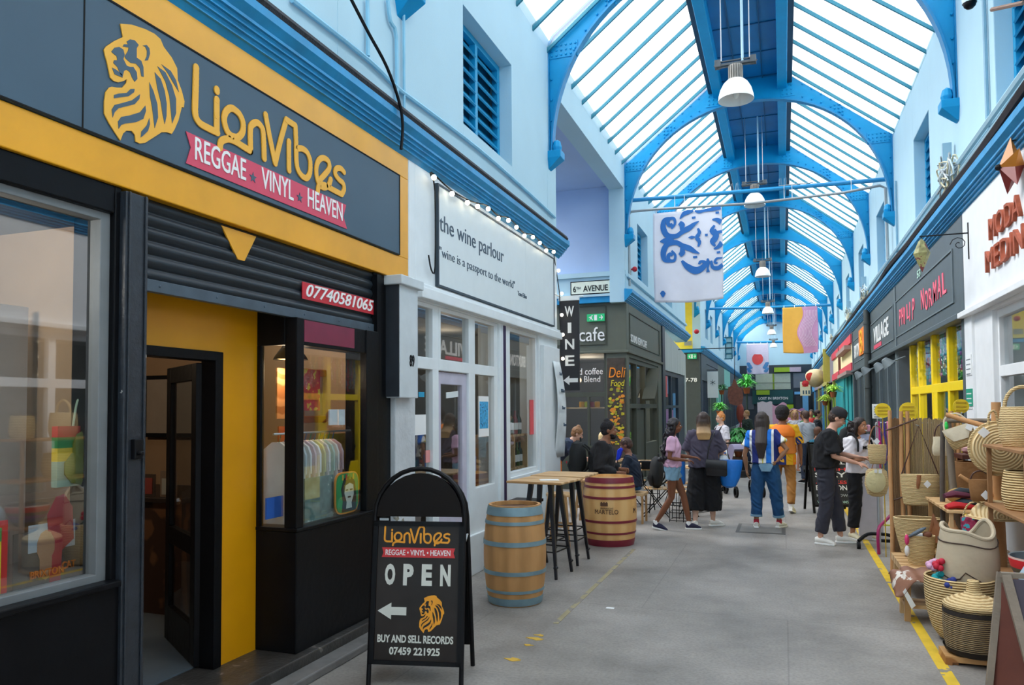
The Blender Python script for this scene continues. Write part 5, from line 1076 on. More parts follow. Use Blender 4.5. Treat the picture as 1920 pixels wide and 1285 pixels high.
for (y, z), l in zip(LP, nm):
    r = pendant(PL, (XM, y, z), 8.4, l); PL = PL or r
bar_m = mat('bar_blue', '2a94cc', .4, var=.05)
def bar(lab, y, z, r=.045): b = MB(); b.tube([(XL, y, z+.06), (XM, y, z), (XR, y, z-.04)], r, 8); return tag(b.build('cross_bar', bar_m, smooth=True), lab, 'bar', 'blue bars spanning the arcade')
bar('nearest blue bar spanning the arcade above the blue patterned flag', 16.15, 6.25); bar('blue bar spanning the arcade above the orange and pink flag', 34.2, 6.1, .06); bar('far blue bar spanning the arcade above the small red and blue flag', 56.2, 6.4, .08)
pipe('hanging_pipe', 'bent galvanised pipe carrying the blue patterned flag', [Vector((XL+.02, 16, 4.4)), Vector((XL+.02, 16, 5.95)), Vector((XL+.08, 16, 6.02)), Vector((-2.5, 16, 6.02)), Vector((XM, 16.05, 5.96)), Vector((1.2, 16.05, 6.0)), Vector((1.85, 16, 6.06)), Vector((1.95, 16, 6.0)), Vector((1.96, 16, 4.6))], .028, mat('pipe_grey', 'a3aaad', .4, metal=.4), n=8)
for i in range(5):
    x = [-2.1, -1.9, .1, .25, 1.35][i]; pipe('pipe_clip', 'small wire clip tying the grey pipe to the blue bar, number %s from the left' % ['one', 'two', 'three', 'four', 'five'][i], [Vector((x, 16.1, 6.28)), Vector((x, 16.05, 6.0))], .008, silver, 'clip')
def spikes(x0, x1, lab):
    b = MB(); b.box(x0, 16.13, 6.29, x1, 16.17, 6.30); k = int((x1-x0)/.05)
    for i in range(k): b.tube([(x0+i*.05, 16.15, 6.29), (x0+i*.05+.01*(-1)**i, 16.15+.02*(-1)**i, 6.45)], .003, 3)
    tag(b.build('bird_spikes', silver), lab, 'spikes')
spikes(-1.25, -.75, 'strip of bird spikes on the near crossbar left of the lamp'); spikes(.0, .65, 'strip of bird spikes on the near crossbar right of the lamp')
# flags as cloth
def flag(name, lab, x0, x1, z0, z1, y, base, amp=.03, n=(30, 34)):
    g = world_thing(name, lab, 'flag', ((x0+x1)/2, y, z0)); random.seed(int(y))
    def cloth(u, v):
        x = x0+(x1-x0)*u+.03*math.sin(v*3)*(u-.5); z = z1+(z0-z1)*v+(.05*math.sin(u*PI)*-v)
        return (x, y+amp*math.sin(u*7+v*2)*v+amp*.8*math.sin(u*13-v*5)*v*v, z)
    b = MB()
    for k in range(4): x = x0+.06+(x1-x0-.12)*k/3; b.tube([(x, y, z1-.02), (x, y+.1, z1+(.12 if y < 20 else .10))], .012, 5)
    b.build('tie_cord', white_p, g)
    b = MB(); b.grid(cloth, *n)
    return g, cloth, b
def on_cloth(cloth, poly, off=-.012):
    return [Vector(cloth(u, v))+Vector((0, off, 0)) for u, v in poly]
g, cl, b = flag('banner_flag', 'white flag with blue scroll ornament hanging from the near crossbar', -2.55, -1.13, 4.02, 5.93, 16, None, .03); b.build('flag_cloth', mat('white_cloth', 'e9e9f2', .9, var=.02), g, smooth=2, thick=.004)
blue_i = mat('ink_blue_print', '2f72bd', .8, var=.04)
def swirl(b, pts, ws, off=-.02, k=5):
    """tapering stroke laid on the cloth in flag pixels (crop coordinates)"""
    P = smooth2([((x-258)/(765-258), (y-290)/(990-290)) for x, y in pts], k); n = len(P)
    W = [ws[min(len(ws)-1, int(i/(n-1)*(len(ws)-1)))]*(1-((i/(n-1)*(len(ws)-1)) % 1))+ws[min(len(ws)-1, int(i/(n-1)*(len(ws)-1))+1)]*((i/(n-1)*(len(ws)-1)) % 1) for i in range(n)]
    L, R = [], []
    for i, p in enumerate(P):
        d = (P[min(n-1, i+1)]-P[max(0, i-1)]); d = Vector((d[0]*507, d[1]*700)); d.normalize(); q = Vector((-d.y/507, d.x/700))*W[i]/2
        L.append(p+q); R.append(p-q)
    vs = [Vector(cl(min(max(v[0], 0), 1), v[1]))+Vector((0, off, 0)) for v in L+R]
    b.add(vs, [(i, i+1, n+i+1, n+i) for i in range(n-1)])
b = MB()
for flip in (0, 1):
    F = (lambda L: [(x, 1010-y) for x, y in L]) if flip else (lambda L: L)
    swirl(b, F([(405, 385), (385, 395), (370, 375), (380, 345), (415, 345), (422, 385), (395, 420), (355, 405), (338, 360), (360, 335), (395, 330)][:7]), [22, 30, 26, 20, 16])
    swirl(b, F([(395, 338), (345, 350), (335, 410), (365, 470), (430, 480), (480, 450), (530, 425), (565, 400), (600, 382)]), [16, 34, 44, 40, 34, 44, 30, 4])
    swirl(b, F([(455, 380), (475, 400), (470, 440)]), [30, 44, 20])
    swirl(b, F([(590, 435), (600, 470), (580, 500), (605, 520)]), [14, 26, 22, 8]); swirl(b, F([(710, 425), (690, 465), (720, 505), (712, 555)]), [14, 34, 40, 10])
swirl(b, [(470, 672), (510, 720), (570, 755), (620, 735), (635, 700), (605, 690), (595, 710)], [16, 44, 56, 44, 26, 20, 16]); swirl(b, [(680, 690), (690, 740), (730, 752), (762, 730)], [14, 26, 34, 30]); swirl(b, [(760, 680), (720, 680), (705, 705), (725, 715)], [8, 18, 18, 14])
swirl(b, [(655, 670), (657, 700), (655, 745), (657, 775)], [10, 30, 14, 26]); swirl(b, [(460, 350), (490, 315), (520, 305), (560, 300)], [8, 34, 36, 12]); swirl(b, [(570, 300), (600, 310), (640, 305), (700, 300), (760, 296)], [10, 26, 20, 30, 24])
swirl(b, [(310, 515), (340, 512), (375, 512), (415, 512)], [4, 40, 52, 10]); swirl(b, [(325, 900), (325, 920), (325, 950)], [12, 44, 8]); swirl(b, [(520, 500), (545, 500), (575, 500)], [4, 26, 4]); swirl(b, [(695, 380), (730, 385), (762, 410)], [10, 30, 44]); swirl(b, [(700, 605), (735, 590), (762, 560)], [10, 30, 44])
swirl(b, [(548, 352), (575, 350)], [16, 16]); swirl(b, [(552, 652), (582, 652)], [16, 16]); swirl(b, [(640, 492), (660, 492)], [18, 18]); swirl(b, [(720, 330), (745, 330)], [18, 16]); swirl(b, [(720, 635), (745, 632)], [16, 16]); swirl(b, [(725, 480), (762, 478)], [20, 24])
b.build('blue_ornament', blue_i, g)
g, cl2, b = flag('banner_flag', 'orange and pink striped flag hanging from the second crossbar', 0.05, 1.43, 4.08, 6.02, 34, None, .04); b.build('flag_cloth', mat('mustard_cloth', 'edb14c', .9, var=.03), g, smooth=2, thick=.004)
def edge(v): return .5+.09*math.sin(v*7.5+.6)
b = MB(); N_ = 24; vs = []
for j in range(N_+1):
    v = j/N_
    for i in range(11): u = edge(v)+(1-edge(v))*i/10; vs.append(Vector(cl2(u, v))+Vector((0, -.015, 0)))
b.add(vs, [(j*11+i, j*11+i+1, (j+1)*11+i+1, (j+1)*11+i) for j in range(N_) for i in range(10)]); b.build('pink_field', flat('d59ac0'), g, smooth=2)
b = MB()
for s in range(9):
    vs = []
    for j in range(N_-3):
        v = .08+j/(N_-3)*.82; u = edge(v)+.05+s*.042
        if u > .97: u = .97
        vs += [Vector(cl2(u, v))+Vector((0, -.03, 0)), Vector(cl2(min(u+.014, .985), v))+Vector((0, -.03, 0))]
    b.add(vs, [(2*j, 2*j+1, 2*j+3, 2*j+2) for j in range(N_-4)])
b.build('white_lines', flat('efd6e4'), g)
g, cl3, b = flag('banner_flag', 'small pale flag with a red disc and blue corners far down the arcade', -2.4, -.92, 4.15, 6.3, 56, None, .04); b.build('flag_cloth', flat('d9cfe0'), g, smooth=2, thick=.004)
b = MB(); vs = [Vector(cl3(.5+.25*math.cos(t), .5+.19*math.sin(t)))+Vector((0, -.03, 0)) for t in [i*PI/10-.9 for i in range(17)]]; b.add(vs, [tuple(range(17))]); b.build('red_disc', flat('e04a48'), g)
b = MB()
for s in (0, 1):
    for k in range(5): u, v = (.08+.05*(k % 3)), .66+.06*k; u = 1-u if s else u; b.add([Vector(cl3(min(1, max(0, u+.1*math.cos(t))), v+.05*math.sin(t)))+Vector((0, -.03-.001*k, 0)) for t in [i*PI/4 for i in range(8)]], [tuple(range(8))])
b.build('blue_corners', flat('4a86ba'), g)
# left wall conduits and loose cable
pb = mat('painted_conduit', '8cc4de', .6)
pipe('conduit', 'pale blue conduit sagging along the left wall above the shop signs', smooth2(wallpx([(548, 0), (690, 112), (745, 165), (785, 195), (900, 282), (1000, 370), (1040, 408)], XL+.03), 3), .02, pb)
pipe('vertical_pipe', 'thin vertical blue pipe high on the left wall', wallpx([(689, 0), (690, 105)], XL+.03), .018, pb)
pipe('vertical_pipe', 'curving vertical blue pipe on the left wall right of the thin one', smooth2(wallpx([(727, 0), (732, 40), (743, 70), (744, 215)], XL+.03), 3), .018, pb)
pipe('vertical_pipe', 'straight vertical blue pipe down the left wall beside the curved one', wallpx([(757, 0), (758, 240)], XL+.03), .014, pb)
pipe('loose_cable', 'loose dark cable drooping across the left wall onto the sign top', smooth2(wallpx([(655, -8), (690, 60), (725, 125), (748, 190), (755, 235), (752, 280)], XL+.2), 4), .014, black_m, 'cable')
pipe('cable_bundle', 'black ribbed cable bundle lying along the left cornice lip', smooth2([Vector((XL+.14, y, 4.24)) for y in np.linspace(-2, 10.5, 30)], 1), .045, mat('ribbed_black', '20242c', .7, var=.5, sc=30, bump=.5), 'cable')
# ---------------------------------------------------------------- floor marks
yl = mat('worn_yellow_line', 'd8b42a', .7, var=.15, sc=5, c2='8c8678', c2at=.62); yl2 = mat('worn_faint_yellow_line', '9a9070', .8, var=.12, sc=4, c2='858078', c2at=.55)
b = MB(); b.box(.935, 3.2, .0, 1.01, 20, .003); tag(b.build('floor_line', yl), 'solid yellow line painted along the floor by the basket stall', 'marking')
b = MB(); b.box(-1.80, 5.9, 0, -1.755, 9.3, .003); tag(b.build('floor_line', yl2), 'thin faded yellow line on the floor beside the bar tables', 'marking')
for i, (px, py, r_) in enumerate(((1003, 1198, .05), (962, 1237, .05), (990, 1210, .03), (1013, 1192, .035))):
    p = at(px, py, Z=0); random.seed(i); b = MB(); b.prism([(r_*random.uniform(.4, 1.6)*math.cos(t), r_*random.uniform(.3, .9)*math.sin(t)) for t in [k*PI/5 for k in range(10)]], (p.x, p.y, 0), (1, 0, 0), (0, 1, 0), (0, 0, .003)); tag(b.build('paint_fleck', flat('cfa63a')), ['yellow paint fleck on the floor right of the sandwich board', 'yellow paint fleck nearest the sandwich board foot', 'small yellow paint fleck between two larger ones', 'upper yellow paint fleck near the barrel'][i], 'marking')
p = at(1143, 1141, Z=0); b = MB(); b.box(p.x-.03, p.y-.02, 0, p.x+.04, p.y+.02, .004); tag(b.build('litter_scrap', paper), 'small white paper scrap on the grey floor', 'litter')
p = at(1427, 992, Z=0); b = MB(); b.box(p.x-.33, p.y-.42, 0, p.x+.33, p.y+.42, .004, 0); b.box(p.x-.28, p.y-.37, .004, p.x+.28, p.y+.37, .007, 1); tag(b.build('manhole_cover', [mat('manhole_rim', '4e4d4c', .6), mat('manhole_plate', '7c7a77', .7, var=.1)]), 'square metal manhole cover in the floor under the woman in jeans', 'manhole cover')

# ---------------------------------------------------------------- sandwich board
g = thing('sandwich_board', 'arched black sandwich board reading OPEN beside the shop step', 'sign', (-2.225, 4.285, 0), .225, None)
HWD = .30; tilt = .155
def AB(x, z, s=0, o=0):     # front (s=0) or back (s=1) leaf coordinates, o = outward offset
    return Vector((x, (tilt*z/1.2+o if s == 0 else .42-tilt*z/1.2-.06*z/1.2-o), z))
def leaf_frame(s):
    b = MB(); pts = [AB(-HWD, 0, s), AB(-HWD, 1.04, s)]+[AB(-HWD*math.cos(t), 1.06+.30*math.sin(t), s) for t in [i*PI/14 for i in range(1, 14)]]+[AB(HWD, 1.04, s), AB(HWD, 0, s)]
    b.tube(pts, .0155, 8); return b
leaf_frame(0).build('front_frame', black_m, g, smooth=True); leaf_frame(1).build('back_frame', black_m, g, smooth=True)
def leaf_panel(b, z0, z1, s, x=HWD-.016, th=.008, o=0, mi=0, arc=False):
    P = [(-x, z0), (x, z0), (x, z1), (-x, z1)]
    if arc: P = [(-x, z0), (x, z0), (x, z1)]+[(x*math.cos(t), z1+.275*math.sin(t)) for t in [i*PI/16 for i in range(1, 16)]]+[(-x, z1)]
    n = len(P); sg_ = -1 if s == 0 else 1
    vs = [AB(px, pz, s)+Vector((0, sg_*(o), 0)) for px, pz in P]+[AB(px, pz, s)+Vector((0, sg_*(o+th), 0)) for px, pz in P]
    b.add(vs, [tuple(range(n)), tuple(range(2*n-1, n-1, -1))]+[(i, (i+1) % n, n+(i+1) % n, n+i) for i in range(n)], mi)
b = MB(); leaf_panel(b, .145, 1.0, 0, o=-.002); pf = b.build('poster_panel', mat('poster_brown_black', '2c2420', .25, var=.3, sc=3, spec=.25), g)
b = MB()
for z0, z1, x0, x1 in ((.13, .155, -HWD, HWD), (.99, 1.02, -HWD, HWD), (.13, 1.02, -HWD, -HWD+.03), (.13, 1.02, HWD-.03, HWD)):
    vs = [AB(x, z, 0)+Vector((0, d, 0)) for d in (-.016, -.004) for x, z in ((x0, z0), (x1, z0), (x1, z1), (x0, z1))]; b.add(vs, [(0, 1, 2, 3), (7, 6, 5, 4), (0, 4, 5, 1), (1, 5, 6, 2), (2, 6, 7, 3), (3, 7, 4, 0)])
b.build('poster_surround', black_m, g)
b = MB(); leaf_panel(b, 1.05, 1.055, 0, arc=True, o=0); b.build('arched_header', mat('header_black', '171210', .5, var=.1, spec=.15), g)
b = MB(); leaf_panel(b, .15, 1.0, 1); leaf_panel(b, 1.05, 1.055, 1, arc=True); b.build('back_panel', black_p, g)
b = MB(); b.box(-.26, AB(0, 1.03, 0).y-.02, 1.025, -.2, AB(0, 1.03, 0).y-.012, 1.04); b.build('clip', silver, g)
b = MB(); b.tube([AB(HWD, .86, 0), Vector((HWD+.01, .18, .93)), AB(HWD, .92, 1)], .007, 5); b.tube([AB(-HWD, .86, 0), Vector((-HWD-.01, .18, .93)), AB(-HWD, .92, 1)], .007, 5); b.build('hinge_stay', silver, g)
nz = Vector((0, -1, tilt/1.2)).normalized(); ez_ = Vector((0, tilt/1.2, 1)).normalized(); ex_ = Vector((1, 0, 0)); AXB = (ex_, ez_)
def ABo(x, z): return AB(x, z, 0)+nz*.0075
ys_ = [p[0] for s in STROKES2 for p in s]; zs_ = [p[1] for s in STROKES2 for p in s]
k = .43/(max(ys_)-min(ys_)); o0 = ABo(-.225, .865)
m = MB()
for s in STROKES2:
    q = smooth2(s, 4) if len(s) > 3 else [Vector(v) for v in s]
    ribbon(m, [((v[0]-min(ys_))*k, (v[1]-min(zs_))*k*1.05) for v in q], .042*k, o0, ex_, ez_, nz*.0022)
m.build('name_lettering', mat('board_orange', 'f5a21e', .4), pf)
b = MB(); b.prism([(-.24, 0), (.245, 0), (.235, .032), (.245, .062), (-.24, .062), (-.23, .03)], ABo(0, .79), ex_, ez_, nz*.002); rr = b.build('ribbon', flat('d23a3e'), pf)
text('REGGAE • VINYL • HEAVEN', 'ribbon_lettering', ABo(-.215, .803)+nz*.003, AXB, .036, white_t, pf, w=.43, weight=.014, depth=.001)
lt = mat('poster_white', 'dcdcd2', .5)
for i, ch in enumerate('OPEN'): text(ch, 'open_lettering', ABo(-.215+.122*i, .615), AXB, .135, lt, pf, w=.068, weight=.05, depth=.0015)
b = MB(); b.prism([(-.255, 0), (-.165, .052), (-.165, .025), (-.065, .025), (-.065, -.025), (-.165, -.025), (-.165, -.052)], ABo(0, .455), ex_, ez_, nz*.002); b.build('arrow', lt, pf)
ly = [p[0] for p in LION2[0]]; lz = [p[1] for p in LION2[0]]; kk = .235/(max(lz)-min(lz)); oo = ABo(.02, .325)
m = MB(); m.prism([((p[0]-min(ly))*kk*.85, (p[1]-min(lz))*kk) for p in LION2[0]], oo, ex_, ez_, nz*.002)
for c in LION2[1:]: m.prism([((p[0]-min(ly))*kk*.85, (p[1]-min(lz))*kk) for p in c], oo+nz*.0021, ex_, ez_, nz*.001, 1)
m.build('lion_emblem', [mat('board_orange', 'f5a21e'), mat('poster_brown_black', '2f2824')], pf)
text('BUY AND SELL RECORDS', 'small_lettering', ABo(-.25, .262), AXB, .048, lt, pf, w=.495, weight=.03, depth=.0015)
text('07459 221925', 'small_lettering', ABo(-.17, .188), AXB, .048, lt, pf, w=.33, weight=.03, depth=.0015)

# ---------------------------------------------------------------- barrels
def barrel(label, loc, H, re, rm, wood_m, hoops, rim_m, stave=24):
    g = thing('barrel', label, 'barrel', loc); b = MB(); n = 48; k = 20; prof = []
    for i in range(k+1): t = i/k; prof.append((re+(rm-re)*math.sin(PI*t)**.8, H*t))
    vs = []; 
    for r, z in prof:
        for j in range(n*2): a = 2*PI*j/(n*2); rr_ = r-(.004 if j % 4 == 0 else 0); vs.append((rr_*math.cos(a), rr_*math.sin(a), z))
    nn_ = n*2; b.add(vs, [(i*nn_+j, i*nn_+(j+1) % nn_, (i+1)*nn_+(j+1) % nn_, (i+1)*nn_+j) for i in range(k) for j in range(nn_)])
    b.build('staves', wood_m, g, smooth=2)
    b = MB(); b.lathe([(0, H-.035), (re-.02, H-.035)], (0, 0, 0), 32); b.build('barrel_head', wood_d if rim_m else wood_l, g)
    b = MB(); b.lathe([(re-.02, H-.035), (re-.02, H), (re+.003, H), ], (0, 0, 0), 32); b.lathe([(0, .01), (re, .01)], (0, 0, 0), 32); b.build('rim', wood_m, g)
    for z0, z1, m_ in hoops:
        b = MB(); pr = []
        for z in np.linspace(z0, z1, 4): t = z/H; pr.append((re+(rm-re)*math.sin(PI*t)**.8+.006, z))
        pr = [(pr[0][0]-.008, pr[0][1])]+pr+[(pr[-1][0]-.008, pr[-1][1])]
        b.lathe(pr, (0, 0, 0), 48); b.build('hoop', m_, g, smooth=True)
    return g
oak = banded('weathered_oak', 'b0824f', 'c4925c', 2, 'X', .7, dist=3, bump=.1, lo=.1, hi=.9); hoop_b = mat('blue_grey_hoop', '7c98a2', .5, metal=.3, var=.12, sc=8)
barrel('weathered oak barrel with blue grey hoops behind the sandwich board', (-2.33, 6.47, 0), .885, .235, .285, oak, [(.80, .875, hoop_b), (.72, .75, hoop_b), (.535, .575, hoop_b), (.28, .315, hoop_b), (.12, .145, hoop_b), (.01, .075, hoop_b)], True)
gold = banded('varnished_oak', 'dca868', 'e8ba7a', 2, 'X', .4, dist=2, bump=.03, lo=.1, hi=.9); hoop_r = mat('dark_red_hoop', '7d1f32', .4, var=.08)
g = barrel('varnished golden barrel with dark red hoops and printed crest beside the bar tables', (-2.15, 9.62, 0), .87, .30, .348, gold, [(.80, .868, hoop_r), (.735, .765, hoop_r), (.60, .63, hoop_r), (.30, .33, hoop_r), (.155, .18, hoop_r), (.002, .085, hoop_r)], False)
def curved_text(s_, z, h, w, a0, par, nm_='barrel_lettering'):
    o = text(s_, nm_, (0, 0, 0), FW, h, mat('burnt_print', '5a3a26', .6), par, w=w, weight=.0, depth=.002)
    me = o.data; co = np.empty(len(me.vertices)*3); me.vertices.foreach_get('co', co); co = co.reshape(-1, 3)
    a = a0+(co[:, 0]-w/2)/.347; r = .347+.004-co[:, 1]*1.0
    me.vertices.foreach_set('co', np.stack([r*np.cos(a), r*np.sin(a), z+co[:, 2]], 1).ravel()); me.update(); return o
va = math.atan2(-9.62, 2.15)
curved_text('MARTELO', .42, .055, .30, va-.12, g); curved_text('BARRICAS', .485, .016, .16, va-.10, g); curved_text('M', .42, .06, .05, va+1.1, g)
b = MB()
for i in range(3):
    a = va-.2+(i-1)*.09; r = .352; c = Vector((r*math.cos(a), r*math.sin(a), .545)); ex2 = Vector((-math.sin(a), math.cos(a), 0)); b.prism([(-.016, -.025), (.016, -.025), (.016, .015), (0, .03), (-.016, .015)], c, ex2, (0, 0, 1), Vector((math.cos(a), math.sin(a), 0))*.002)
b.build('crest', mat('burnt_print', '5a3a26'), g)

# ---------------------------------------------------------------- bar tables
def bar_table(label, loc, rz, first=None):
    if first: return dup(first, loc, rz, label)
    g = thing('bar_table', label, 'table', loc, rz, 'tall tables with black legs'); b = MB(); b.box(-.31, -.31, .975, .31, .31, 1.0); b.build('tabletop', wood_l, g, bevel=.008)
    for sx in (-1, 1):
        for sy in (-1, 1): b = MB(); b.beam((sx*.21, sy*.21, 0), (sx*.11, sy*.11, .975), .028, .028, w2=.05, h2=.05); b.tube([(sx*.205, sy*.205, .11), (sx*.2, sy*.2, .125)], .03, 6); b.build('leg', mat('black_powder_coat', '16151c', .3), g, bevel=.004)
    b = MB(); b.tube([(-.17, -.17, .38), (.17, -.17, .38), (.17, .17, .38), (-.17, .17, .38)], .008, 6, closed=True); b.tube([(-.19, -.19, .27), (.19, -.19, .27), (.19, .19, .27), (-.19, .19, .27)], .008, 6, closed=True); b.build('footrest', black_m, g)
    b = MB(); b.box(-.12, -.12, .955, .12, .12, .975); b.build('mount_plate', black_m, g); return g
T1 = bar_table('tall square wooden table with black metal legs, nearer of the pair', (-2.40, 7.63, 0), -.12); bar_table('tall square wooden table with black metal legs, farther of the pair', (-2.38, 8.33, 0), -.05, T1)
b = MB(); b.box(-.1, -.07, 1.001, .1, .07, 1.004); o = tag(b.build('menu_card', paper), 'white menu card lying on the nearer tall table', 'card'); o.location = (-2.33, 7.55, 0); o.rotation_euler = (0, 0, .4)
def stool(label, loc, first=None):
    if first: return dup(first, loc, 0, label)
    g = thing('bar_stool', label, 'stool', loc, group='stools by the wine shop'); b = MB(); b.lathe([(0, .62), (.17, .62), (.175, .64), (.17, .66), (0, .66)], (0, 0, 0), 20); b.build('seat', wood_l, g)
    for sx in (-1, 1):
        for sy in (-1, 1): b = MB(); b.beam((sx*.17, sy*.17, 0), (sx*.11, sy*.11, .62), .035, .035); b.build('leg', wood_l, g)
    b = MB(); b.tube([(-.15, -.15, .25), (.15, -.15, .25), (.15, .15, .25), (-.15, .15, .25)], .014, 6, closed=True); b.build('footrest', wood_l, g); return g
S1 = stool('pale wooden stool beside the person in orange trousers', (-2.85, 11.25, 0)); stool('pale wooden stool behind the farther tall table', (-2.75, 9.35, 0), S1)
g = thing('high_stool', 'dark metal high stool against the wine shop wall', 'stool', (-2.75, 8.0, 0)); b = MB(); b.box(-.16, -.16, .70, .16, .16, .73); b.build('seat', black_m, g)
for sx in (-1, 1):
    for sy in (-1, 1): b = MB(); b.beam((sx*.19, sy*.19, 0), (sx*.11, sy*.11, .70), .022, .03); b.build('leg', black_m, g)

# cafe tables and folding chairs
def folding_chair(label, loc, rz, first=None):
    if first: return dup(first, loc, rz, label)
    g = thing('folding_chair', label, 'chair', loc, rz, 'folding slat chairs outside the cafe'); b = MB()
    for i in range(5): b.box(-.2, -.19+.075*i, .44, .2, -.125+.075*i, .455)
    b.build('seat', wood_l, g)
    b = MB(); b.box(-.2, -.235, .68, .2, -.22, .74); b.box(-.2, -.245, .79, .2, -.23, .84); b.build('backrest', wood_l, g)
    for s in (-1, 1):
        b = MB(); b.tube([(s*.2, -.25, .86), (s*.2, -.19, .5), (s*.2, .2, .0)], .009, 6); b.build('leg', black_m, g); b = MB(); b.tube([(s*.18, .19, .43), (s*.18, -.2, 0)], .009, 6); b.build('leg', black_m, g)
    b = MB(); b.tube([(-.2, .14, .06), (.2, .14, .06)], .007, 5); b.tube([(-.18, -.14, .06), (.18, -.14, .06)], .007, 5); b.build('stretcher', black_m, g); return g
def cafe_table(label, loc, first=None, rz=0):
    if first: return dup(first, loc, rz, label)
    g = thing('cafe_table', label, 'table', loc, group='small cafe tables'); b = MB()
    for i in range(7): b.box(-.28+.08*i, -.28, .715, -.21+.08*i, .28, .735)
    b.build('tabletop', wood_l, g)
    for s in (-1, 1): b = MB(); b.tube([(s*.24, -.24, .71), (s*.24, .22, 0)], .010, 6); b.build('leg', black_m, g); b = MB(); b.tube([(s*.22, .24, .71), (s*.22, -.22, 0)], .010, 6); b.build('leg', black_m, g)
    b = MB(); b.tube([(-.24, .15, .1), (.24, .15, .1)], .007, 5); b.build('stretcher', black_m, g); return g
CH = folding_chair('slatted folding chair holding the dark backpack behind the girl in the pink shirt', (-1.98, 12.3, 0), -1.4); folding_chair('slatted folding chair just behind the legs of the girl in the pink shirt', (-1.75, 13.3, 0), 2.8, CH)
folding_chair('slatted folding chair nearest the cafe wall', (-2.55, 13.4, 0), -1.6, CH); folding_chair('slatted folding chair between the girl in pink and the woman in dark culottes', (-1.35, 12.6, 0), .9, CH)
CT = cafe_table('small slatted cafe table beside the dark backpack', (-2.35, 12.75, 0)); cafe_table('small slatted cafe table behind the woman in dark culottes', (-1.45, 13.3, 0), CT, .3)
cafe_table('small slatted cafe table nearest the cafe corner', (-2.5, 14.4, 0), CT, .1)
for i, (x, y, z, c, lab) in enumerate(((-2.42, 12.7, .736, 'e8e4dc', 'stack of menus on the cafe table by the backpack'), (-1.5, 13.25, .736, 'e6d8b8', 'plate of food on the cafe table behind the culottes'))):
    b = MB(); b.lathe([(0, 0), (.10, 0), (.12, .02), (0, .015)], (x, y, z), 16) if i else b.box(x-.1, y-.12, z, x+.1, y+.12, z+.05); tag(b.build('plate' if i else 'menu_stack', flat(c)), lab, 'plate' if i else 'menus')
def wire_stool(lab, loc):
    g = thing('wire_stool', lab, 'stool', loc); b = MB(); b.box(-.17, -.17, .44, .17, .17, .46); b.build('seat', wood_l, g); b = MB()
    for z in (.02, .14, .26): b.tube([(-.16, -.16, z), (.16, -.16, z), (.16, .16, z), (-.16, .16, z)], .006, 5, closed=True)
    for sx in (-1, -.33, .33, 1):
        for sy in (-1, 1): b.tube([(sx*.16, sy*.16, 0), (sx*.15, sy*.15, .44)], .006, 5)
    b.build('wire_frame', black_m, g)
wire_stool('low black wire stool with wooden seat behind the girl in the pink shirt', (-1.52, 11.85, 0))
def backpack(lab, loc, rz, s=1, c='17191a', parent=None, name='backpack'):
    g = thing(name, lab, 'backpack', loc, rz); b = MB(); b.tube([(0, 0, 0), (0, 0, .05), (0, .0, .2), (0, 0, .36), (0, 0, .46), (0, 0, .5)], [(.08*s, .05*s), (.16*s, .09*s), (.175*s, .11*s), (.165*s, .1*s), (.12*s, .07*s), (.03, .02)], 14, up=(0, 1, 0)); m_ = mat('bag_'+c, c, .8, var=.15, bump=.1); b.build('bag_body', m_, g, smooth=True)
    b = MB(); b.tube([(0, -.08, .03), (0, -.1, .15), (0, -.08, .27)], [(.09, .03), (.12, .05), (.08, .02)], 10, up=(0, 1, 0)); b.build('front_pocket', m_, g, smooth=True)
    for sx in (-1, 1): b = MB(); b.tube(smooth2([(sx*.07, .08, .44), (sx*.10, .17, .35), (sx*.11, .16, .15), (sx*.09, .07, .05)], 3), .014, 6); b.build('strap', m_, g)
    b = MB(); b.tube([(-.04, .04, .48), (-.03, .04, .54), (.03, .04, .54), (.04, .04, .48)], .008, 5); b.build('grab_handle', m_, g); return g
backpack('dark grey rucksack propped on the folding chair behind the girl in pink', (-1.97, 12.32, .46), -1.2)
b = MB(); b.box(-2.28, 12.45, .737, -2.08, 12.62, .87); tag(b.build('black_box', black_m, bevel=.01), 'black box standing on the cafe table beside the rucksack', 'box')
# pushchair
g = thing('pushchair', 'grey hooded pushchair on the far side of the woman in dark culottes', 'pushchair', tuple(at(1392, 800, Y=15.6).xy)+(0,), .35)
b = MB(); n = 10
b.add([Vector((s*.23, .30*math.cos(t), .72+.30*math.sin(t))) for s in (-1, 1) for t in [i*PI*.6/n+.5 for i in range(n+1)]], [(i, i+1, n+2+i, n+1+i) for i in range(n)])
b.add([Vector((s*.23, .30*math.cos(t), .72+.30*math.sin(t))) for s in (-1,) for t in [i*PI*.6/n+.5 for i in range(n+1)]]+[Vector((-.23, 0, .66))], [tuple(range(n+2))]); b.add([Vector((.23, .30*math.cos(t), .72+.30*math.sin(t))) for t in [i*PI*.6/n+.5 for i in range(n+1)]]+[Vector((.23, 0, .66))], [tuple(range(n+2))])
b.build('hood', mat('pram_grey', '86819a', .9), g, thick=.01)
b = MB(); b.tube([(0, -.2, .45), (0, .05, .42), (0, .22, .62)], [(.2, .05), (.21, .09), (.19, .05)], 10, up=(0, 0, 1)); b.build('seat', black_f, g, smooth=True)
for s in (-1, 1): b = MB(); b.tube([(s*.24, .45, 1.02), (s*.24, .1, .6), (s*.24, -.35, .12)], .014, 6); b.tube([(s*.24, .1, .55), (s*.24, .32, .14)], .014, 6); b.build('frame_side', silver, g)
b = MB(); b.tube([(-.24, .45, 1.02), (.24, .45, 1.02)], .018, 6); b.build('handle', black_m, g)
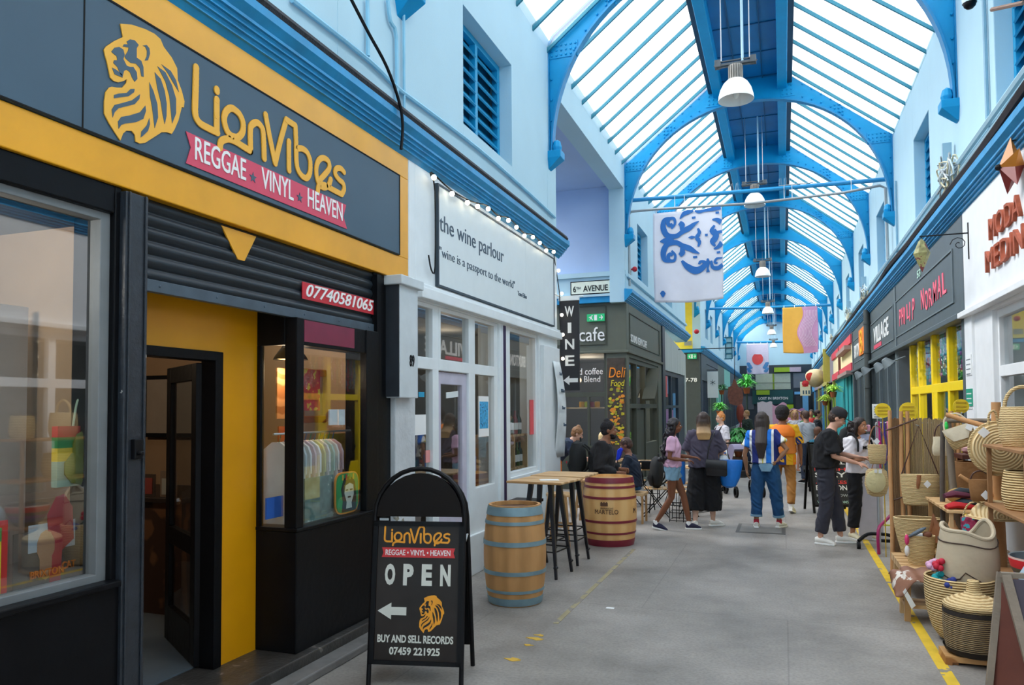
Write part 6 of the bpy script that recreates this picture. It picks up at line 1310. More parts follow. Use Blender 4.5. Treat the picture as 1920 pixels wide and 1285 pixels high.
for s in (-1, 1):
    for y, r_ in ((-.37, .11), (.33, .14)): b = MB(); b.lathe([(.6*r_, -.02), (r_, -.02), (r_, .02), (.6*r_, .02)], (0, 0, 0), 18, M=Matrix.Translation((s*.26, y, r_)) @ Matrix.Rotation(PI/2, 4, 'Y')); b.build('wheel', black_m, g)
# chalk sign board far right
g = thing('chalk_board', 'black chalk sign board with red and white writing behind the man in the cap', 'sign', (.76, 13.4, 0), .25); b = MB(); b.prism([(-.3, .12), (.34, .12), (.34, 1.12), (-.3, 1.12)], (0, 0, 0), (1, 0, 0), (0, .22, 1), (0, .02, 0)); b.build('chalk_panel', mat('chalk_black', '202226', .7, var=.2), g)
b = MB()
for x in (-.32, .34): b.beam((x, .0, 0), (x, .27, 1.16), .035, .03)
b.beam((-.32, .26, 1.14), (.34, .26, 1.14), .03, .035); b.beam((-.32, .03, .12), (.34, .03, .12), .03, .035)
for x in (-.32, .34): b.beam((x, .55, 0), (x, .27, 1.16), .035, .03)
b.build('frame', black_m, g)
CHB = ((1, 0, 0), Vector((0, .22, 1)).normalized())
for i, (s_, c, h) in enumerate((('CUT', 'e03a3a', .07), ('SHARP', 'e8e8e8', .11), ('LOCAL', 'e8e8e8', .09), ('FRESH', 'e03a3a', .07), ('STAY', 'e8e8e8', .11), ('AT MIKES', 'e03a3a', .07), ('BRIXTON', 'e8e8e8', .11), ('MARKET ROW', '9aa0a4', .06), ('VINTAGE ROOMS', '9ac0b8', .06))):
    z = 1.02-.105*i; text(s_, 'chalk_writing', Vector((-.26, .22*z-.004, z-.02)), CHB, h*.75, flat(c), g, w=.5 if i else .2, weight=.02, depth=.001)
# ---------------------------------------------------------------- people
def remesh(mb, voxel, it=3, fac=.5):
    me = bpy.data.meshes.new('tmp'); me.from_pydata(mb.v, [], mb.f)
    bm = bmesh.new(); bm.from_mesh(me); bmesh.ops.recalc_face_normals(bm, faces=bm.faces); bm.to_mesh(me); bm.free()
    o = bpy.data.objects.new('tmp', me); COL.objects.link(o)
    m = o.modifiers.new('r', 'REMESH'); m.mode = 'VOXEL'; m.voxel_size = voxel; m.use_smooth_shade = True
    s = o.modifiers.new('s', 'SMOOTH'); s.iterations = it; s.factor = fac
    dg = bpy.context.evaluated_depsgraph_get(); out = bpy.data.meshes.new_from_object(o.evaluated_get(dg)); bpy.data.objects.remove(o); bpy.data.meshes.remove(me)
    return out
def soft(name, mb, m, parent, voxel=.01, it=3, label=None, fold=0):
    me = remesh(mb, voxel, it); me.name = name
    if fold:
        sd_ = len(bpy.data.meshes)*1.7
        n_ = len(me.vertices); co = np.empty(n_*3); me.vertices.foreach_get('co', co); co = co.reshape(-1, 3); no = np.empty(n_*3); me.vertex_normals.foreach_get('vector', no); no = no.reshape(-1, 3)
        x, y, z = co[:, 0], co[:, 1], co[:, 2]; wv = np.sin(z*23+x*31+sd_)+np.sin(y*27-z*17+sd_*2)
        f1 = np.sin(x*34+z*14+1.6*wv+sd_)*np.sin(y*21+z*9+wv); f2 = np.sin(z*52+x*26+2.2*wv+sd_*3)*(.5+.5*np.sin(x*13+y*17+z*8+sd_))
        co = co+no*(fold*(.42*f1+.34*f2))[:, None]; me.vertices.foreach_set('co', co.ravel()); me.update()
    me.materials.clear(); me.materials.append(m)
    me.polygons.foreach_set('use_smooth', [True]*len(me.polygons)); return link(name, me, parent, label=label)
def V3(*a): return Vector(a)
def lerp(a, b, t): return Vector(a)*(1-t)+Vector(b)*t
SKIN = {}
def skin(c): return mat('skin_'+c, c, .55, var=.04, sc=8)
def hair_m(c): return banded('hair_'+c, c, '%02x%02x%02x' % tuple(min(255, int(int(c[i:i+2], 16)*1.3+8)) for i in (0, 2, 4)), 30, 'X', .5, dist=1.2, bump=.35)
REST = dict(pel=(0, 0, .95), wai=(0, 0, 1.08), che=(0, .01, 1.27), sho=(0, 0, 1.38), nek=(0, .0, 1.46), hed=(0, .03, 1.585),
            shR=(.165, 0, 1.37), elR=(.215, -.03, 1.10), wrR=(.225, .05, .86), shL=(-.165, 0, 1.37), elL=(-.215, -.03, 1.10), wrL=(-.225, .05, .86),
            hiR=(.085, 0, .90), knR=(.095, .02, .48), anR=(.10, -.02, .09), hiL=(-.085, 0, .90), knL=(-.095, .02, .48), anL=(-.10, -.02, .09))
def hand(b, w, d, side, n, curl=.5, sc=1.0):
    """palm, four fingers of different length and a thumb leaving the side of the palm"""
    d = Vector(d).normalized(); n = Vector(n); n = (n-d*n.dot(d)).normalized(); s = d.cross(n)*side
    w = Vector(w); pc = w+d*.045*sc
    b.tube([w-d*.01, w+d*.02*sc, w+d*.06*sc, w+d*.085*sc], [(.022*sc, .017*sc), (.032*sc, .018*sc), (.038*sc, .016*sc), (.034*sc, .012*sc)], 10, up=n)
    for i, (off, ln) in enumerate(((-.030, .062), (-.010, .074), (.010, .068), (.029, .054))):
        p0 = w+d*.078*sc+s*off*sc; a = curl*.6; p1 = p0+(d*math.cos(a)+n*math.sin(a))*ln*.45*sc; a2 = curl*1.5; p2 = p1+(d*math.cos(a2)+n*math.sin(a2))*ln*.32*sc; a3 = curl*2.1; p3 = p2+(d*math.cos(a3)+n*math.sin(a3))*ln*.28*sc
        b.tube([p0-d*.012, p0, p1, p2, p3], [.0095*sc, .0095*sc, .009*sc, .0085*sc, .007*sc], 6)
    t0 = w+d*.025*sc-s*.026*sc; t1 = t0+(d*.5-s*.75+n*.3).normalized()*.032*sc; t2 = t1+(d*.85-s*.25+n*.4).normalized()*.028*sc; b.tube([t0, t1, t2], [.012*sc, .0105*sc, .008*sc], 6)
def person(label, loc, rz, H=1.7, pose={}, sk='c99a7c', build=1.0, top=None, bottom=None, hair=None, shoes=None, extra=None, voxel=.009, look=0, nod=0, curl=.5, cat='person', feet=None, sleeve=.95, face=True, palm=None, hem=.90):
    s = H/1.7; J = {k: Vector(v) for k, v in REST.items()}
    for k, v in pose.items(): J[k] = Vector(v)
    J = {k: v*s for k, v in J.items()}; w = build
    g = thing('person', label, cat, loc, rz)
    hl = Matrix.Rotation(look, 3, 'Z') @ Matrix.Rotation(nod, 3, 'X')
    b = MB()
    def torso(b, e, z0=None, ext=0):
        P = [J['pel']-V3(0, 0, .05*s), J['pel'], J['wai'], J['che'], J['sho']]; Rr = [(.135*w+e, .10*w+e), (.16*w+e, .108*w+e), (.135*w+e, .095*w+e), (.155*w+e, .108*w+e), (.135*w+e*.6, .075*w+e*.6)]
        return P, Rr
    P, Rr = torso(b, 0); P = P+[J['nek'], lerp(J['nek'], J['hed'], .55)]; Rr = Rr+[(.058, .056), (.052, .052)]
    b.tube(P, [tuple(v*s for v in r) for r in Rr], 16, up=(0, 1, 0))
    for S in 'RL':
        sg_ = 1 if S == 'R' else -1
        b.tube([lerp(J['sho'], J['sh'+S], .4), J['sh'+S], lerp(J['sh'+S], J['el'+S], .4), J['el'+S], lerp(J['el'+S], J['wr'+S], .35), J['wr'+S]], [.05*s, .053*s*w, .044*s*w, .034*s*w, .036*s*w, .022*s], 10)
        b.tube([lerp(J['pel'], J['hi'+S], .5), J['hi'+S], lerp(J['hi'+S], J['kn'+S], .3), J['kn'+S], lerp(J['kn'+S], J['an'+S], .35), J['an'+S]], [.09*s*w, .088*s*w, .08*s*w, .052*s*w, .052*s*w, .032*s], 12)
        d = (J['wr'+S]-J['el'+S]); nn_ = Vector(palm[S]) if palm and S in palm else V3(-sg_, .2, 0)
        hand(b, J['wr'+S], d, sg_, nn_, curl if not isinstance(curl, dict) else curl[S], s)
        fd = Vector((feet or {}).get(S, (sg_*.15, 1, 0))).normalized(); a = J['an'+S]; z_ = a.z-.06*s
        b.tube([a, V3(a.x, a.y, z_)+fd*.03*s, V3(a.x, a.y, z_-.01)+fd*.12*s], [.034*s, .034*s, .022*s], 8)
    hc = J['hed']; R = lambda x, y, z: hc+hl @ Vector((x, y, z))*s
    b.ball(R(0, -.01, .025), (.074*s, .093*s, .092*s), 16, M=hl); b.ball(R(0, .018, -.035), (.056*s, .070*s, .078*s), 14, M=hl); b.ball(R(0, .052, -.075), (.032*s, .030*s, .026*s), 10, M=hl)
    b.ball(R(0, .093, -.02), (.014*s, .018*s, .022*s), 8, M=hl); b.ball(R(0, .083, -.002), (.010*s, .012*s, .026*s), 8, M=hl)
    for sx in (-1, 1): b.ball(R(sx*.076, -.008, -.01), (.010*s, .020*s, .030*s), 8, M=hl); b.ball(R(sx*.036, .062, -.035), (.022*s, .018*s, .02*s), 8, M=hl)
    soft('body', b, skin(sk), g, voxel, 3)
    if face:
        for sx in (-1, 1):
            e = MB(); e.ball(R(sx*.030, .079, .002), (.013*s, .008*s, .007*s), 8, M=hl); e.ball(R(sx*.030, .0858, .002), (.006*s, .003*s, .006*s), 8, 1, M=hl); e.build('eye', [flat('e8e2dc'), flat('1c1410')], g, smooth=True)
            e = MB(); e.tube([R(sx*.014, .089, .022), R(sx*.032, .086, .028), R(sx*.05, .072, .020)], .0035*s, 5); e.build('eyebrow', flat('2a1a14'), g)
        e = MB(); e.tube([R(-.024, .078, -.054), R(-.01, .086, -.057), R(.01, .086, -.057), R(.024, .078, -.054)], [.003*s, .006*s, .006*s, .003*s], 6); e.build('mouth', flat('9a5048'), g, smooth=True)
    if bottom:
        b = MB(); kind, m_, ln = bottom['kind'], bottom['m'], bottom.get('len', .95); lo = bottom.get('loose', 1.0); fl = bottom.get('flare', 1.0)
        e = .014
        b.tube([J['pel']-V3(0, 0, .06*s), J['pel'], lerp(J['pel'], J['wai'], .75)], [(.15*w*s+e, .115*w*s+e), (.162*w*s+e, .112*w*s+e), (.142*w*s+e, .1*w*s+e)], 16, up=(0, 1, 0))
        for S in 'RL':
            hi, kn, an = J['hi'+S], J['kn'+S], J['an'+S]
            pts = [lerp(J['pel'], hi, .55), hi, lerp(hi, kn, .35), lerp(hi, kn, .7)]; rs = [.10*s*w*lo, .096*s*w*lo, .092*s*w*lo*fl**.3, .08*s*w*lo*fl**.6]
            if kind == 'shorts': pts = [lerp(J['pel'], hi, .55), hi, lerp(hi, kn, ln*.5), lerp(hi, kn, ln)]; rs = [.10*s*w*lo, .1*s*w*lo, .098*s*w*lo, .098*s*w*lo]
            else:
                pts += [kn, lerp(kn, an, ln*.5), lerp(kn, an, ln)]; rs += [.070*s*w*lo*fl, .066*s*w*lo*fl, .060*s*w*lo*fl]
            b.tube(pts, rs, 12)
        soft(bottom.get('name', 'trousers'), b, m_, g, .011, 4, fold=.014)
        if bottom.get('cuff'):
            for S in 'RL':
                b = MB(); kn, an = J['kn'+S], J['an'+S]; r_ = .060*s*w*lo*fl; b.tube([lerp(kn, an, ln-.07), lerp(kn, an, ln+.01)], r_+.006, 14); b.build('cuff', bottom['cuff'], g, smooth=True)
    if top:
        b = MB(); e = top.get('loose', .02); hm = top.get('hem', .0)
        Pt = [J['pel']-V3(0, 0, hm*s), J['pel'], J['wai'], J['che'], J['sho'], lerp(J['sho'], J['nek'], .62)]
        Rt = [(.16*w+e*1.25, .112*w+e*1.25), (.162*w+e, .112*w+e), (.145*w+e*1.1, .1*w+e*1.1), (.16*w+e, .11*w+e), (.135*w+e*.5, .08*w+e*.6), (.068, .070)]
        b.tube(Pt, [tuple(v*s for v in r) for r in Rt], 18, up=(0, 1, 0))
        sl = top.get('sleeve', .6)
        for S in 'RL':
            sh, el, wr = J['sh'+S], J['el'+S], J['wr'+S]; pts = [lerp(J['sho'], sh, .45), sh, lerp(sh, el, min(1, sl)*.5), lerp(sh, el, min(1, sl))]; le = top.get('sl_loose', .016)
            rs = [.055*s+e*.5, .056*s*w+le*.9, .05*s*w+le, .044*s*w+le*1.5]
            if sl > 1: pts += [lerp(el, wr, (sl-1)*.5), lerp(el, wr, sl-1)]; rs[3] = .04*s*w+le; rs += [.038*s*w+le, .028*s+le*.8]
            b.tube(pts, rs, 12)
        soft(top.get('name', 'shirt'), b, top['m'], g, .011, 4, fold=.017)
    if hair:
        b = MB(); kind = hair['kind']; b.ball(R(0, -.022, .038), (.084*s, .098*s, .094*s), 16, M=hl)
        if kind == 'short': b.ball(R(0, -.045, -.005), (.078*s, .075*s, .075*s), 12, M=hl)
        if kind == 'afro': b.ball(R(0, -.03, .05), (.118*s, .125*s, .12*s), 14, M=hl); b.ball(R(0, -.06, -.02), (.10*s, .09*s, .08*s), 12, M=hl)
        if kind in ('long', 'curly'):
            L_ = hair['len']; wd = hair.get('w', .085); back = hair.get('back', -.09)
            pts = [R(0, -.04, .06), R(0, -.07, -.03), R(0, -.085, -.12), hc+V3(0, back, -.12-L_*.5)*s, hc+V3(0, back, -.12-L_)*s]
            b.tube(pts, [(.08*s, .06*s), (.088*s, .06*s), (wd*s, .05*s), (wd*s*1.05, .045*s), (wd*s*hair.get('tip', .5), .02*s)], 12, up=(0, 1, 0))
            for sx in (-1, 1): b.tube([R(sx*.07, -.01, .06), R(sx*.085, -.01, -.03), R(sx*.075, -.03, -.12), hc+V3(sx*.06, back*.6, -.2)*s], [.028*s, .026*s, .03*s, .02*s], 8)
            if kind == 'curly':
                random.seed(4)
                for i in range(46): t = random.random()*.97; a = random.uniform(0, 2*PI); b.ball(lerp(pts[0], pts[-1], t)+V3(wd*.95*math.cos(a), -.02+.06*math.sin(a), 0)*s, random.uniform(.026, .042)*s, 8)
        if kind == 'bun': b.ball(R(0, -.03, .115), .045*s, 10); b.ball(R(0, -.04, -.01), (.078*s, .075*s, .07*s), 12, M=hl)
        soft('hair', b, hair['m'], g, .0085 if voxel < .012 else .013, 2)
        # clear the face: nothing needed, the cap sits behind the brow
    if shoes:
        for S in 'RL':
            fd = Vector((feet or {}).get(S, ((1 if S == 'R' else -1)*.15, 1, 0))).normalized(); a = J['an'+S]; lift = a.z-.09*s; c = V3(a.x, a.y, lift)
            pit = shoes.get('pitch', {}).get(S, 0)
            u = V3(0, 0, 1); fz = fd*math.cos(pit)-u*math.sin(pit); fu = u*math.cos(pit)+fd*math.sin(pit); c = c if not pit else c
            b = MB(); b.tube([c-fz*.055*s+fu*.05*s, c-fz*.02*s+fu*.055*s, c+fz*.06*s+fu*.052*s, c+fz*.13*s+fu*.036*s, c+fz*.175*s+fu*.026*s], [(.030*s, .035*s), (.040*s, .046*s), (.042*s, .040*s), (.043*s, .026*s), (.026*s, .012*s)], 12, up=fu)
            sh = b.build('shoe', shoes['m'], g, smooth=True)
            b = MB(); sd = fz.cross(fu); b.prism([(-.033, -.062), (.033, -.062), (.038, .05), (.046, .12), (.03, .185), (-.03, .185), (-.046, .12), (-.038, .05)], c, sd*s, fz*s, fu*.024*s); b.build('sole', shoes.get('sole', white_t), sh, bevel=.006)
            if shoes.get('sock'): b = MB(); b.tube([c+fu*.06*s-fz*.01, a+V3(0, 0, .035*s)], [.040*s, .038*s], 12); b.build('sock', shoes['sock'], g, smooth=True)
    g['J'] = 0; del g['J']
    return g, J, R
def face_to(x, y): return math.atan2(-x, y)      # rz so that local +Y looks along (x, y)
def glob(g, p): return (Matrix.Translation(g.location) @ Matrix.Rotation(g.rotation_euler.z, 4, 'Z')) @ Vector(p)
tee = lambda n, c: mat(n, c, .9, var=.06, sc=9, bump=.25, bsc=14)
denim = mat('mid_denim', '20507e', .9, var=.12, sc=7, bump=.15, bsc=20); denim_l = mat('washed_denim', '7ba0b8', .9, var=.15, sc=8, c2='dfe8ee', c2at=.68, bump=.1)
black_t = mat('black_jersey', '1a1a1e', .95, var=.12, sc=7, bump=.25, bsc=14)
whites = mat('white_trainer', 'ece9e2', .6, var=.04)

def ombre():
    m = bpy.data.materials.new('ombre_hair'); m.use_nodes = True; nt = m.node_tree; N = nt.nodes; L = nt.links; tc = N.new('ShaderNodeTexCoord'); sp = N.new('ShaderNodeSeparateXYZ'); L.new(tc.outputs['Object'], sp.inputs[0])
    no = N.new('ShaderNodeTexNoise'); mp = N.new('ShaderNodeMapping'); mp.inputs['Scale'].default_value = (60, 60, 3); L.new(tc.outputs['Object'], mp.inputs[0]); L.new(mp.outputs[0], no.inputs[0])
    ad = N.new('ShaderNodeMath'); ad.operation = 'MULTIPLY_ADD'; ad.inputs[1].default_value = .12; L.new(no.outputs[0], ad.inputs[0]); L.new(sp.outputs[2], ad.inputs[2])
    mr = N.new('ShaderNodeMapRange'); mr.inputs[1].default_value = 1.38; mr.inputs[2].default_value = 1.60; L.new(ad.outputs[0], mr.inputs[0])
    r = N.new('ShaderNodeValToRGB'); r.color_ramp.elements[0].color = lin('c9a06a'); r.color_ramp.elements[1].color = lin('3a2a24'); L.new(mr.outputs[0], r.inputs[0]); L.new(r.outputs[0], N['Principled BSDF'].inputs['Base Color']); N['Principled BSDF'].inputs['Roughness'].default_value = .5; return m
# girl in the pink shirt, striding right
p = at(1257, 994, Z=0)
g, J, R = person('person with long curly black hair in a pink shirt and frayed denim shorts walking right', (-1.52, 10.95, 0), face_to(1, .12), 1.60,
    dict(anL=(-.09, .24, .09), knL=(-.09, .16, .50), anR=(.07, -.26, .11), knR=(.08, -.02, .50), elR=(.22, -.04, 1.10), wrR=(.15, .20, 1.07), elL=(-.21, .06, 1.12), wrL=(-.12, .30, 1.10), hed=(0, .05, 1.585)),
    sk='7a4a30', build=.98, top=dict(m=tee('pink_print_cotton', 'dcb0cc'), hem=-.09, sleeve=.62, loose=.022, sl_loose=.02), bottom=dict(kind='shorts', m=denim_l, len=.34, name='shorts', loose=1.06),
    hair=dict(kind='curly', m=hair_m('17141a'), len=.46, w=.125, back=-.175, tip=.75), shoes=dict(m=mat('navy_canvas', '23233f', .8), sock=flat('ececec'), pitch={'R': .25}), feet={'R': (0, 1, 0), 'L': (0, 1, 0)}, palm={'R': (0, 0, -1), 'L': (0, 0, -1)}, curl=.6)
# woman in dark shirt and culottes
gB, J, R = person('person with brown to blond hair, dark grey shirt and wide black culottes', (-1.12, 11.4, 0), .12, 1.68,
    dict(anL=(-.14, -.08, .09), knL=(-.12, .0, .48), anR=(.12, .05, .09), knR=(.11, .03, .48), elR=(.27, .02, 1.12), wrR=(.22, .20, 1.02), elL=(-.24, .03, 1.12), wrL=(-.15, .22, 1.0), wai=(0, -.01, 1.08)),
    sk='dab09a', build=1.12, top=dict(m=tee('charcoal_plum_cotton', '4d4859'), hem=.07, sleeve=.98, loose=.045, sl_loose=.03), bottom=dict(kind='trousers', m=mat('black_crepe', '101116', .9, bump=.2, sc=7), len=.62, loose=1.12, flare=1.75, name='culottes'),
    hair=dict(kind='long', m=ombre(), len=.17, w=.105, back=-.185, tip=.8), shoes=dict(m=whites, pitch={'L': .2}), face=False, feet={'L': (-.25, 1, 0), 'R': (.9, .5, 0)}, curl=.7)
q = glob(gB, (.17, -.19, .88)); g = world_thing('shoulder_bag', 'black leather shoulder bag on the hip of the person in culottes', 'bag', (q.x, q.y, q.z)); lth = mat('black_leather', '1c1c20', .4, var=.1, bump=.1)
b = MB(); b.tube([q+V3(-.15, 0, 0), q+V3(-.13, 0, 0), q+V3(.13, 0, -.01), q+V3(.15, 0, -.01)], [(.03, .09), (.045, .12), (.045, .12), (.03, .1)], 14, up=(0, 0, 1)); b.build('bag_body', lth, g, smooth=True)
b = MB(); b.tube([q+V3(-.145, -.02, .05), q+V3(.145, -.02, .03)], [(.04, .075), (.04, .075)], 12, up=(0, 0, 1)); b.build('bag_flap', lth, g, smooth=True)
b = MB(); b.tube(smooth2([q+V3(-.13, 0, .1), q+V3(-.10, .01, .3), q+V3(-.04, .06, .48), q+V3(-.02, .16, .52)], 4), .009, 6); b.build('strap', lth, g)
q = glob(gB, (.36, .02, .84)); g = world_thing('carrier_bag', 'bright blue carrier bag hanging at the right side of the person in culottes', 'bag', (q.x, q.y, q.z-.25)); blu = mat('bright_blue_bag', '1b7fe0', .5, var=.08, bump=.2)
b = MB(); b.tube([q+V3(.0, 0, .14), q+V3(0, 0, .05), q+V3(0, 0, -.12), q+V3(-.01, 0, -.24), q+V3(-.01, 0, -.27)], [(.19, .07), (.185, .09), (.15, .09), (.10, .07), (.04, .03)], 14, up=(0, 1, 0)); b.build('bag_body', blu, g, smooth=True); b = MB(); b.tube(smooth2([q+V3(-.13, 0, .12), q+V3(-.12, .03, .22), q+V3(-.05, .06, .24)], 3), .012, 6); b.build('handle', blu, g)
b = MB(); b.ball(q+V3(-.08, 0, .15), (.07, .05, .07), 8); b.build('white_contents', paper, g)
q = glob(gB, (-.33, .1, .98)); b = MB(); b.box(q.x-.04, q.y, q.z-.38, q.x+.05, q.y+.12, q.z); tag(b.build('carrier_bag', blu, bevel=.02), 'second blue bag hanging at the left side of the person in culottes', 'bag')
# striped shirt and jeans, from behind
stripe = banded('blue_white_yellow_stripes', '1f6fd0', 'f0efe6', 1.0, 'X', .85, dist=.3, bump=.1)
def striped_mat():
    m = bpy.data.materials.new('striped_shirt_cloth'); m.use_nodes = True; nt = m.node_tree; N = nt.nodes; L = nt.links; tc = N.new('ShaderNodeTexCoord'); sp = N.new('ShaderNodeSeparateXYZ'); L.new(tc.outputs['Object'], sp.inputs[0])
    mt = N.new('ShaderNodeMath'); mt.operation = 'MULTIPLY_ADD'; mt.inputs[1].default_value = 3.3; mt.inputs[2].default_value = .48; L.new(sp.outputs[0], mt.inputs[0]); fr = N.new('ShaderNodeMath'); fr.operation = 'FRACT'; L.new(mt.outputs[0], fr.inputs[0])
    r = N.new('ShaderNodeValToRGB'); r.color_ramp.interpolation = 'CONSTANT'; L.new(fr.outputs[0], r.inputs[0]); e = r.color_ramp.elements; e[0].position = 0; e[0].color = lin('1a2c78'); e[1].position = .22; e[1].color = lin('f2f2ec')
    for p_, c in ((.38, 'e9d86a'), (.44, 'f2f2ec'), (.56, '1f7be0'), (.8, 'f2f2ec'), (.9, '1a2c78')): x = e.new(p_); x.color = lin(c)
    L.new(r.outputs[0], N['Principled BSDF'].inputs['Base Color']); N['Principled BSDF'].inputs['Roughness'].default_value = .85; return m
gC, J, R = person('person with very long dark hair, blue and white striped shirt and jeans', (-.26, 11.5, 0), -.08, 1.68,
    dict(anL=(-.14, -.02, .09), knL=(-.13, .0, .49), anR=(.17, .10, .09), knR=(.14, .02, .49), pel=(.0, 0, .95), che=(-.03, .0, 1.27), sho=(-.04, 0, 1.38), nek=(-.04, 0, 1.46), hed=(-.04, .04, 1.585), shR=(.13, 0, 1.37), shL=(-.20, 0, 1.36), elR=(.31, -.06, 1.16), wrR=(.17, -.08, .99), elL=(-.29, -.02, 1.08), wrL=(-.27, .03, .84)),
    sk='a87858', build=1.0, top=dict(m=striped_mat(), hem=-.02, sleeve=.62, loose=.045, sl_loose=.03), bottom=dict(kind='trousers', m=denim, len=.80, loose=1.1, flare=1.18, name='jeans', cuff=denim_l),
    hair=dict(kind='long', m=hair_m('2c2320'), len=.44, w=.085, back=-.205, tip=.45), shoes=dict(m=whites, sock=flat('b3203a')), face=False, curl={'R': 1.0, 'L': .4}, feet={'R': (.5, 1, 0), 'L': (-.1, 1, 0)})
b = MB(); b.tube([V3(.02, -.125, .99)*.988, V3(.02, -.14, .93)*.988, V3(.02, -.15, .84)*.988], [(.045, .01), (.1, .015), (.06, .012)], 8, up=(0, 1, 0)); b.build('seat_patch', denim_l, gC, smooth=True)
# orange vest, camel trousers
gD, J, R = person('person with short black hair in an orange vest and camel trousers seen from behind', (-.02, 13.3, 0), -.1, 1.74,
    dict(anL=(-.13, .02, .09), knL=(-.13, .02, .49), anR=(.12, -.12, .12), knR=(.12, .0, .5), elR=(.26, .0, 1.10), wrR=(.27, .05, .86), shR=(.18, 0, 1.38), elL=(-.25, -.02, 1.1), wrL=(-.24, .04, .86)),
    sk='8a5a40', build=1.05, top=dict(m=tee('yellow_navy_sleeves', 'e8b020'), hem=.14, sleeve=.95, loose=.02, sl_loose=.022), bottom=dict(kind='trousers', m=mat('camel_cotton', 'a8743c', .9, var=.08, bump=.3, bsc=9), len=.9, loose=.98, flare=1.05), hair=dict(kind='afro', m=mat('black_hair', '18151a', .8, bump=.8, bsc=60)), shoes=dict(m=whites, sock=flat('ececec'), pitch={'R': .3}), face=False, curl=.5)
b = MB(); b.tube([V3(0, 0, .98), V3(0, 0, 1.12), V3(0, .01, 1.25), V3(0, 0, 1.36), V3(0, 0, 1.43)], [(.215, .168), (.21, .16), (.215, .165), (.20, .13), (.12, .1)], 18, up=(0, 1, 0)); soft('vest', b, mat('orange_tan_vest', 'd9823c', .9, var=.1), gD, .012, 3)
b = MB(); b.tube([V3(0, 0, 1.24)*1.02, V3(0, 0, 1.30)*1.02, V3(0, 0, 1.38)*1.02, V3(0, 0, 1.43)*1.02], [(.226, .178), (.224, .172), (.205, .14), (.13, .11)], 18, up=(0, 1, 0)); soft('vest_yoke', b, flat('f58020'), gD, .012, 3)
b = MB()
for sx in (-1, 1): b.tube([V3(sx*.235, 0, 1.26), V3(sx*.262, 0, 1.14)], .074, 12)
b.build('sleeve_band', mat('navy_cloth', '1c2a6a', .9), gD, smooth=True)
b = MB()
for i in range(10):
    a0, a1 = i*2*PI/10, (i+1)*2*PI/10; b.add([(.207*math.cos(t), .15*math.sin(t), z) for z in (.80, .97) for t in (a0, a1)], [(0, 1, 3, 2)], i % 3)
b.build('striped_hem', [flat('f58020'), mat('navy_cloth', '1c2a6a'), flat('e8b020')], gD)
# man in the cap
gE, J, R = person('person in a black cap, black shirt and dark trousers reaching for a basket bag', (.50, 10.45, 0), face_to(1, -.08), 1.74,
    dict(anL=(-.10, .15, .09), knL=(-.10, .10, .49), anR=(.10, -.08, .09), knR=(.10, .0, .49), che=(0, .03, 1.26), sho=(0, .05, 1.37), nek=(0, .09, 1.45), hed=(0, .15, 1.565), shR=(.165, .05, 1.36), shL=(-.165, .06, 1.36), elR=(.20, .10, 1.10), wrR=(.12, .36, 1.02), elL=(-.20, .12, 1.12), wrL=(-.10, .38, 1.08)),
    sk='d9a58c', build=1.0, top=dict(m=black_t, hem=.0, sleeve=.88, loose=.05, sl_loose=.04), bottom=dict(kind='trousers', m=mat('slate_trousers', '34343f', .9, var=.1, bump=.3, bsc=9), len=.86, loose=1.12, flare=1.12), hair=dict(kind='short', m=hair_m('3a2a22')), shoes=dict(m=whites), nod=-.45, feet={'R': (.3, 1, 0), 'L': (-.3, 1, 0)}, palm={'R': (-.5, 0, -1), 'L': (.5, 0, -1)}, curl=.35)
b = MB(); hlM = Matrix.Rotation(-.45, 3, 'X'); cc = R(0, -.012, .055); b.lathe([(.096, -.02), (.096, .02), (.085, .06), (.055, .085), (0, .095)], (0, 0, 0), 20, sy=1.08, M=Matrix.Translation(cc) @ hlM.to_4x4()); b.build('cap', mat('washed_black_cap', '2b2a2e', .9, bump=.1), gE, smooth=True)
b = MB(); b.prism([(-.07, 0), (.07, 0), (.075, .05), (.05, .10), (0, .115), (-.05, .10), (-.075, .05)], R(0, .07, .035), (1, 0, 0), hlM @ Vector((0, 1, -.12)), hlM @ Vector((0, 0, .008))); b.build('cap_peak', mat('washed_black_cap', '2b2a2e'), gE, bevel=.003)
# laughing woman in the white shirt
gF, J, R = person('smiling person with dark wavy hair in a white shirt and black trousers at the stall', (.93, 10.95, 0), face_to(.62, -.78), 1.60,
    dict(anL=(-.09, .05, .09), anR=(.12, -.02, .09), elR=(.20, .06, 1.10), wrR=(.10, .30, 1.16), elL=(-.22, .05, 1.1), wrL=(-.16, .30, 1.14), hed=(0, .05, 1.585)),
    sk='b8805e', build=1.02, top=dict(m=tee('white_cotton', 'e6e2e8'), hem=.02, sleeve=.85, loose=.03, sl_loose=.03), bottom=dict(kind='trousers', m=mat('black_trousers', '17171c', .9, bump=.2, sc=8), len=.80, loose=1.08, flare=1.15),
    hair=dict(kind='curly', m=hair_m('1e1412'), len=.08, w=.11, back=-.07, tip=.9), shoes=dict(m=mat('cream_trainer', 'd9cfb0', .7)), look=.15, palm={'R': (-1, 0, 0), 'L': (1, 0, 0)}, curl=.6)
text('MOSC', 'shirt_print', V3(.085, .168, 1.19), ((-1, 0, 0), (0, 0, 1)), .05, black_m, gF, w=.17, weight=.02)
bpk = gF; b = MB(); hm_ = Matrix.Rotation(.15, 3, 'Z'); b.tube([R(-.028, .083, -.050), R(0, .092, -.060), R(.028, .083, -.050)], [.003, .009, .003], 6); b.build('teeth', white_t, gF, smooth=True)
b = MB()
for sx in (-1, 1): b.tube(smooth2([V3(sx*.10, -.13, 1.30), V3(sx*.11, -.02, 1.40), V3(sx*.11, .10, 1.31), V3(sx*.13, .13, 1.16)], 4), .014, 6)
b.build('rucksack_straps', black_f, gF)
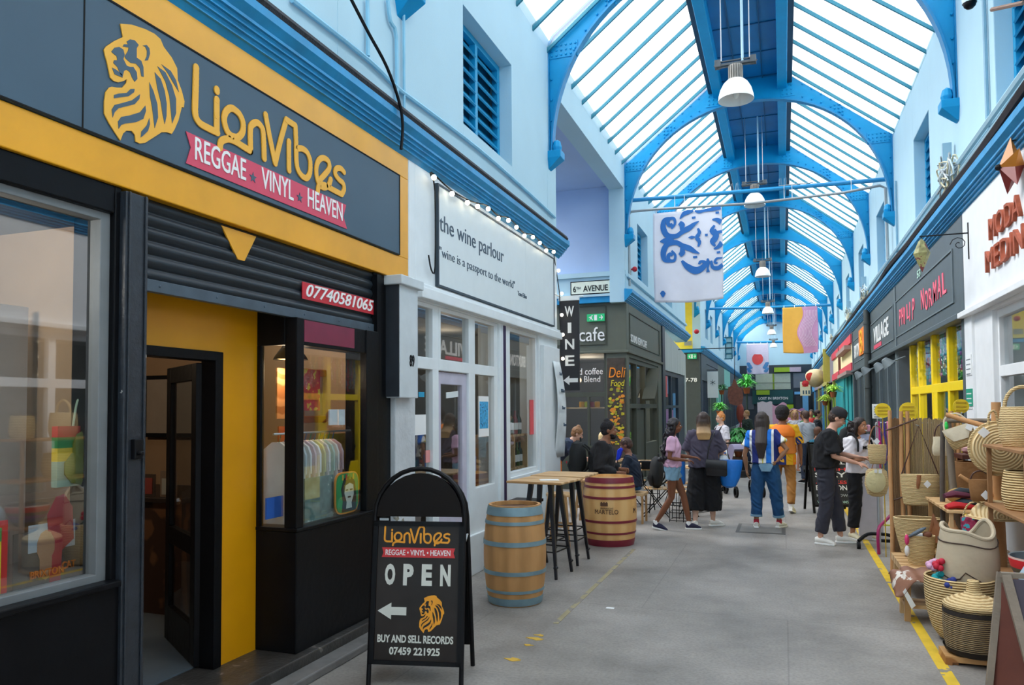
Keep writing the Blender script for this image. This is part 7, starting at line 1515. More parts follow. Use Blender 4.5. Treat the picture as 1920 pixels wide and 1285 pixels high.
q = glob(gF, (0, -.19, .98)); backpack('black rucksack on the back of the smiling person', (q.x, q.y, q.z), gF.rotation_euler.z, .85)
# bearded man with rucksack behind the golden barrel
gK, J, R = person('bearded person in a black sweatshirt standing behind the golden barrel', (-2.42, 10.32, 0), face_to(1, .1), 1.84,
    dict(pel=(0, 0, .72), wai=(0, 0, .85), che=(0, .02, 1.03), sho=(0, .04, 1.14), nek=(0, .07, 1.22), hed=(0, .11, 1.335), shR=(.165, .04, 1.13), shL=(-.165, .04, 1.13), hiR=(.085, 0, .67), hiL=(-.085, 0, .67), knR=(.13, .2, .44), knL=(-.13, .2, .44), elR=(.25, .0, .86), wrR=(.16, .22, .80), elL=(-.25, .02, .86), wrL=(-.16, .24, .82)),
    sk='8e5e44', build=1.3, top=dict(m=mat('black_sweatshirt', '232327', .95, bump=.35, bsc=12), hem=.06, sleeve=1.9, loose=.03, sl_loose=.03), bottom=dict(kind='trousers', m=black_t, len=.95, loose=1.1), hair=dict(kind='bun', m=mat('black_hair', '18151a')), shoes=dict(m=whites))
b = MB(); b.ball(R(0, .045, -.085), (.052, .05, .04), 12); b.ball(R(0, .03, -.06), (.062, .05, .04), 12); b.build('beard', mat('black_hair', '18151a'), gK, smooth=True)
q = glob(gK, (0, -.33, .80)); g = backpack('black rucksack with a red tag on the back of the bearded person', (q.x, q.y, q.z), gK.rotation_euler.z, 1.15); b = MB(); b.box(.05, -.155, .18, .09, -.145, .21); b.build('red_tag', flat('c8283a'), g)
# seated people by the cafe
SIT = dict(pel=(0, 0, .58), wai=(0, .0, .72), che=(0, .03, .92), sho=(0, .05, 1.03), nek=(0, .07, 1.11), hed=(0, .11, 1.235), shR=(.165, .05, 1.02), shL=(-.165, .05, 1.02), elR=(.21, .12, .78), wrR=(.14, .32, .82), elL=(-.21, .12, .78), wrL=(-.14, .32, .82), hiR=(.085, .05, .56), knR=(.11, .42, .55), anR=(.11, .36, .12), hiL=(-.085, .05, .56), knL=(-.11, .42, .55), anL=(-.11, .40, .12))
def up(d, dz): return {k: (v[0], v[1], v[2]+dz) for k, v in d.items()}
SITH = {**up(SIT, .17), 'anR': (.11, .36, .30), 'anL': (-.11, .38, .12), 'knL': (-.11, .40, .58)}
gL, J, R = person('person leaning forward with tied brown hair, navy top and bright orange trousers', tuple(at(1040, 860, Y=11.9).xy)+(0,), face_to(1, .25), 1.66, dict(pel=(0, 0, .93), wai=(0, .06, 1.03), che=(0, .18, 1.15), sho=(0, .26, 1.22), nek=(0, .32, 1.27), hed=(0, .39, 1.36), shR=(.165, .25, 1.21), shL=(-.165, .25, 1.21), elR=(.2, .32, .98), wrR=(.1, .48, .95), elL=(-.2, .32, .98), wrL=(-.1, .48, .95)), sk='d8a890', build=1.0, top=dict(m=tee('navy_cotton', '27334a'), hem=.0, sleeve=1.5, loose=.03), bottom=dict(kind='trousers', m=mat('bright_orange_cloth', 'ff7d12', .85, var=.06), len=.9, loose=1.15), hair=dict(kind='bun', m=hair_m('7a5434')), shoes=dict(m=whites), nod=-.4)
gN, J, R = person('seated person in a dark navy jacket facing the bearded person', (-2.2, 11.5, 0), face_to(-1, .0), 1.62, SIT, sk='8a5a44', build=1.05, top=dict(m=mat('navy_jacket', '1b2638', .85, bump=.3, bsc=9), hem=.0, sleeve=1.8, loose=.035), bottom=dict(kind='trousers', m=denim, len=.95, loose=1.05), hair=dict(kind='short', m=hair_m('3a2620')), shoes=dict(m=flat('3a3a40')), nod=-.35)
b = MB(); b.box(-.2, -.2, .42, .2, .2, .46); 
for sx in (-1, 1):
    for sy in (-1, 1): b.beam((sx*.17, sy*.17, 0), (sx*.17, sy*.17, .42), .03, .03)
o = tag(b.build('wooden_stool', wood_l), 'wooden seat under the person in the navy jacket', 'seat'); o.location = (-2.2, 11.5, 0)
b = MB(); b.prism([(0, 0), (.05, .02), (.10, .17), (.07, .2), (.02, .16)], (-2.42, 11.3, .95), (1, 0, 0), (0, 0, 1), (0, .1, 0)); tag(b.build('blue_folder', mat('royal_blue', '1438d8', .5), bevel=.01), 'royal blue folded bag held between the bearded and the seated person', 'bag')
gM, J, R = person('seated person with pale blond hair and dark clothes near the cafe window', (-3.1, 13.2, 0), face_to(.3, 1), 1.66, up(SIT, 0), sk='d9b096', top=dict(m=tee('dark_blue_print', '2b3c50'), sleeve=.8, loose=.03), bottom=dict(kind='trousers', m=black_t, len=.95), hair=dict(kind='short', m=hair_m('c9a878')), shoes=dict(m=black_m), face=False, voxel=.012)
b = MB(); b.box(-.2, -.2, .42, .2, .2, .46)
for sx in (-1, 1):
    for sy in (-1, 1): b.beam((sx*.17, sy*.17, 0), (sx*.17, sy*.17, .42), .03, .03)
o = tag(b.build('wooden_stool', wood_d), 'dark wooden seat near the cafe window', 'seat'); o.location = (-3.1, 13.2, 0)
# waitress by the pushchair
q = at(1353, 800, Y=16.2)
gI, J, R = person('person with tied ginger hair in a white shirt and black dungarees beside the pushchair', (q.x, 16.2, 0), face_to(-.75, -.5), 1.64, dict(elR=(.22, .02, 1.1), wrR=(.2, .2, .95)), sk='e0b49a', top=dict(m=tee('white_cotton', 'e6e2e8'), sleeve=.9, loose=.03), bottom=dict(kind='trousers', m=mat('black_trousers', '17171c'), len=.9, loose=1.15), hair=dict(kind='bun', m=hair_m('b8763c')), shoes=dict(m=black_m), voxel=.011)
b = MB(); b.tube([V3(0, .02, .95), V3(0, .02, 1.1), V3(0, .03, 1.22), V3(0, .03, 1.27)], [(.17, .145), (.158, .135), (.155, .142), (.13, .14)], 14, up=(0, 1, 0)); b.build('bib', mat('black_trousers', '17171c'), gI, smooth=True); b = MB()
for sx in (-1, 1): b.tube([V3(sx*.09, .14, 1.24), V3(sx*.1, .03, 1.385), V3(sx*.08, -.12, 1.2)], .014, 6)
b.build('dungaree_straps', mat('black_trousers', '17171c'), gI)
# girl with raised arms, far off
q = at(1496, 884, Z=0)
gG, J, R = person('far off person in a white vest and denim shorts with both hands on their head', (q.x-.05, q.y, 0), PI, 1.66, dict(elR=(.33, .02, 1.56), wrR=(.10, .0, 1.68), elL=(-.33, .02, 1.56), wrL=(-.10, .0, 1.68), anL=(-.05, .12, .09), anR=(.06, -.1, .1)), sk='d9a084', top=dict(m=tee('white_cotton', 'e6e2e8'), sleeve=.15, loose=.012, hem=-.02), bottom=dict(kind='shorts', m=denim_l, len=.4, name='shorts'), hair=dict(kind='long', m=hair_m('b08c5c'), len=.1, w=.08), shoes=dict(m=flat('b07a60')), voxel=.013)
# seated in teal on the low bench
g = thing('low_bench', 'dark low bench behind the chalk sign board', 'bench', (.62, 17.2, 0)); b = MB(); b.box(-.25, -.6, .40, .35, .6, .46); b.build('seat', black_m, g)
for y in (-.45, .45): b = MB(); b.box(-.15, y-.03, 0, .25, y+.03, .40); b.build('leg', black_m, g)
gH, J, R = person('seated person in a teal shirt behind the chalk sign board', (.62, 17.2, 0), face_to(.6, .5), 1.66, {**SIT, 'pel': (0, 0, .58)}, sk='c08a6c', top=dict(m=tee('teal_cotton', '1f6a84'), sleeve=.8, loose=.03), bottom=dict(kind='trousers', m=black_t, len=.95), hair=dict(kind='short', m=hair_m('5a3a2a')), shoes=dict(m=black_m), face=False, voxel=.013)
# small far crowd, each with own clothes
FAR = [(1401, 801, 24, 'person in dark clothes standing by the plants on the left, far off', '2a3a34', '2c3c58', '8a6a40', 'short', 2.2, 'd0a080'), (1509, 800, 21, 'far off person in a green top right of the raised arms', '4a7a4a', '3a4a5a', '2a1a18', 'long', 1.2, 'a87858'),
       (1532, 796, 23, 'far off person in a dark top near the right hand shops', '30343c', '24262c', '2a1a18', 'short', -1.6, 'c09070'), (1481, 802, 27, 'far off person in a pink and black top beyond the orange vest', 'c88ab0', '2a2a30', '4a3a30', 'long', 2.8, 'c09070'),
       (1522, 806, 26, 'far off person in a red top among the crowd on the right', 'c83a34', '5a4a40', '3a2a20', 'short', 3.0, 'b88060'), (1512, 815, 18.5, 'person in a pale grey shirt bending behind the teal shirt', 'c8ccd2', '3a4458', '4a342a', 'short', .6, 'c89478')]
for px, py, yy, lab, c1, c2, hc_, hk, rz_, sk_ in FAR:
    q = at(px, py, Y=yy); person(lab, (q.x, yy, 0), rz_, 1.66, {}, sk=sk_, top=dict(m=tee('cloth_'+c1, c1), sleeve=.9, loose=.03), bottom=dict(kind='trousers', m=mat('cloth_'+c2, c2, .9), len=.95), hair=dict(kind=hk, m=hair_m(hc_), len=.1), shoes=dict(m=black_m), face=False, voxel=.016)
# ---------------------------------------------------------------- basket stall on the right
reed = banded('dry_reed', '947c58', 'cdb48a', 30, 'X', .85, dist=2, bump=.6, lo=.2, hi=.8)
coil = banded('straw_coil', 'a07c48', 'efd39c', 17, 'Z', .8, dist=.6, bump=1, lo=.1, hi=.55)
coil_d = banded('dark_grass_coil', '4a3c30', 'b89c70', 24, 'Z', .85, dist=1.5, bump=1, lo=.1, hi=.9)
straw = banded('pale_palm_weave', 'ac8c5a', 'e2c896', 24, 'Z', .85, dist=2, bump=.6, lo=.1, hi=.6)
straw_r = banded('round_palm_weave', 'c0a06c', 'ead2a2', 14, 'Y', .85, dist=1, bump=.6, kind='RINGS', lo=.1, hi=.6)
leather = mat('tan_leather', '9a6440', .5, var=.12, bump=.1); leather_d = mat('dark_leather', '4c2e22', .5, var=.12)
canvas = mat('beige_canvas', 'c4b59c', .95, var=.06, bump=.3, bsc=12); grey_w = mat('grey_driftwood', '84796c', .85, var=.15, sc=5, bump=.3)
def pole(b, a, c, r0, r1=None, n=10): a = Vector(a); c = Vector(c); r1 = r1 or r0; b.tube([a, lerp(a, c, .3)+V3(.006, .004, 0), lerp(a, c, .65)-V3(.006, .003, 0), c], [r0, r0*.6+r1*.4, r0*.35+r1*.65, r1], n)
YR = 8.74
g = world_thing('reed_screen', 'standing screen of dry reeds tied to tan wooden posts', 'screen', (1.35, YR, 0)); b = MB(); random.seed(2)
x = 1.17
while x < 1.66: b.tube([(x, YR+.02, .06), (x+random.uniform(-.004, .004), YR+.02, 1.62+random.uniform(-.012, .012))], .0055, 5); x += .0085
b.build('reed_panel', reed, g); b = MB(); x = 1.06
while x < 1.165: b.tube([(x, YR-.01+(x-1.06)*.3, .06), (x, YR-.01+(x-1.06)*.3, 1.63+random.uniform(-.012, .012))], .0055, 5); x += .0085
b.build('reed_panel', banded('brown_reed', '86664a', 'b08f68', 30, 'X', .85, dist=2, bump=.6), g)
for x, zt in ((1.035, 1.71), (1.14, 1.70), (1.20, 1.70), (1.60, 1.70), (1.66, 1.69)): b = MB(); pole(b, (x, YR-.035, 0), (x+.012, YR-.035, zt), .022, .019); b.build('post', pole_w, g, smooth=True)
b = MB(); pole(b, (1.0, YR-.07, 1.50), (1.30, YR-.06, 1.62), .010, .008, 6); pole(b, (1.06, YR-.06, .78), (1.17, YR-.06, .82), .008, .008, 6); b.build('tie_stick', leather_d, g, smooth=True)
g = world_thing('pole_rack', 'grey driftwood rack with a cross rail beside the reed screen', 'rack', (1.5, 8, 0)); b = MB()
pole(b, (1.52, 7.9, 0), (1.43, 7.9, 1.66), .034, .028); b.build('upright', grey_w, g, smooth=True); b = MB(); pole(b, (1.42, 7.88, 1.615), (1.95, 7.9, 1.615), .022, .022); b.build('cross_rail', grey_w, g, smooth=True)
b = MB(); pole(b, (1.36, 7.95, 0), (1.40, 7.95, 1.60), .025, .02); b.build('upright', mat('dark_bark', '5b524c', .9, var=.2), g, smooth=True); b = MB(); b.ball((1.415, 7.88, 1.56), (.02, .02, .05), 8); b.build('green_tape', flat('35d05a'), g)
g = world_thing('branch_stand', 'thick tan pole with side branches holding the round straw bag', 'stand', (1.66, 7.2, 0)); b = MB(); pole(b, (1.66, 7.2, 0), (1.66, 7.2, 1.78), .045, .036); b.build('trunk', pole_w, g, smooth=True)
for a, c, r_ in (((1.66, 7.2, 1.55), (1.30, 7.25, 1.68), .024), ((1.66, 7.2, 1.62), (1.95, 7.1, 1.72), .022), ((1.66, 7.2, .98), (1.38, 7.2, 1.17), .018), ((1.66, 7.2, .62), (1.30, 7.2, .70), .022)): b = MB(); pole(b, a, c, r_, r_*.8); b.build('branch', pole_w, g, smooth=True)
# tiers holding goods
def tier(lab, x0, x1, y0, y1, zs, m_, top=None):
    g = world_thing('tiered_shelf', lab, 'shelf', ((x0+x1)/2, (y0+y1)/2, 0))
    for z in zs: b = MB(); b.box(x0, y0, z-.025, x1, y1, z); b.build('shelf_board', m_, g, bevel=.004)
    for x in (x0+.02, x1-.05):
        for y in (y0+.02, y1-.05): b = MB(); b.box(x, y, 0, x+.03, y+.03, max(zs)); b.build('post', m_, g)
    return g
redw = mat('reddish_dark_wood', '5a2e24', .6, var=.15); tanw = mat('tan_shelf_wood', '9a7048', .7, var=.15)
tier('dark wooden tiered shelf holding baskets at the right edge of the photo', 1.50, 1.98, 5.9, 6.95, (.47, .98, 1.445), tanw)
tier('low tan wooden shelf heaped with cloths behind the canvas sack', 1.30, 1.95, 7.3, 8.35, (.40, .86), wood_l)
# baskets
def basket(name, lab, c, prof, m, group=None, rim=.008, parts=(), n=40, sx=1, sy=1):
    g = thing(name, lab, 'basket', c, group=group); b = MB(); inner = [(max(r-.012, 0), z) for r, z in reversed(prof) if r > 0]; inner[-1] = (inner[-1][0], inner[-1][1]+.015)
    b.lathe(prof+inner+[(0, prof[0][1]+.015)], (0, 0, 0), n, sx=sx, sy=sy); b.build('basket_body', m, g, smooth=True)
    if rim: b = MB(); r, z = prof[-1]; b.tube([((r-.006)*sx*math.cos(t), (r-.006)*sy*math.sin(t), z) for t in [i*2*PI/36 for i in range(36)]], rim, 6, closed=True); b.build('rim', m, g, smooth=True)
    return g
def coilprof(pts, pitch=.018, amp=.0035):
    out = [(0, pts[0][1])]; P = smooth2(pts, 8); L_ = 0
    for i, p in enumerate(P):
        if i: L_ += (P[i]-P[i-1]).length
        out.append((p[0]+amp*abs(math.sin(L_/pitch*PI)), p[1]))
    return out
def finer(pts, k=7): P = smooth2(pts, k*3); return P
basket('coil_basket', 'large round straw coil basket on the floor holding a canvas sack', (1.215, 6.45, 0), [(0, .02)]+[(p[0], p[1]) for p in finer([(.14, .02), (.19, .10), (.225, .25), (.235, .40), (.232, .47)])], coil)
g = world_thing('canvas_sack', 'floppy beige canvas sack with a dark zigzag line standing in the coil basket', 'bag', (1.24, 6.45, .2))
def sack(u, v):
    a = u*2*PI; z = .22+.60*v; r = .142+.045*math.sin(v*3)+.015*math.sin(a*3+v*3)*v; lean = .02*v; zz = z+(.05*math.sin(a*2+1)+.03*math.sin(a*3))*v**3
    return (1.25+lean+r*1.1*math.cos(a), 6.45+r*.8*math.sin(a), zz)
b = MB(); b.grid(sack, 48, 20); b.build('sack_cloth', canvas, g, smooth=2, thick=.012)
b = MB(); b.tube([Vector(sack(i/48, 1))+V3(0, 0, 0) for i in range(48)], .016, 8, closed=True); b.build('rolled_hem', canvas, g, smooth=True)
b = MB(); 
def on_sack(u, v, o=.01): p = Vector(sack(u, v)); c = V3(1.25, 6.45, p.z); return p+(p-c).normalized()*o
b.tube([on_sack(u, .86) for u in np.linspace(.5, 1.0, 16)], .005, 5); b.tube([on_sack(*uv) for uv in ((.52, .52), (.60, .47), (.66, .42), (.70, .44), (.725, .52), (.80, .42), (.9, .32), (.98, .28))], .005, 5); b.build('dark_stitching', mat('sack_line', '4a3a34', .9), g)
b = MB()
for i, (c, q) in enumerate((('17a0a8', (1.06, 6.36, .50)), ('c01f3a', (1.06, 6.33, .60)), ('d9a8c8', (1.03, 6.42, .58)), ('2a3a8a', (1.12, 6.27, .48)))): b = MB(); [b.ball(V3(*q)+V3(.022*math.cos(t), .018*math.sin(t), -.012*k), .024, 10) for k, t in enumerate((0, 1.3, 2.6, 3.9, 5.2))]; tag(b.build('textile_tassel', flat(c), smooth=True), ['teal', 'crimson', 'pale pink', 'navy blue'][i]+' textile tucked in the large coil basket beside the sack', 'textile')
g = basket('lidded_basket', 'dark banded grass basket with a cone shaped lid at the front of the stall', (1.20, 5.93, .06), [(0, .0)]+[(p[0], p[1]) for p in finer([(.135, .0), (.172, .03), (.188, .14), (.190, .25), (.180, .33)])], coil_d)
b = MB(); b.lathe([(p[0], p[1]) for p in finer([(.186, .315), (.184, .34), (.13, .375), (.07, .40), (.045, .425), (.04, .47), (.035, .495)])]+[(0, .495)], (0, 0, 0), 36); b.build('cone_lid', straw, g, smooth=True)
b = MB(); b.lathe([(.1915, .275), (.1895, .303)], (0, 0, 0), 36); b.lathe([(.14, -.003), (.18, .022), (.1925, .05)], (0, 0, 0), 36); b.build('black_band', mat('woven_black', '2a221e', .9), g, smooth=True)
b = MB(); b.box(-.2, -.12, .03, .2, .12, .068); b.box(-.17, -.1, 0, -.12, .1, .03); b.box(.12, -.1, 0, .17, .1, .03); b.box(-.2, -.12, 0, -.16, .12, .03); o = tag(b.build('wooden_plinth', wood), 'low reddish wooden plinth under the lidded basket', 'plinth'); o.location = (1.20, 5.93, -.009)
basket('palm_basket', 'wide straw shopping basket with leather tab at the foot of the reed screen', (1.20, 8.15, .34), [(0, 0)]+[(p[0], p[1]) for p in finer([(.15, 0), (.175, .1), (.205, .24), (.215, .33)])], straw, sy=.6)
basket('palm_basket', 'smaller straw basket holding sandals in front of the wide one', (1.16, 7.78, .30), [(0, 0)]+[(p[0], p[1]) for p in finer([(.10, 0), (.115, .1), (.125, .26)])], straw, sy=.7)
b = MB(); b.box(.98, 7.55, .24, 1.40, 8.35, .30)
for x in (1.0, 1.34):
    for y in (7.6, 8.28): b.box(x, y, 0, x+.04, y+.04, .24)
tag(b.build('crate_table', wood_l), 'low pale wooden crate under the two straw baskets', 'crate')
for lab, c, q, s_ in (('slate blue sandal lying in the smaller straw basket', '56626e', (1.13, 7.72, .60), (.02, .03, .09)), ('brown sandal lying in the smaller straw basket', '7a4a34', (1.21, 7.72, .58), (.04, .03, .03)), ('white cloth in the smaller straw basket', 'eceae8', (1.17, 7.78, .555), (.09, .05, .03)), ('pink tassel hanging off the smaller straw basket', 'e0427a', (1.04, 7.70, .53), (.02, .02, .05)), ('white tassel below the pink one on the straw basket', 'eceae8', (1.04, 7.70, .43), (.022, .02, .05))):
    b = MB(); b.ball(q, s_, 10, M=Matrix.Rotation(1.0 if 'slate' in lab else 0, 3, 'Y')); tag(b.build('sandal' if 'sandal' in lab else 'cloth_item', flat(c), smooth=True), lab, 'sandal' if 'sandal' in lab else 'textile')
b = MB(); b.tube([(1.28, 7.95, .58), (1.30, 7.93, .70), (1.32, 7.92, .58), (1.33, 7.92, .48)], [(.02, .01), (.06, .012), (.06, .015), (.04, .012)], 8); tag(b.build('leather_flap', leather, smooth=True), 'tan leather flap between the straw basket and the canvas sack', 'leather')
# bags: flattened woven bodies with handles
def bag(name, lab, c, w, h, d, m, top=1.0, handle=None, flap=None, tagpos=None, rz=0, hm=leather, grp=None):
    g = thing(name, lab, 'bag', c, rz, grp); b = MB(); b.tube([(0, 0, -.005), (0, 0, .01), (0, 0, h*.35), (0, 0, h*.75), (0, 0, h)], [(w*.38, d*.3), (w*.43, d*.45), (w*.47, d*.5), (w*.5*top, d*.42), (w*.5*top, d*.3)], 20, up=(0, 1, 0)); b.build('bag_body', m, g, smooth=True)
    if handle:
        b = MB(); pts = [(-w*.42*top, 0, h)]+[(-w*.4*math.cos(t)*top, 0, h+handle*math.sin(t)) for t in [PI*i/8 for i in range(1, 8)]]+[(w*.42*top, 0, h)]
        if handle > .3: pts = [(-w*.48*top, 0, h-.02), (0, .0, h+handle), (w*.48*top, 0, h-.02)]
        b.tube(pts, .007, 6); b.build('handle', hm, g, smooth=True)
    if flap: b = MB(); b.tube([(0, -d*.5, h*.98), (0, -d*.53, h*.7), (0, -d*.55, h*.35)], [(w*.48, .008), (w*.42, .012), (w*.25, .008)], 14, up=(0, 1, 0)); b.build('flap', flap, g, smooth=True)
    if tagpos: b = MB(); b.prism([(0, -.04), (.035, 0), (0, .04), (-.035, 0)], (tagpos[0], -d*.62, tagpos[1]), (1, 0, 0), (0, 0, 1), (0, -.003, 0)); b.build('price_tag', paper, g)
    return g
g = bag('hanging_bag', 'wide woven basket bag hung on a long leather strap before the reed screen', (1.29, 8.56, .75), .36, .31, .15, straw, handle=.49, tagpos=(.05, .22), hm=leather_d)
b = MB(); b.tube([(-.02, -.08, .31), (-.03, -.085, .22), (-.035, -.08, .17)], [(.02, .006), (.018, .006), (.01, .005)], 6, up=(0, 1, 0)); b.build('leather_tab', leather, g)
bag('hanging_bag', 'small cream bag with a ring handle hanging on the screen\'s right post', (1.45, 8.35, 1.27), .17, .18, .08, mat('cream_weave', 'd9cdb0', .9, var=.08, bump=.3), top=.8, handle=.12, hm=leather_d)
g = bag('clutch_bag', 'cream canvas bag with a dark edged flap and straw side, tipped open', (1.52, 7.66, 1.39), .24, .19, .12, straw, flap=mat('cream_canvas', 'e2d7be', .9, bump=.2), handle=.12, hm=mat('cream_canvas', 'e2d7be'), tagpos=(.1, .15)); g.rotation_euler = (0, -.35, -.3)
b = MB(); b.tube([(1.29, 8.56, 1.552), (1.29, 8.73, 1.56)], .006, 5); b.tube([(1.45, 8.35, 1.572), (1.60, 8.72, 1.60)], .006, 5); b.tube([(1.50, 7.66, 1.69), (1.50, 7.9, 1.625)], .006, 5); tag(b.build('hanging_hooks', silver), 'thin wire hooks holding bags on the reed screen and grey rack', 'hooks')
g = thing('round_bag', 'large round spiral woven straw bag hanging from the thick tan pole', 'bag', (1.64, 7.05, 1.405)); b = MB(); b.lathe([(0, -.045), (.10, -.042), (.19, -.03), (.215, 0), (.19, .03), (.10, .042), (0, .045)], (0, 0, 0), 40, M=Matrix.Rotation(PI/2, 4, 'X')); b.build('bag_body', straw_r, g, smooth=True)
b = MB(); b.tube([(.215*math.cos(t), 0, .215*math.sin(t)) for t in [i*2*PI/40 for i in range(40)]], .012, 6, closed=True); b.build('rim', straw, g, smooth=True)
for x in (-.05, .06): b = MB(); b.tube(smooth2([(x-.03, -.03, .19), (x-.02, -.03, .28), (x+.02, -.03, .30), (x+.04, -.03, .19)], 4), .009, 6); b.build('handle', straw, g, smooth=True)
b = MB(); b.prism([(0, -.045), (.045, 0), (0, .045), (-.045, 0)], (-.12, -.06, .13), (1, 0, 0), (0, 0, 1), (0, -.003, 0)); b.prism([(0, -.04), (.045, 0), (0, .04), (-.045, 0)], (.12, -.06, .14), (1, 0, 0), (0, 0, 1), (0, -.003, 0)); b.build('price_tag', paper, g)
bag('clutch_bag', 'brown leather rimmed basket bag hanging under the round straw bag', (1.50, 7.05, .98), .17, .17, .1, mat('brown_weave', '8c6238', .8, var=.15, bump=.3), handle=.07, tagpos=(.02, .05), hm=leather_d)
def loose_basket(lab, c, r, h, m, hd=False):
    g = basket('twisted_basket', lab, c, [(0, 0)]+[(p[0], p[1]) for p in finer([(r*.85, 0), (r, h*.3), (r*.98, h*.7), (r*.9, h)])], m)
    if hd: b = MB(); b.tube([(r*.75*math.cos(t), 0, h+r*1.0*math.sin(t)) for t in [PI*i/10 for i in range(11)]], .014, 8); b.build('handle', m, g, smooth=True)
    return g
loose_basket('straw basket with looped handle on the top shelf at the right edge', (1.68, 6.55, 1.446), .155, .29, straw, True)
loose_basket('second straw basket on the top shelf, half out of the photo', (1.83, 6.15, 1.446), .13, .26, coil, False)
loose_basket('striped coil basket on the middle shelf at the right edge', (1.69, 6.50, .981), .17, .28, coil)
g = thing('straw_hat', 'mounded straw hat lying at the front of the middle shelf', 'hat', (1.62, 7.12, .87)); b = MB(); b.lathe([(.19, -.03), (.17, .03), (.12, .085), (.05, .105), (0, .11)], (0, 0, 0), 30); b.build('crown', straw_r, g, smooth=True); b = MB(); b.lathe([(.13, .0), (.22, -.03), (.225, -.035), (.13, -.01)], (0, 0, 0), 30); b.build('brim', straw, g, smooth=True)
bag('carry_bag', 'colourful patterned bag with cane handles in front of the straw hat', (1.46, 7.05, .60), .22, .24, .12, mat('kilim_cloth', '8a2848', .9, var=.5, sc=22, c2='3fa0b0', c2at=.58), handle=.13, hm=straw, tagpos=(.03, .12))
# striped bowl and round ball
g = thing('striped_bowl', 'wide deep bowl banded red, brown, violet and blue at the right edge', 'bowl', (1.68, 6.12, .472)); ST = [('1c1c22', 0, .05), ('1f4f9e', .05, .09), ('8a3aa0', .09, .125), ('5c5648', .125, .16), ('d0202c', .16, .22), ('d9b8b0', .22, .235)]
def br(z): return .12+.10*math.sin(min(1, z/.235)*PI/2)
for c, z0, z1 in ST: b = MB(); b.lathe([(br(z), z) for z in np.linspace(z0, z1, 4)], (0, 0, 0), 36); b.build('bowl_band', flat(c, .45), g, smooth=True)
b = MB(); b.lathe([(0, .03), (.12, .06), (.19, .15), (.21, .232), (.22, .235)], (0, 0, 0), 36); b.build('bowl_inside', flat('7e878e', .3), g, smooth=True); b = MB(); b.lathe([(0, 0.001), (.12, 0.001)], (0, 0, 0), 24); b.build('bowl_foot', black_m, g)
g = thing('blue_pouffe', 'pale grey blue round cushion at the right edge behind the wooden easel', 'cushion', (1.55, 5.56, .47)); b = MB(); b.ball((0, 0, .17), (.17, .17, .16), 20); b.build('cushion', mat('pale_blue_cloth', '9cb2c2', .9), g, smooth=True); b = MB(); b.box(-.15, -.15, -.47, .15, .15, .01); b.build('stand', redw, g)
# cowhide stool
g = thing('hide_stool', 'brown and white hide draped over a small wooden stool', 'stool', (1.03, 7.02, 0))
for sx in (-1, 1):
    for sy in (-1, 1): b = MB(); b.beam((sx*.11, sy*.13, 0), (sx*.10, sy*.12, .36), .045, .045); b.build('leg', wood_l, g)
b = MB(); b.box(-.12, -.12, .10, .12, .12, .13); b.build('stretcher', wood_l, g)
def hide(u, v):
    x = -.24+.42*u; y = -.22+.42*v; e = max(abs(x+.0)-.13, 0)+max(abs(y)-.14, 0); return (x*(1-.15*(e > 0)), y, .385-.9*e*(1+.5*math.sin(u*9+v*5))+.01*math.sin(u*20))
b = MB(); b.grid(hide, 22, 18); b.build('hide', mat('cow_hide', '8a5e48', .6, var=.2, sc=5, c2='e6ddd2', c2at=.6), g, smooth=2, thick=.006)
b = MB(); b.prism([(-.05, 0), (-.03, .03), (.04, -.10), (.01, -.13)], (-.10, -.21, .25), (1, 0, 0), (0, 0, 1), (0, -.01, 0)); b.build('white_edge', paper, g)
# heap of textiles, gourd, stones
random.seed(9)
for i, (c, lab) in enumerate((('b8242c', 'red cloth at the left of the textile heap'), ('34414a', 'slate grey cloth across the textile heap'), ('e07a5c', 'salmon cloth on top of the textile heap'), ('8fa4a0', 'pale grey green cloth low in the textile heap'), ('5a2438', 'wine coloured cloth at the right of the heap'), ('2a3038', 'black cloth under the textile heap'))):
    c0 = V3(1.42+.07*(i % 4), 7.42+.06*(i % 3), .875+.022*i); b = MB(); b.tube([c0-V3(.11, .02, .0), c0-V3(.04, 0, -.02), c0+V3(.05, .02, .01), c0+V3(.13, .03, 0)], [(.03, .02), (.06, .03), (.055, .028), (.02, .015)], 10, up=(0, 0, 1)); tag(b.build('folded_cloth', flat(c, .9), smooth=True), lab, 'cloth', 'folded cloths on the low shelf')
b = MB(); b.lathe([(0, 0), (.045, 0), (.06, .04), (.055, .09), (.03, .13), (.022, .17), (0, .18)], (0, 0, 0), 16); o = tag(b.build('wooden_gourd', pole_w, smooth=True), 'pear shaped wooden gourd standing by the grey rack', 'gourd'); o.location = (1.345, 7.36, .401+.2)
b = MB(); b.box(1.30, 7.30, .40, 1.42, 7.44, .60); tag(b.build('wooden_block', wood_l), 'small wooden block under the wooden gourd', 'block')
for q, c, lab in (((1.86, 7.5, .87), 'b01f2a', 'bright red folded cloth behind the cane handles'), ((1.50, 7.75, .87), 'a98a52', 'mustard cushion behind the heap of cloths'), ((1.75, 7.9, .87), '7a4a34', 'brown leather pouffe at the back of the low shelf')):
    b = MB(); b.ball((0, 0, .07), (.13, .1, .075), 14); o = tag(b.build('cushion', flat(c, .9), smooth=True), lab, 'cushion'); o.location = q
loose_basket('fine woven brown basket behind the grey rack', (1.66, 8.1, .861), .17, .36, mat('brown_weave', '8c6238'))
b = MB(); b.box(1.60, 8.2, 1.24, 1.98, 8.6, 1.28); b.box(1.62, 8.5, 0, 1.66, 8.54, 1.24); b.box(1.9, 8.5, 0, 1.94, 8.54, 1.24); tag(b.build('dark_ledge', redw), 'dark ledge behind the cream bag', 'shelf')
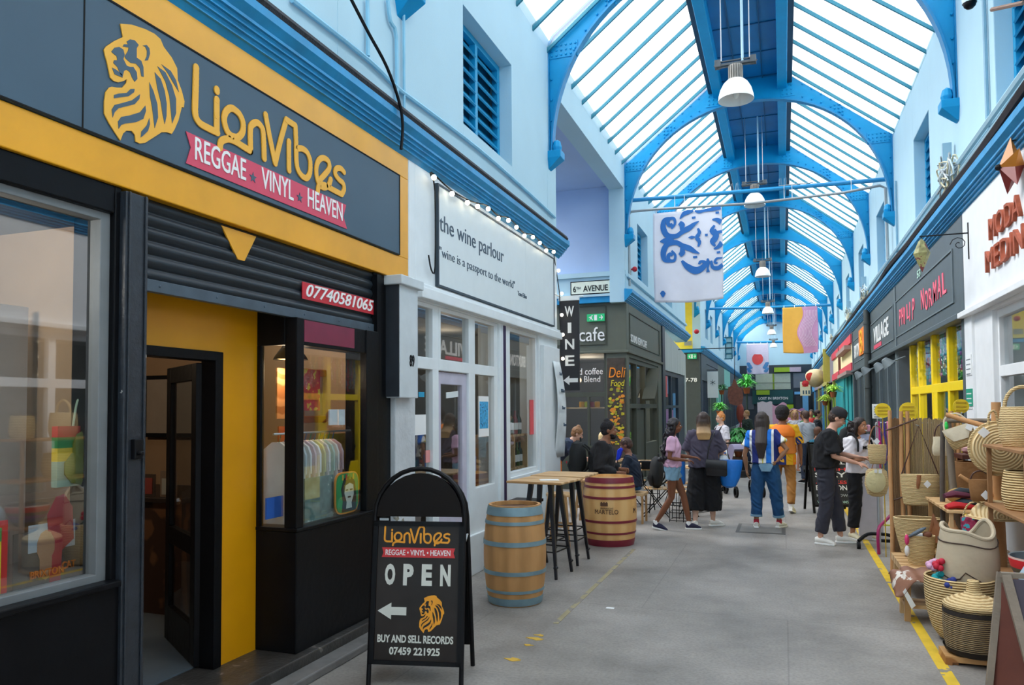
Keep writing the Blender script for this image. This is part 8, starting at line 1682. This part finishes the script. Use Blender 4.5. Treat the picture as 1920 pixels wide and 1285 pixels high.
b = MB(); b.ball((0, 0, .05), (.09, .06, .05), 10); b.ball((.12, 0, .045), (.08, .05, .045), 10); o = tag(b.build('leather_shoes', flat('c8989a', .6), smooth=True), 'pair of pale pink shoes on the dark ledge', 'shoes'); o.location = (1.70, 8.3, 1.281)
# bags the people are looking at, hung on the clothes rail
g = world_thing('clothes_rail', 'wheeled clothes rail with scarves behind the reed screen', 'rail', (1.15, 10.25, 0)); b = MB()
b.tube([(1.08, 10.25, 1.545), (1.0, 9.58, 1.545)], .008, 6); b.tube([(1.0, 9.585, 1.545), (1.0, 9.60, 1.2)], .003, 4); b.tube([(1.08, 10.25, .1), (1.08, 10.25, 1.55), (1.9, 10.25, 1.55), (1.9, 10.25, .1)], .016, 8); b.build('rail_frame', silver, g, smooth=True)
b = MB(); b.tube(smooth2([(.84, 10.15, .10), (.95, 10.25, .17), (1.08, 10.25, .18), (1.2, 10.25, .17), (1.32, 10.35, .10)], 3), .022, 8)
b.tube([(1.08, 10.25, .1), (1.9, 10.25, .1)], .02, 8); b.build('base_bar', black_m, g, smooth=True)
for x, y in ((.84, 10.15), (1.32, 10.35), (1.9, 10.25)): b = MB(); b.lathe([(0, -.02), (.045, -.02), (.045, .02), (0, .02)], (0, 0, 0), 14, M=Matrix.Translation((x, y, .046)) @ Matrix.Rotation(PI/2, 4, 'Y')); b.build('castor', black_m, g)
b = MB(); b.tube(smooth2([(1.02, 9.75, .02), (1.02, 9.75, .30), (1.12, 9.9, .40), (1.35, 10.0, .62)], 3), .018, 8); tag(b.build('magenta_tube', mat('magenta_paint', 'a01c5c', .4), smooth=True), 'bent magenta metal tube standing beside the rail wheels', 'tube')
b = MB(); b.tube([(.98, 10.9, .32), (1.1, 10.9, .62), (1.16, 10.9, .95)], .014, 6); b.tube([(1.1, 10.9, .0), (1.13, 10.9, .72)], .022, 6); b.tube([(1.0, 10.9, .2), (1.4, 10.9, .2)], .012, 6); tag(b.build('yellow_stand', mat('lime_yellow_paint', 'dbe04a', .4), smooth=True), 'lime yellow metal stand seen between the rail legs', 'stand')
for i, (c, lab) in enumerate((('c02a78', 'magenta scarf on the clothes rail'), ('4a3a9a', 'violet scarf on the clothes rail'), ('e07aa8', 'pink scarf at the left end of the clothes rail'), ('d9407a', 'rose scarf on the clothes rail'), ('2f8ab0', 'blue scarf on the clothes rail'), ('d9c04a', 'yellow scarf on the clothes rail'))):
    x = 1.10+.055*i; b = MB(); b.tube([(x, 10.25, 1.565), (x, 10.23, 1.4), (x+.01, 10.2, 1.2), (x, 10.22, 1.0+.04*(i % 3))], [(.02, .03), (.024, .05), (.026, .06), (.02, .05)], 8, up=(0, 1, 0)); tag(b.build('scarf', flat(c, .9), smooth=True), lab, 'scarf', 'scarves on the rail')
for i, (c, z) in enumerate((('d9a0b8', 1.42), ('b8c0dc', 1.30), ('e8d0d8', 1.18), ('c890b0', 1.06))):
    b = MB(); b.box(.93, 10.9, z, 1.08, 11.05, z+.09); tag(b.build('folded_jumper', flat(c, .9), bevel=.02), ['pink', 'pale blue', 'cream pink', 'mauve'][i]+' folded top stacked behind the clothes rail', 'clothes')
b = MB(); b.box(.92, 10.88, 0, 1.2, 11.1, 1.06); tag(b.build('display_cabinet', flat('c9c4cc')), 'pale narrow cabinet behind the clothes rail', 'cabinet')
g = bag('hanging_bag', 'small straw basket bag with a leather handle held by the person in the cap', (1.015, 9.62, 1.09), .20, .22, .13, straw, top=1.0, handle=.22, hm=leather, tagpos=(-.01, .26), grp=None)
g = thing('hanging_bag', 'round cream straw flap bag hanging below the small basket bag', 'bag', (1.0, 9.58, .88)); b = MB(); b.tube([(0, .03, -.17), (0, .03, -.14), (0, .03, -.02), (0, .03, .12), (0, .03, .15)], [(.05, .03), (.10, .05), (.13, .055), (.11, .045), (.08, .02)], 18, up=(0, 1, 0)); b.build('bag_body', straw, g, smooth=True)
b = MB(); b.lathe([(0, -.012), (.09, -.010), (.105, 0), (.09, .01), (0, .012)], (0, 0, 0), 30, sx=1, sy=1.25, M=Matrix.Translation((-.015, -.04, .01)) @ Matrix.Rotation(PI/2, 4, 'X')); b.build('round_flap', mat('cream_straw', 'd8cc9c', .9, var=.06, bump=.4), g, smooth=True)
b = MB(); b.prism([(-.03, 0), (.0, 0), (.0, .04), (-.03, .04)], (0, -.055, .11), (1, 0, 0), (0, 0, 1), (0, -.003, 0)); b.prism([(.015, 0), (.05, 0), (.05, .045), (.015, .045)], (0, -.055, .105), (1, 0, 0), (0, 0, 1), (0, -.003, 0)); b.build('price_tag', paper, g); b = MB(); b.tube([(-.05, .03, .14), (.01, .05, .34), (.06, .03, .14)], .006, 6); b.build('strap', leather, g)
p = at(1635, 758, Y=9.9); q = at(1655, 785, Y=9.9); g = world_thing('price_sheet', 'white printed price sheet above the scarves', 'sheet', (p.x, 9.9, q.z)); b = MB(); b.box(p.x, 9.9, q.z, q.x, 9.905, p.z); b.build('sheet', paper, g); b = MB()
for i in range(5): b.box(p.x+.02, 9.897, p.z-.04-.03*i, q.x-.02, 9.899, p.z-.028-.03*i)
b.build('print_lines', flat('8a9098'), g); b = MB(); b.tube([((p.x+q.x)/2, 9.91, 0), ((p.x+q.x)/2, 9.91, p.z)], .008, 6); b.build('stick', silver, g)
# wooden easel board, bottom right
g = world_thing('wooden_easel', 'weathered wooden A frame board with a dark panel in the bottom right corner', 'sign', (1.3, 5.35, 0)); b = MB()
b.beam((1.135, 5.30, 0), (1.245, 5.42, .72), .035, .03, up=(0, 1, 0)); b.build('leg', grey_w, g); b = MB(); b.beam((1.36, 5.10, 0), (1.265, 5.38, .71), .05, .035, up=(0, 1, 0)); b.build('leg', grey_w, g)
b = MB(); b.beam((1.75, 5.10, 0), (1.70, 5.38, .71), .05, .035, up=(0, 1, 0)); b.build('leg', grey_w, g); b = MB(); b.beam((1.24, 5.39, .71), (1.72, 5.39, .71), .04, .03); b.build('top_rail', grey_w, g)
b = MB(); b.add([(1.37, 5.12, .06), (1.74, 5.12, .06), (1.70, 5.37, .69), (1.28, 5.37, .69)], [(0, 1, 2, 3)]); b.build('dark_panel', mat('dark_plum_panel', '3b3440', .6, var=.1), g, thick=.01)
b = MB(); b.add([(1.15, 5.33, .02), (1.34, 5.16, .02), (1.27, 5.38, .66), (1.245, 5.40, .66)], [(0, 1, 2, 3)]); b.build('side_board', redw, g, thick=.01)

# ---------------------------------------------------------------- plants and hanging tag on the far left
def plant(lab, x, y, z0, r, h, c, n=60, pot='a0562e', broad=False, hang=False, name='potted_plant'):
    g = thing(name, lab, 'plant', (x, y, z0)); b = MB(); random.seed(int(x*100+y*7))
    for i in range(n):
        a = random.uniform(0, 2*PI); el = random.uniform(.15, 1.35); L_ = r*random.uniform(.6, 1.2); d = V3(math.cos(a)*math.cos(el), math.sin(a)*math.cos(el), math.sin(el)*(h/r)); p0 = V3(0, 0, .2 if not hang else .05); p1 = p0+d*L_*.55; p2 = p1+V3(d.x, d.y, -.35 if not hang else -1.2)*L_*.5
        w = (.034 if broad else .02)*(r/.3)**.5; s = V3(-math.sin(a), math.cos(a), 0); b.add([p0, p1-s*w, p1+s*w, p2], [(0, 1, 3, 2)], i % 2)
    b.build('foliage', [mat('leaf_'+c, c, .5, var=.25, sc=9), mat('leaf_l_'+c, '%02x%02x%02x' % tuple(min(255, int(int(c[i:i+2], 16)*1.35)+8) for i in (0, 2, 4)), .5, var=.2)], g)
    b = MB(); b.lathe([(0, 0), (.09, 0), (.13, .2), (.115, .2), (.1, .17), (0, .17)], (0, 0, 0), 16); b.build('pot', flat(pot), g, smooth=True); return g
plant('big leafy green plant on the left beyond the pushchair', *at(1385, 880, Z=0).xy, .35, .7, 1.0, '2f7a34', 420, broad=True)
b = MB(); b.box(-.25, -.25, 0, .25, .25, .35); o = tag(b.build('plant_stand', wood_d), 'dark wooden stand under the big leafy plant', 'stand'); o.location = tuple(at(1385, 880, Z=0).xy)+(0,)
for lab, px, py, y_, r_, h_, c in (('bushy fern in a red pot hanging by the left shops', 1350, 765, 27, .45, .5, '4a9a3c'), ('spiky palm high on the left beside the brown board', 1400, 722, 27, .55, .8, '4fae4a'), ('dark ivy hanging behind the white asterisk sign', 1353, 728, 36, .5, .5, '2e6a3a'), ('small purple leaved plant beyond the pushchair', 1394, 798, 25, .35, .35, 'a0628a'), ('lime green bush low on the left beyond the pushchair', 1386, 822, 26, .4, .5, '7ab83a')):
    q = at(px, py, Y=y_); plant(lab, q.x, y_, q.z-.3, r_, h_, c, 110); b = MB(); b.tube([(q.x, y_+.02, 0), (q.x, y_+.02, q.z-.3)], .03, 6); tag(b.build('plant_post', mat('dark_post', '2a3a30')), 'thin dark post under the '+lab.split(' ')[0]+' '+lab.split(' ')[1]+' '+lab.split(' ')[2], 'post')
for lab, px, py, y_, r_, c in (('bright green plant hanging over the teal door', 1567, 735, 30, .5, '86b83a'), ('yellow green climbing plant on the olive post', 1549, 752, 36, .5, '9ac23e'), ('small green plant near the far right shops', 1528, 785, 34, .4, '4a9a3c')):
    q = at(px, py, Y=y_); plant(lab, min(q.x, 1.75), y_, q.z-.2, r_, .5, c, 110); b = MB(); b.tube([(min(q.x, 1.75), y_+.02, 0), (min(q.x, 1.75), y_+.02, q.z-.2)], .03, 6); tag(b.build('plant_post', flat('8aa03a')), 'thin post under the '+' '.join(lab.split(' ')[:4]), 'post')
q = at(1378, 738, Y=24); g = world_thing('hanging_sign', 'brown rough edged wooden board with faint marks hanging among the left plants', 'sign', q); b = MB()
b.prism([(x*.011, -z*.0135) for x, z in ((0, -34), (10, -14), (20, -12), (22, 10), (18, 24), (4, 28), (-14, 24), (-20, 8), (-18, -14), (-8, -18), (-4, -30))], q, (1, 0, 0), (0, 0, 1), (0, .05, 0)); b.build('board', mat('rough_brown_board', '7d4e40', .8, var=.25, sc=14), g); b = MB(); b.tube([q+V3(0, .02, .4), (q.x, 24.02, 3.6), (XL, 24.02, 3.6)], .015, 5); b.build('bracket', black_m, g)
q = at(1388, 775, Y=24.5); b = MB(); b.ball(q, (.12, .1, .32), 12); b.tube([(q.x, q.y, 0), (q.x, q.y, q.z)], .02, 6); tag(b.build('red_ornament', mat('rusty_red', 'a04a3c', .6, var=.3), smooth=True), 'rusty red leaf shaped ornament on a thin stem right of the brown board', 'ornament')
for px, y_, lab in ((1190, 15.4, 'small red fire bell on the wall above the cafe corner'), (1306, 31.5, 'small red ball fitting on the wall past the yellow corner')):
    q = at(px, 505 if y_ < 20 else 622, X=XL+.08); b = MB(); b.ball(q, (.06, .07, .06) if y_ < 20 else (.1, .12, .09), 12); b.tube([q-V3(.08, 0, 0), q], .02, 6); tag(b.build('fire_bell', flat('c22a3a'), smooth=True), lab, 'bell')
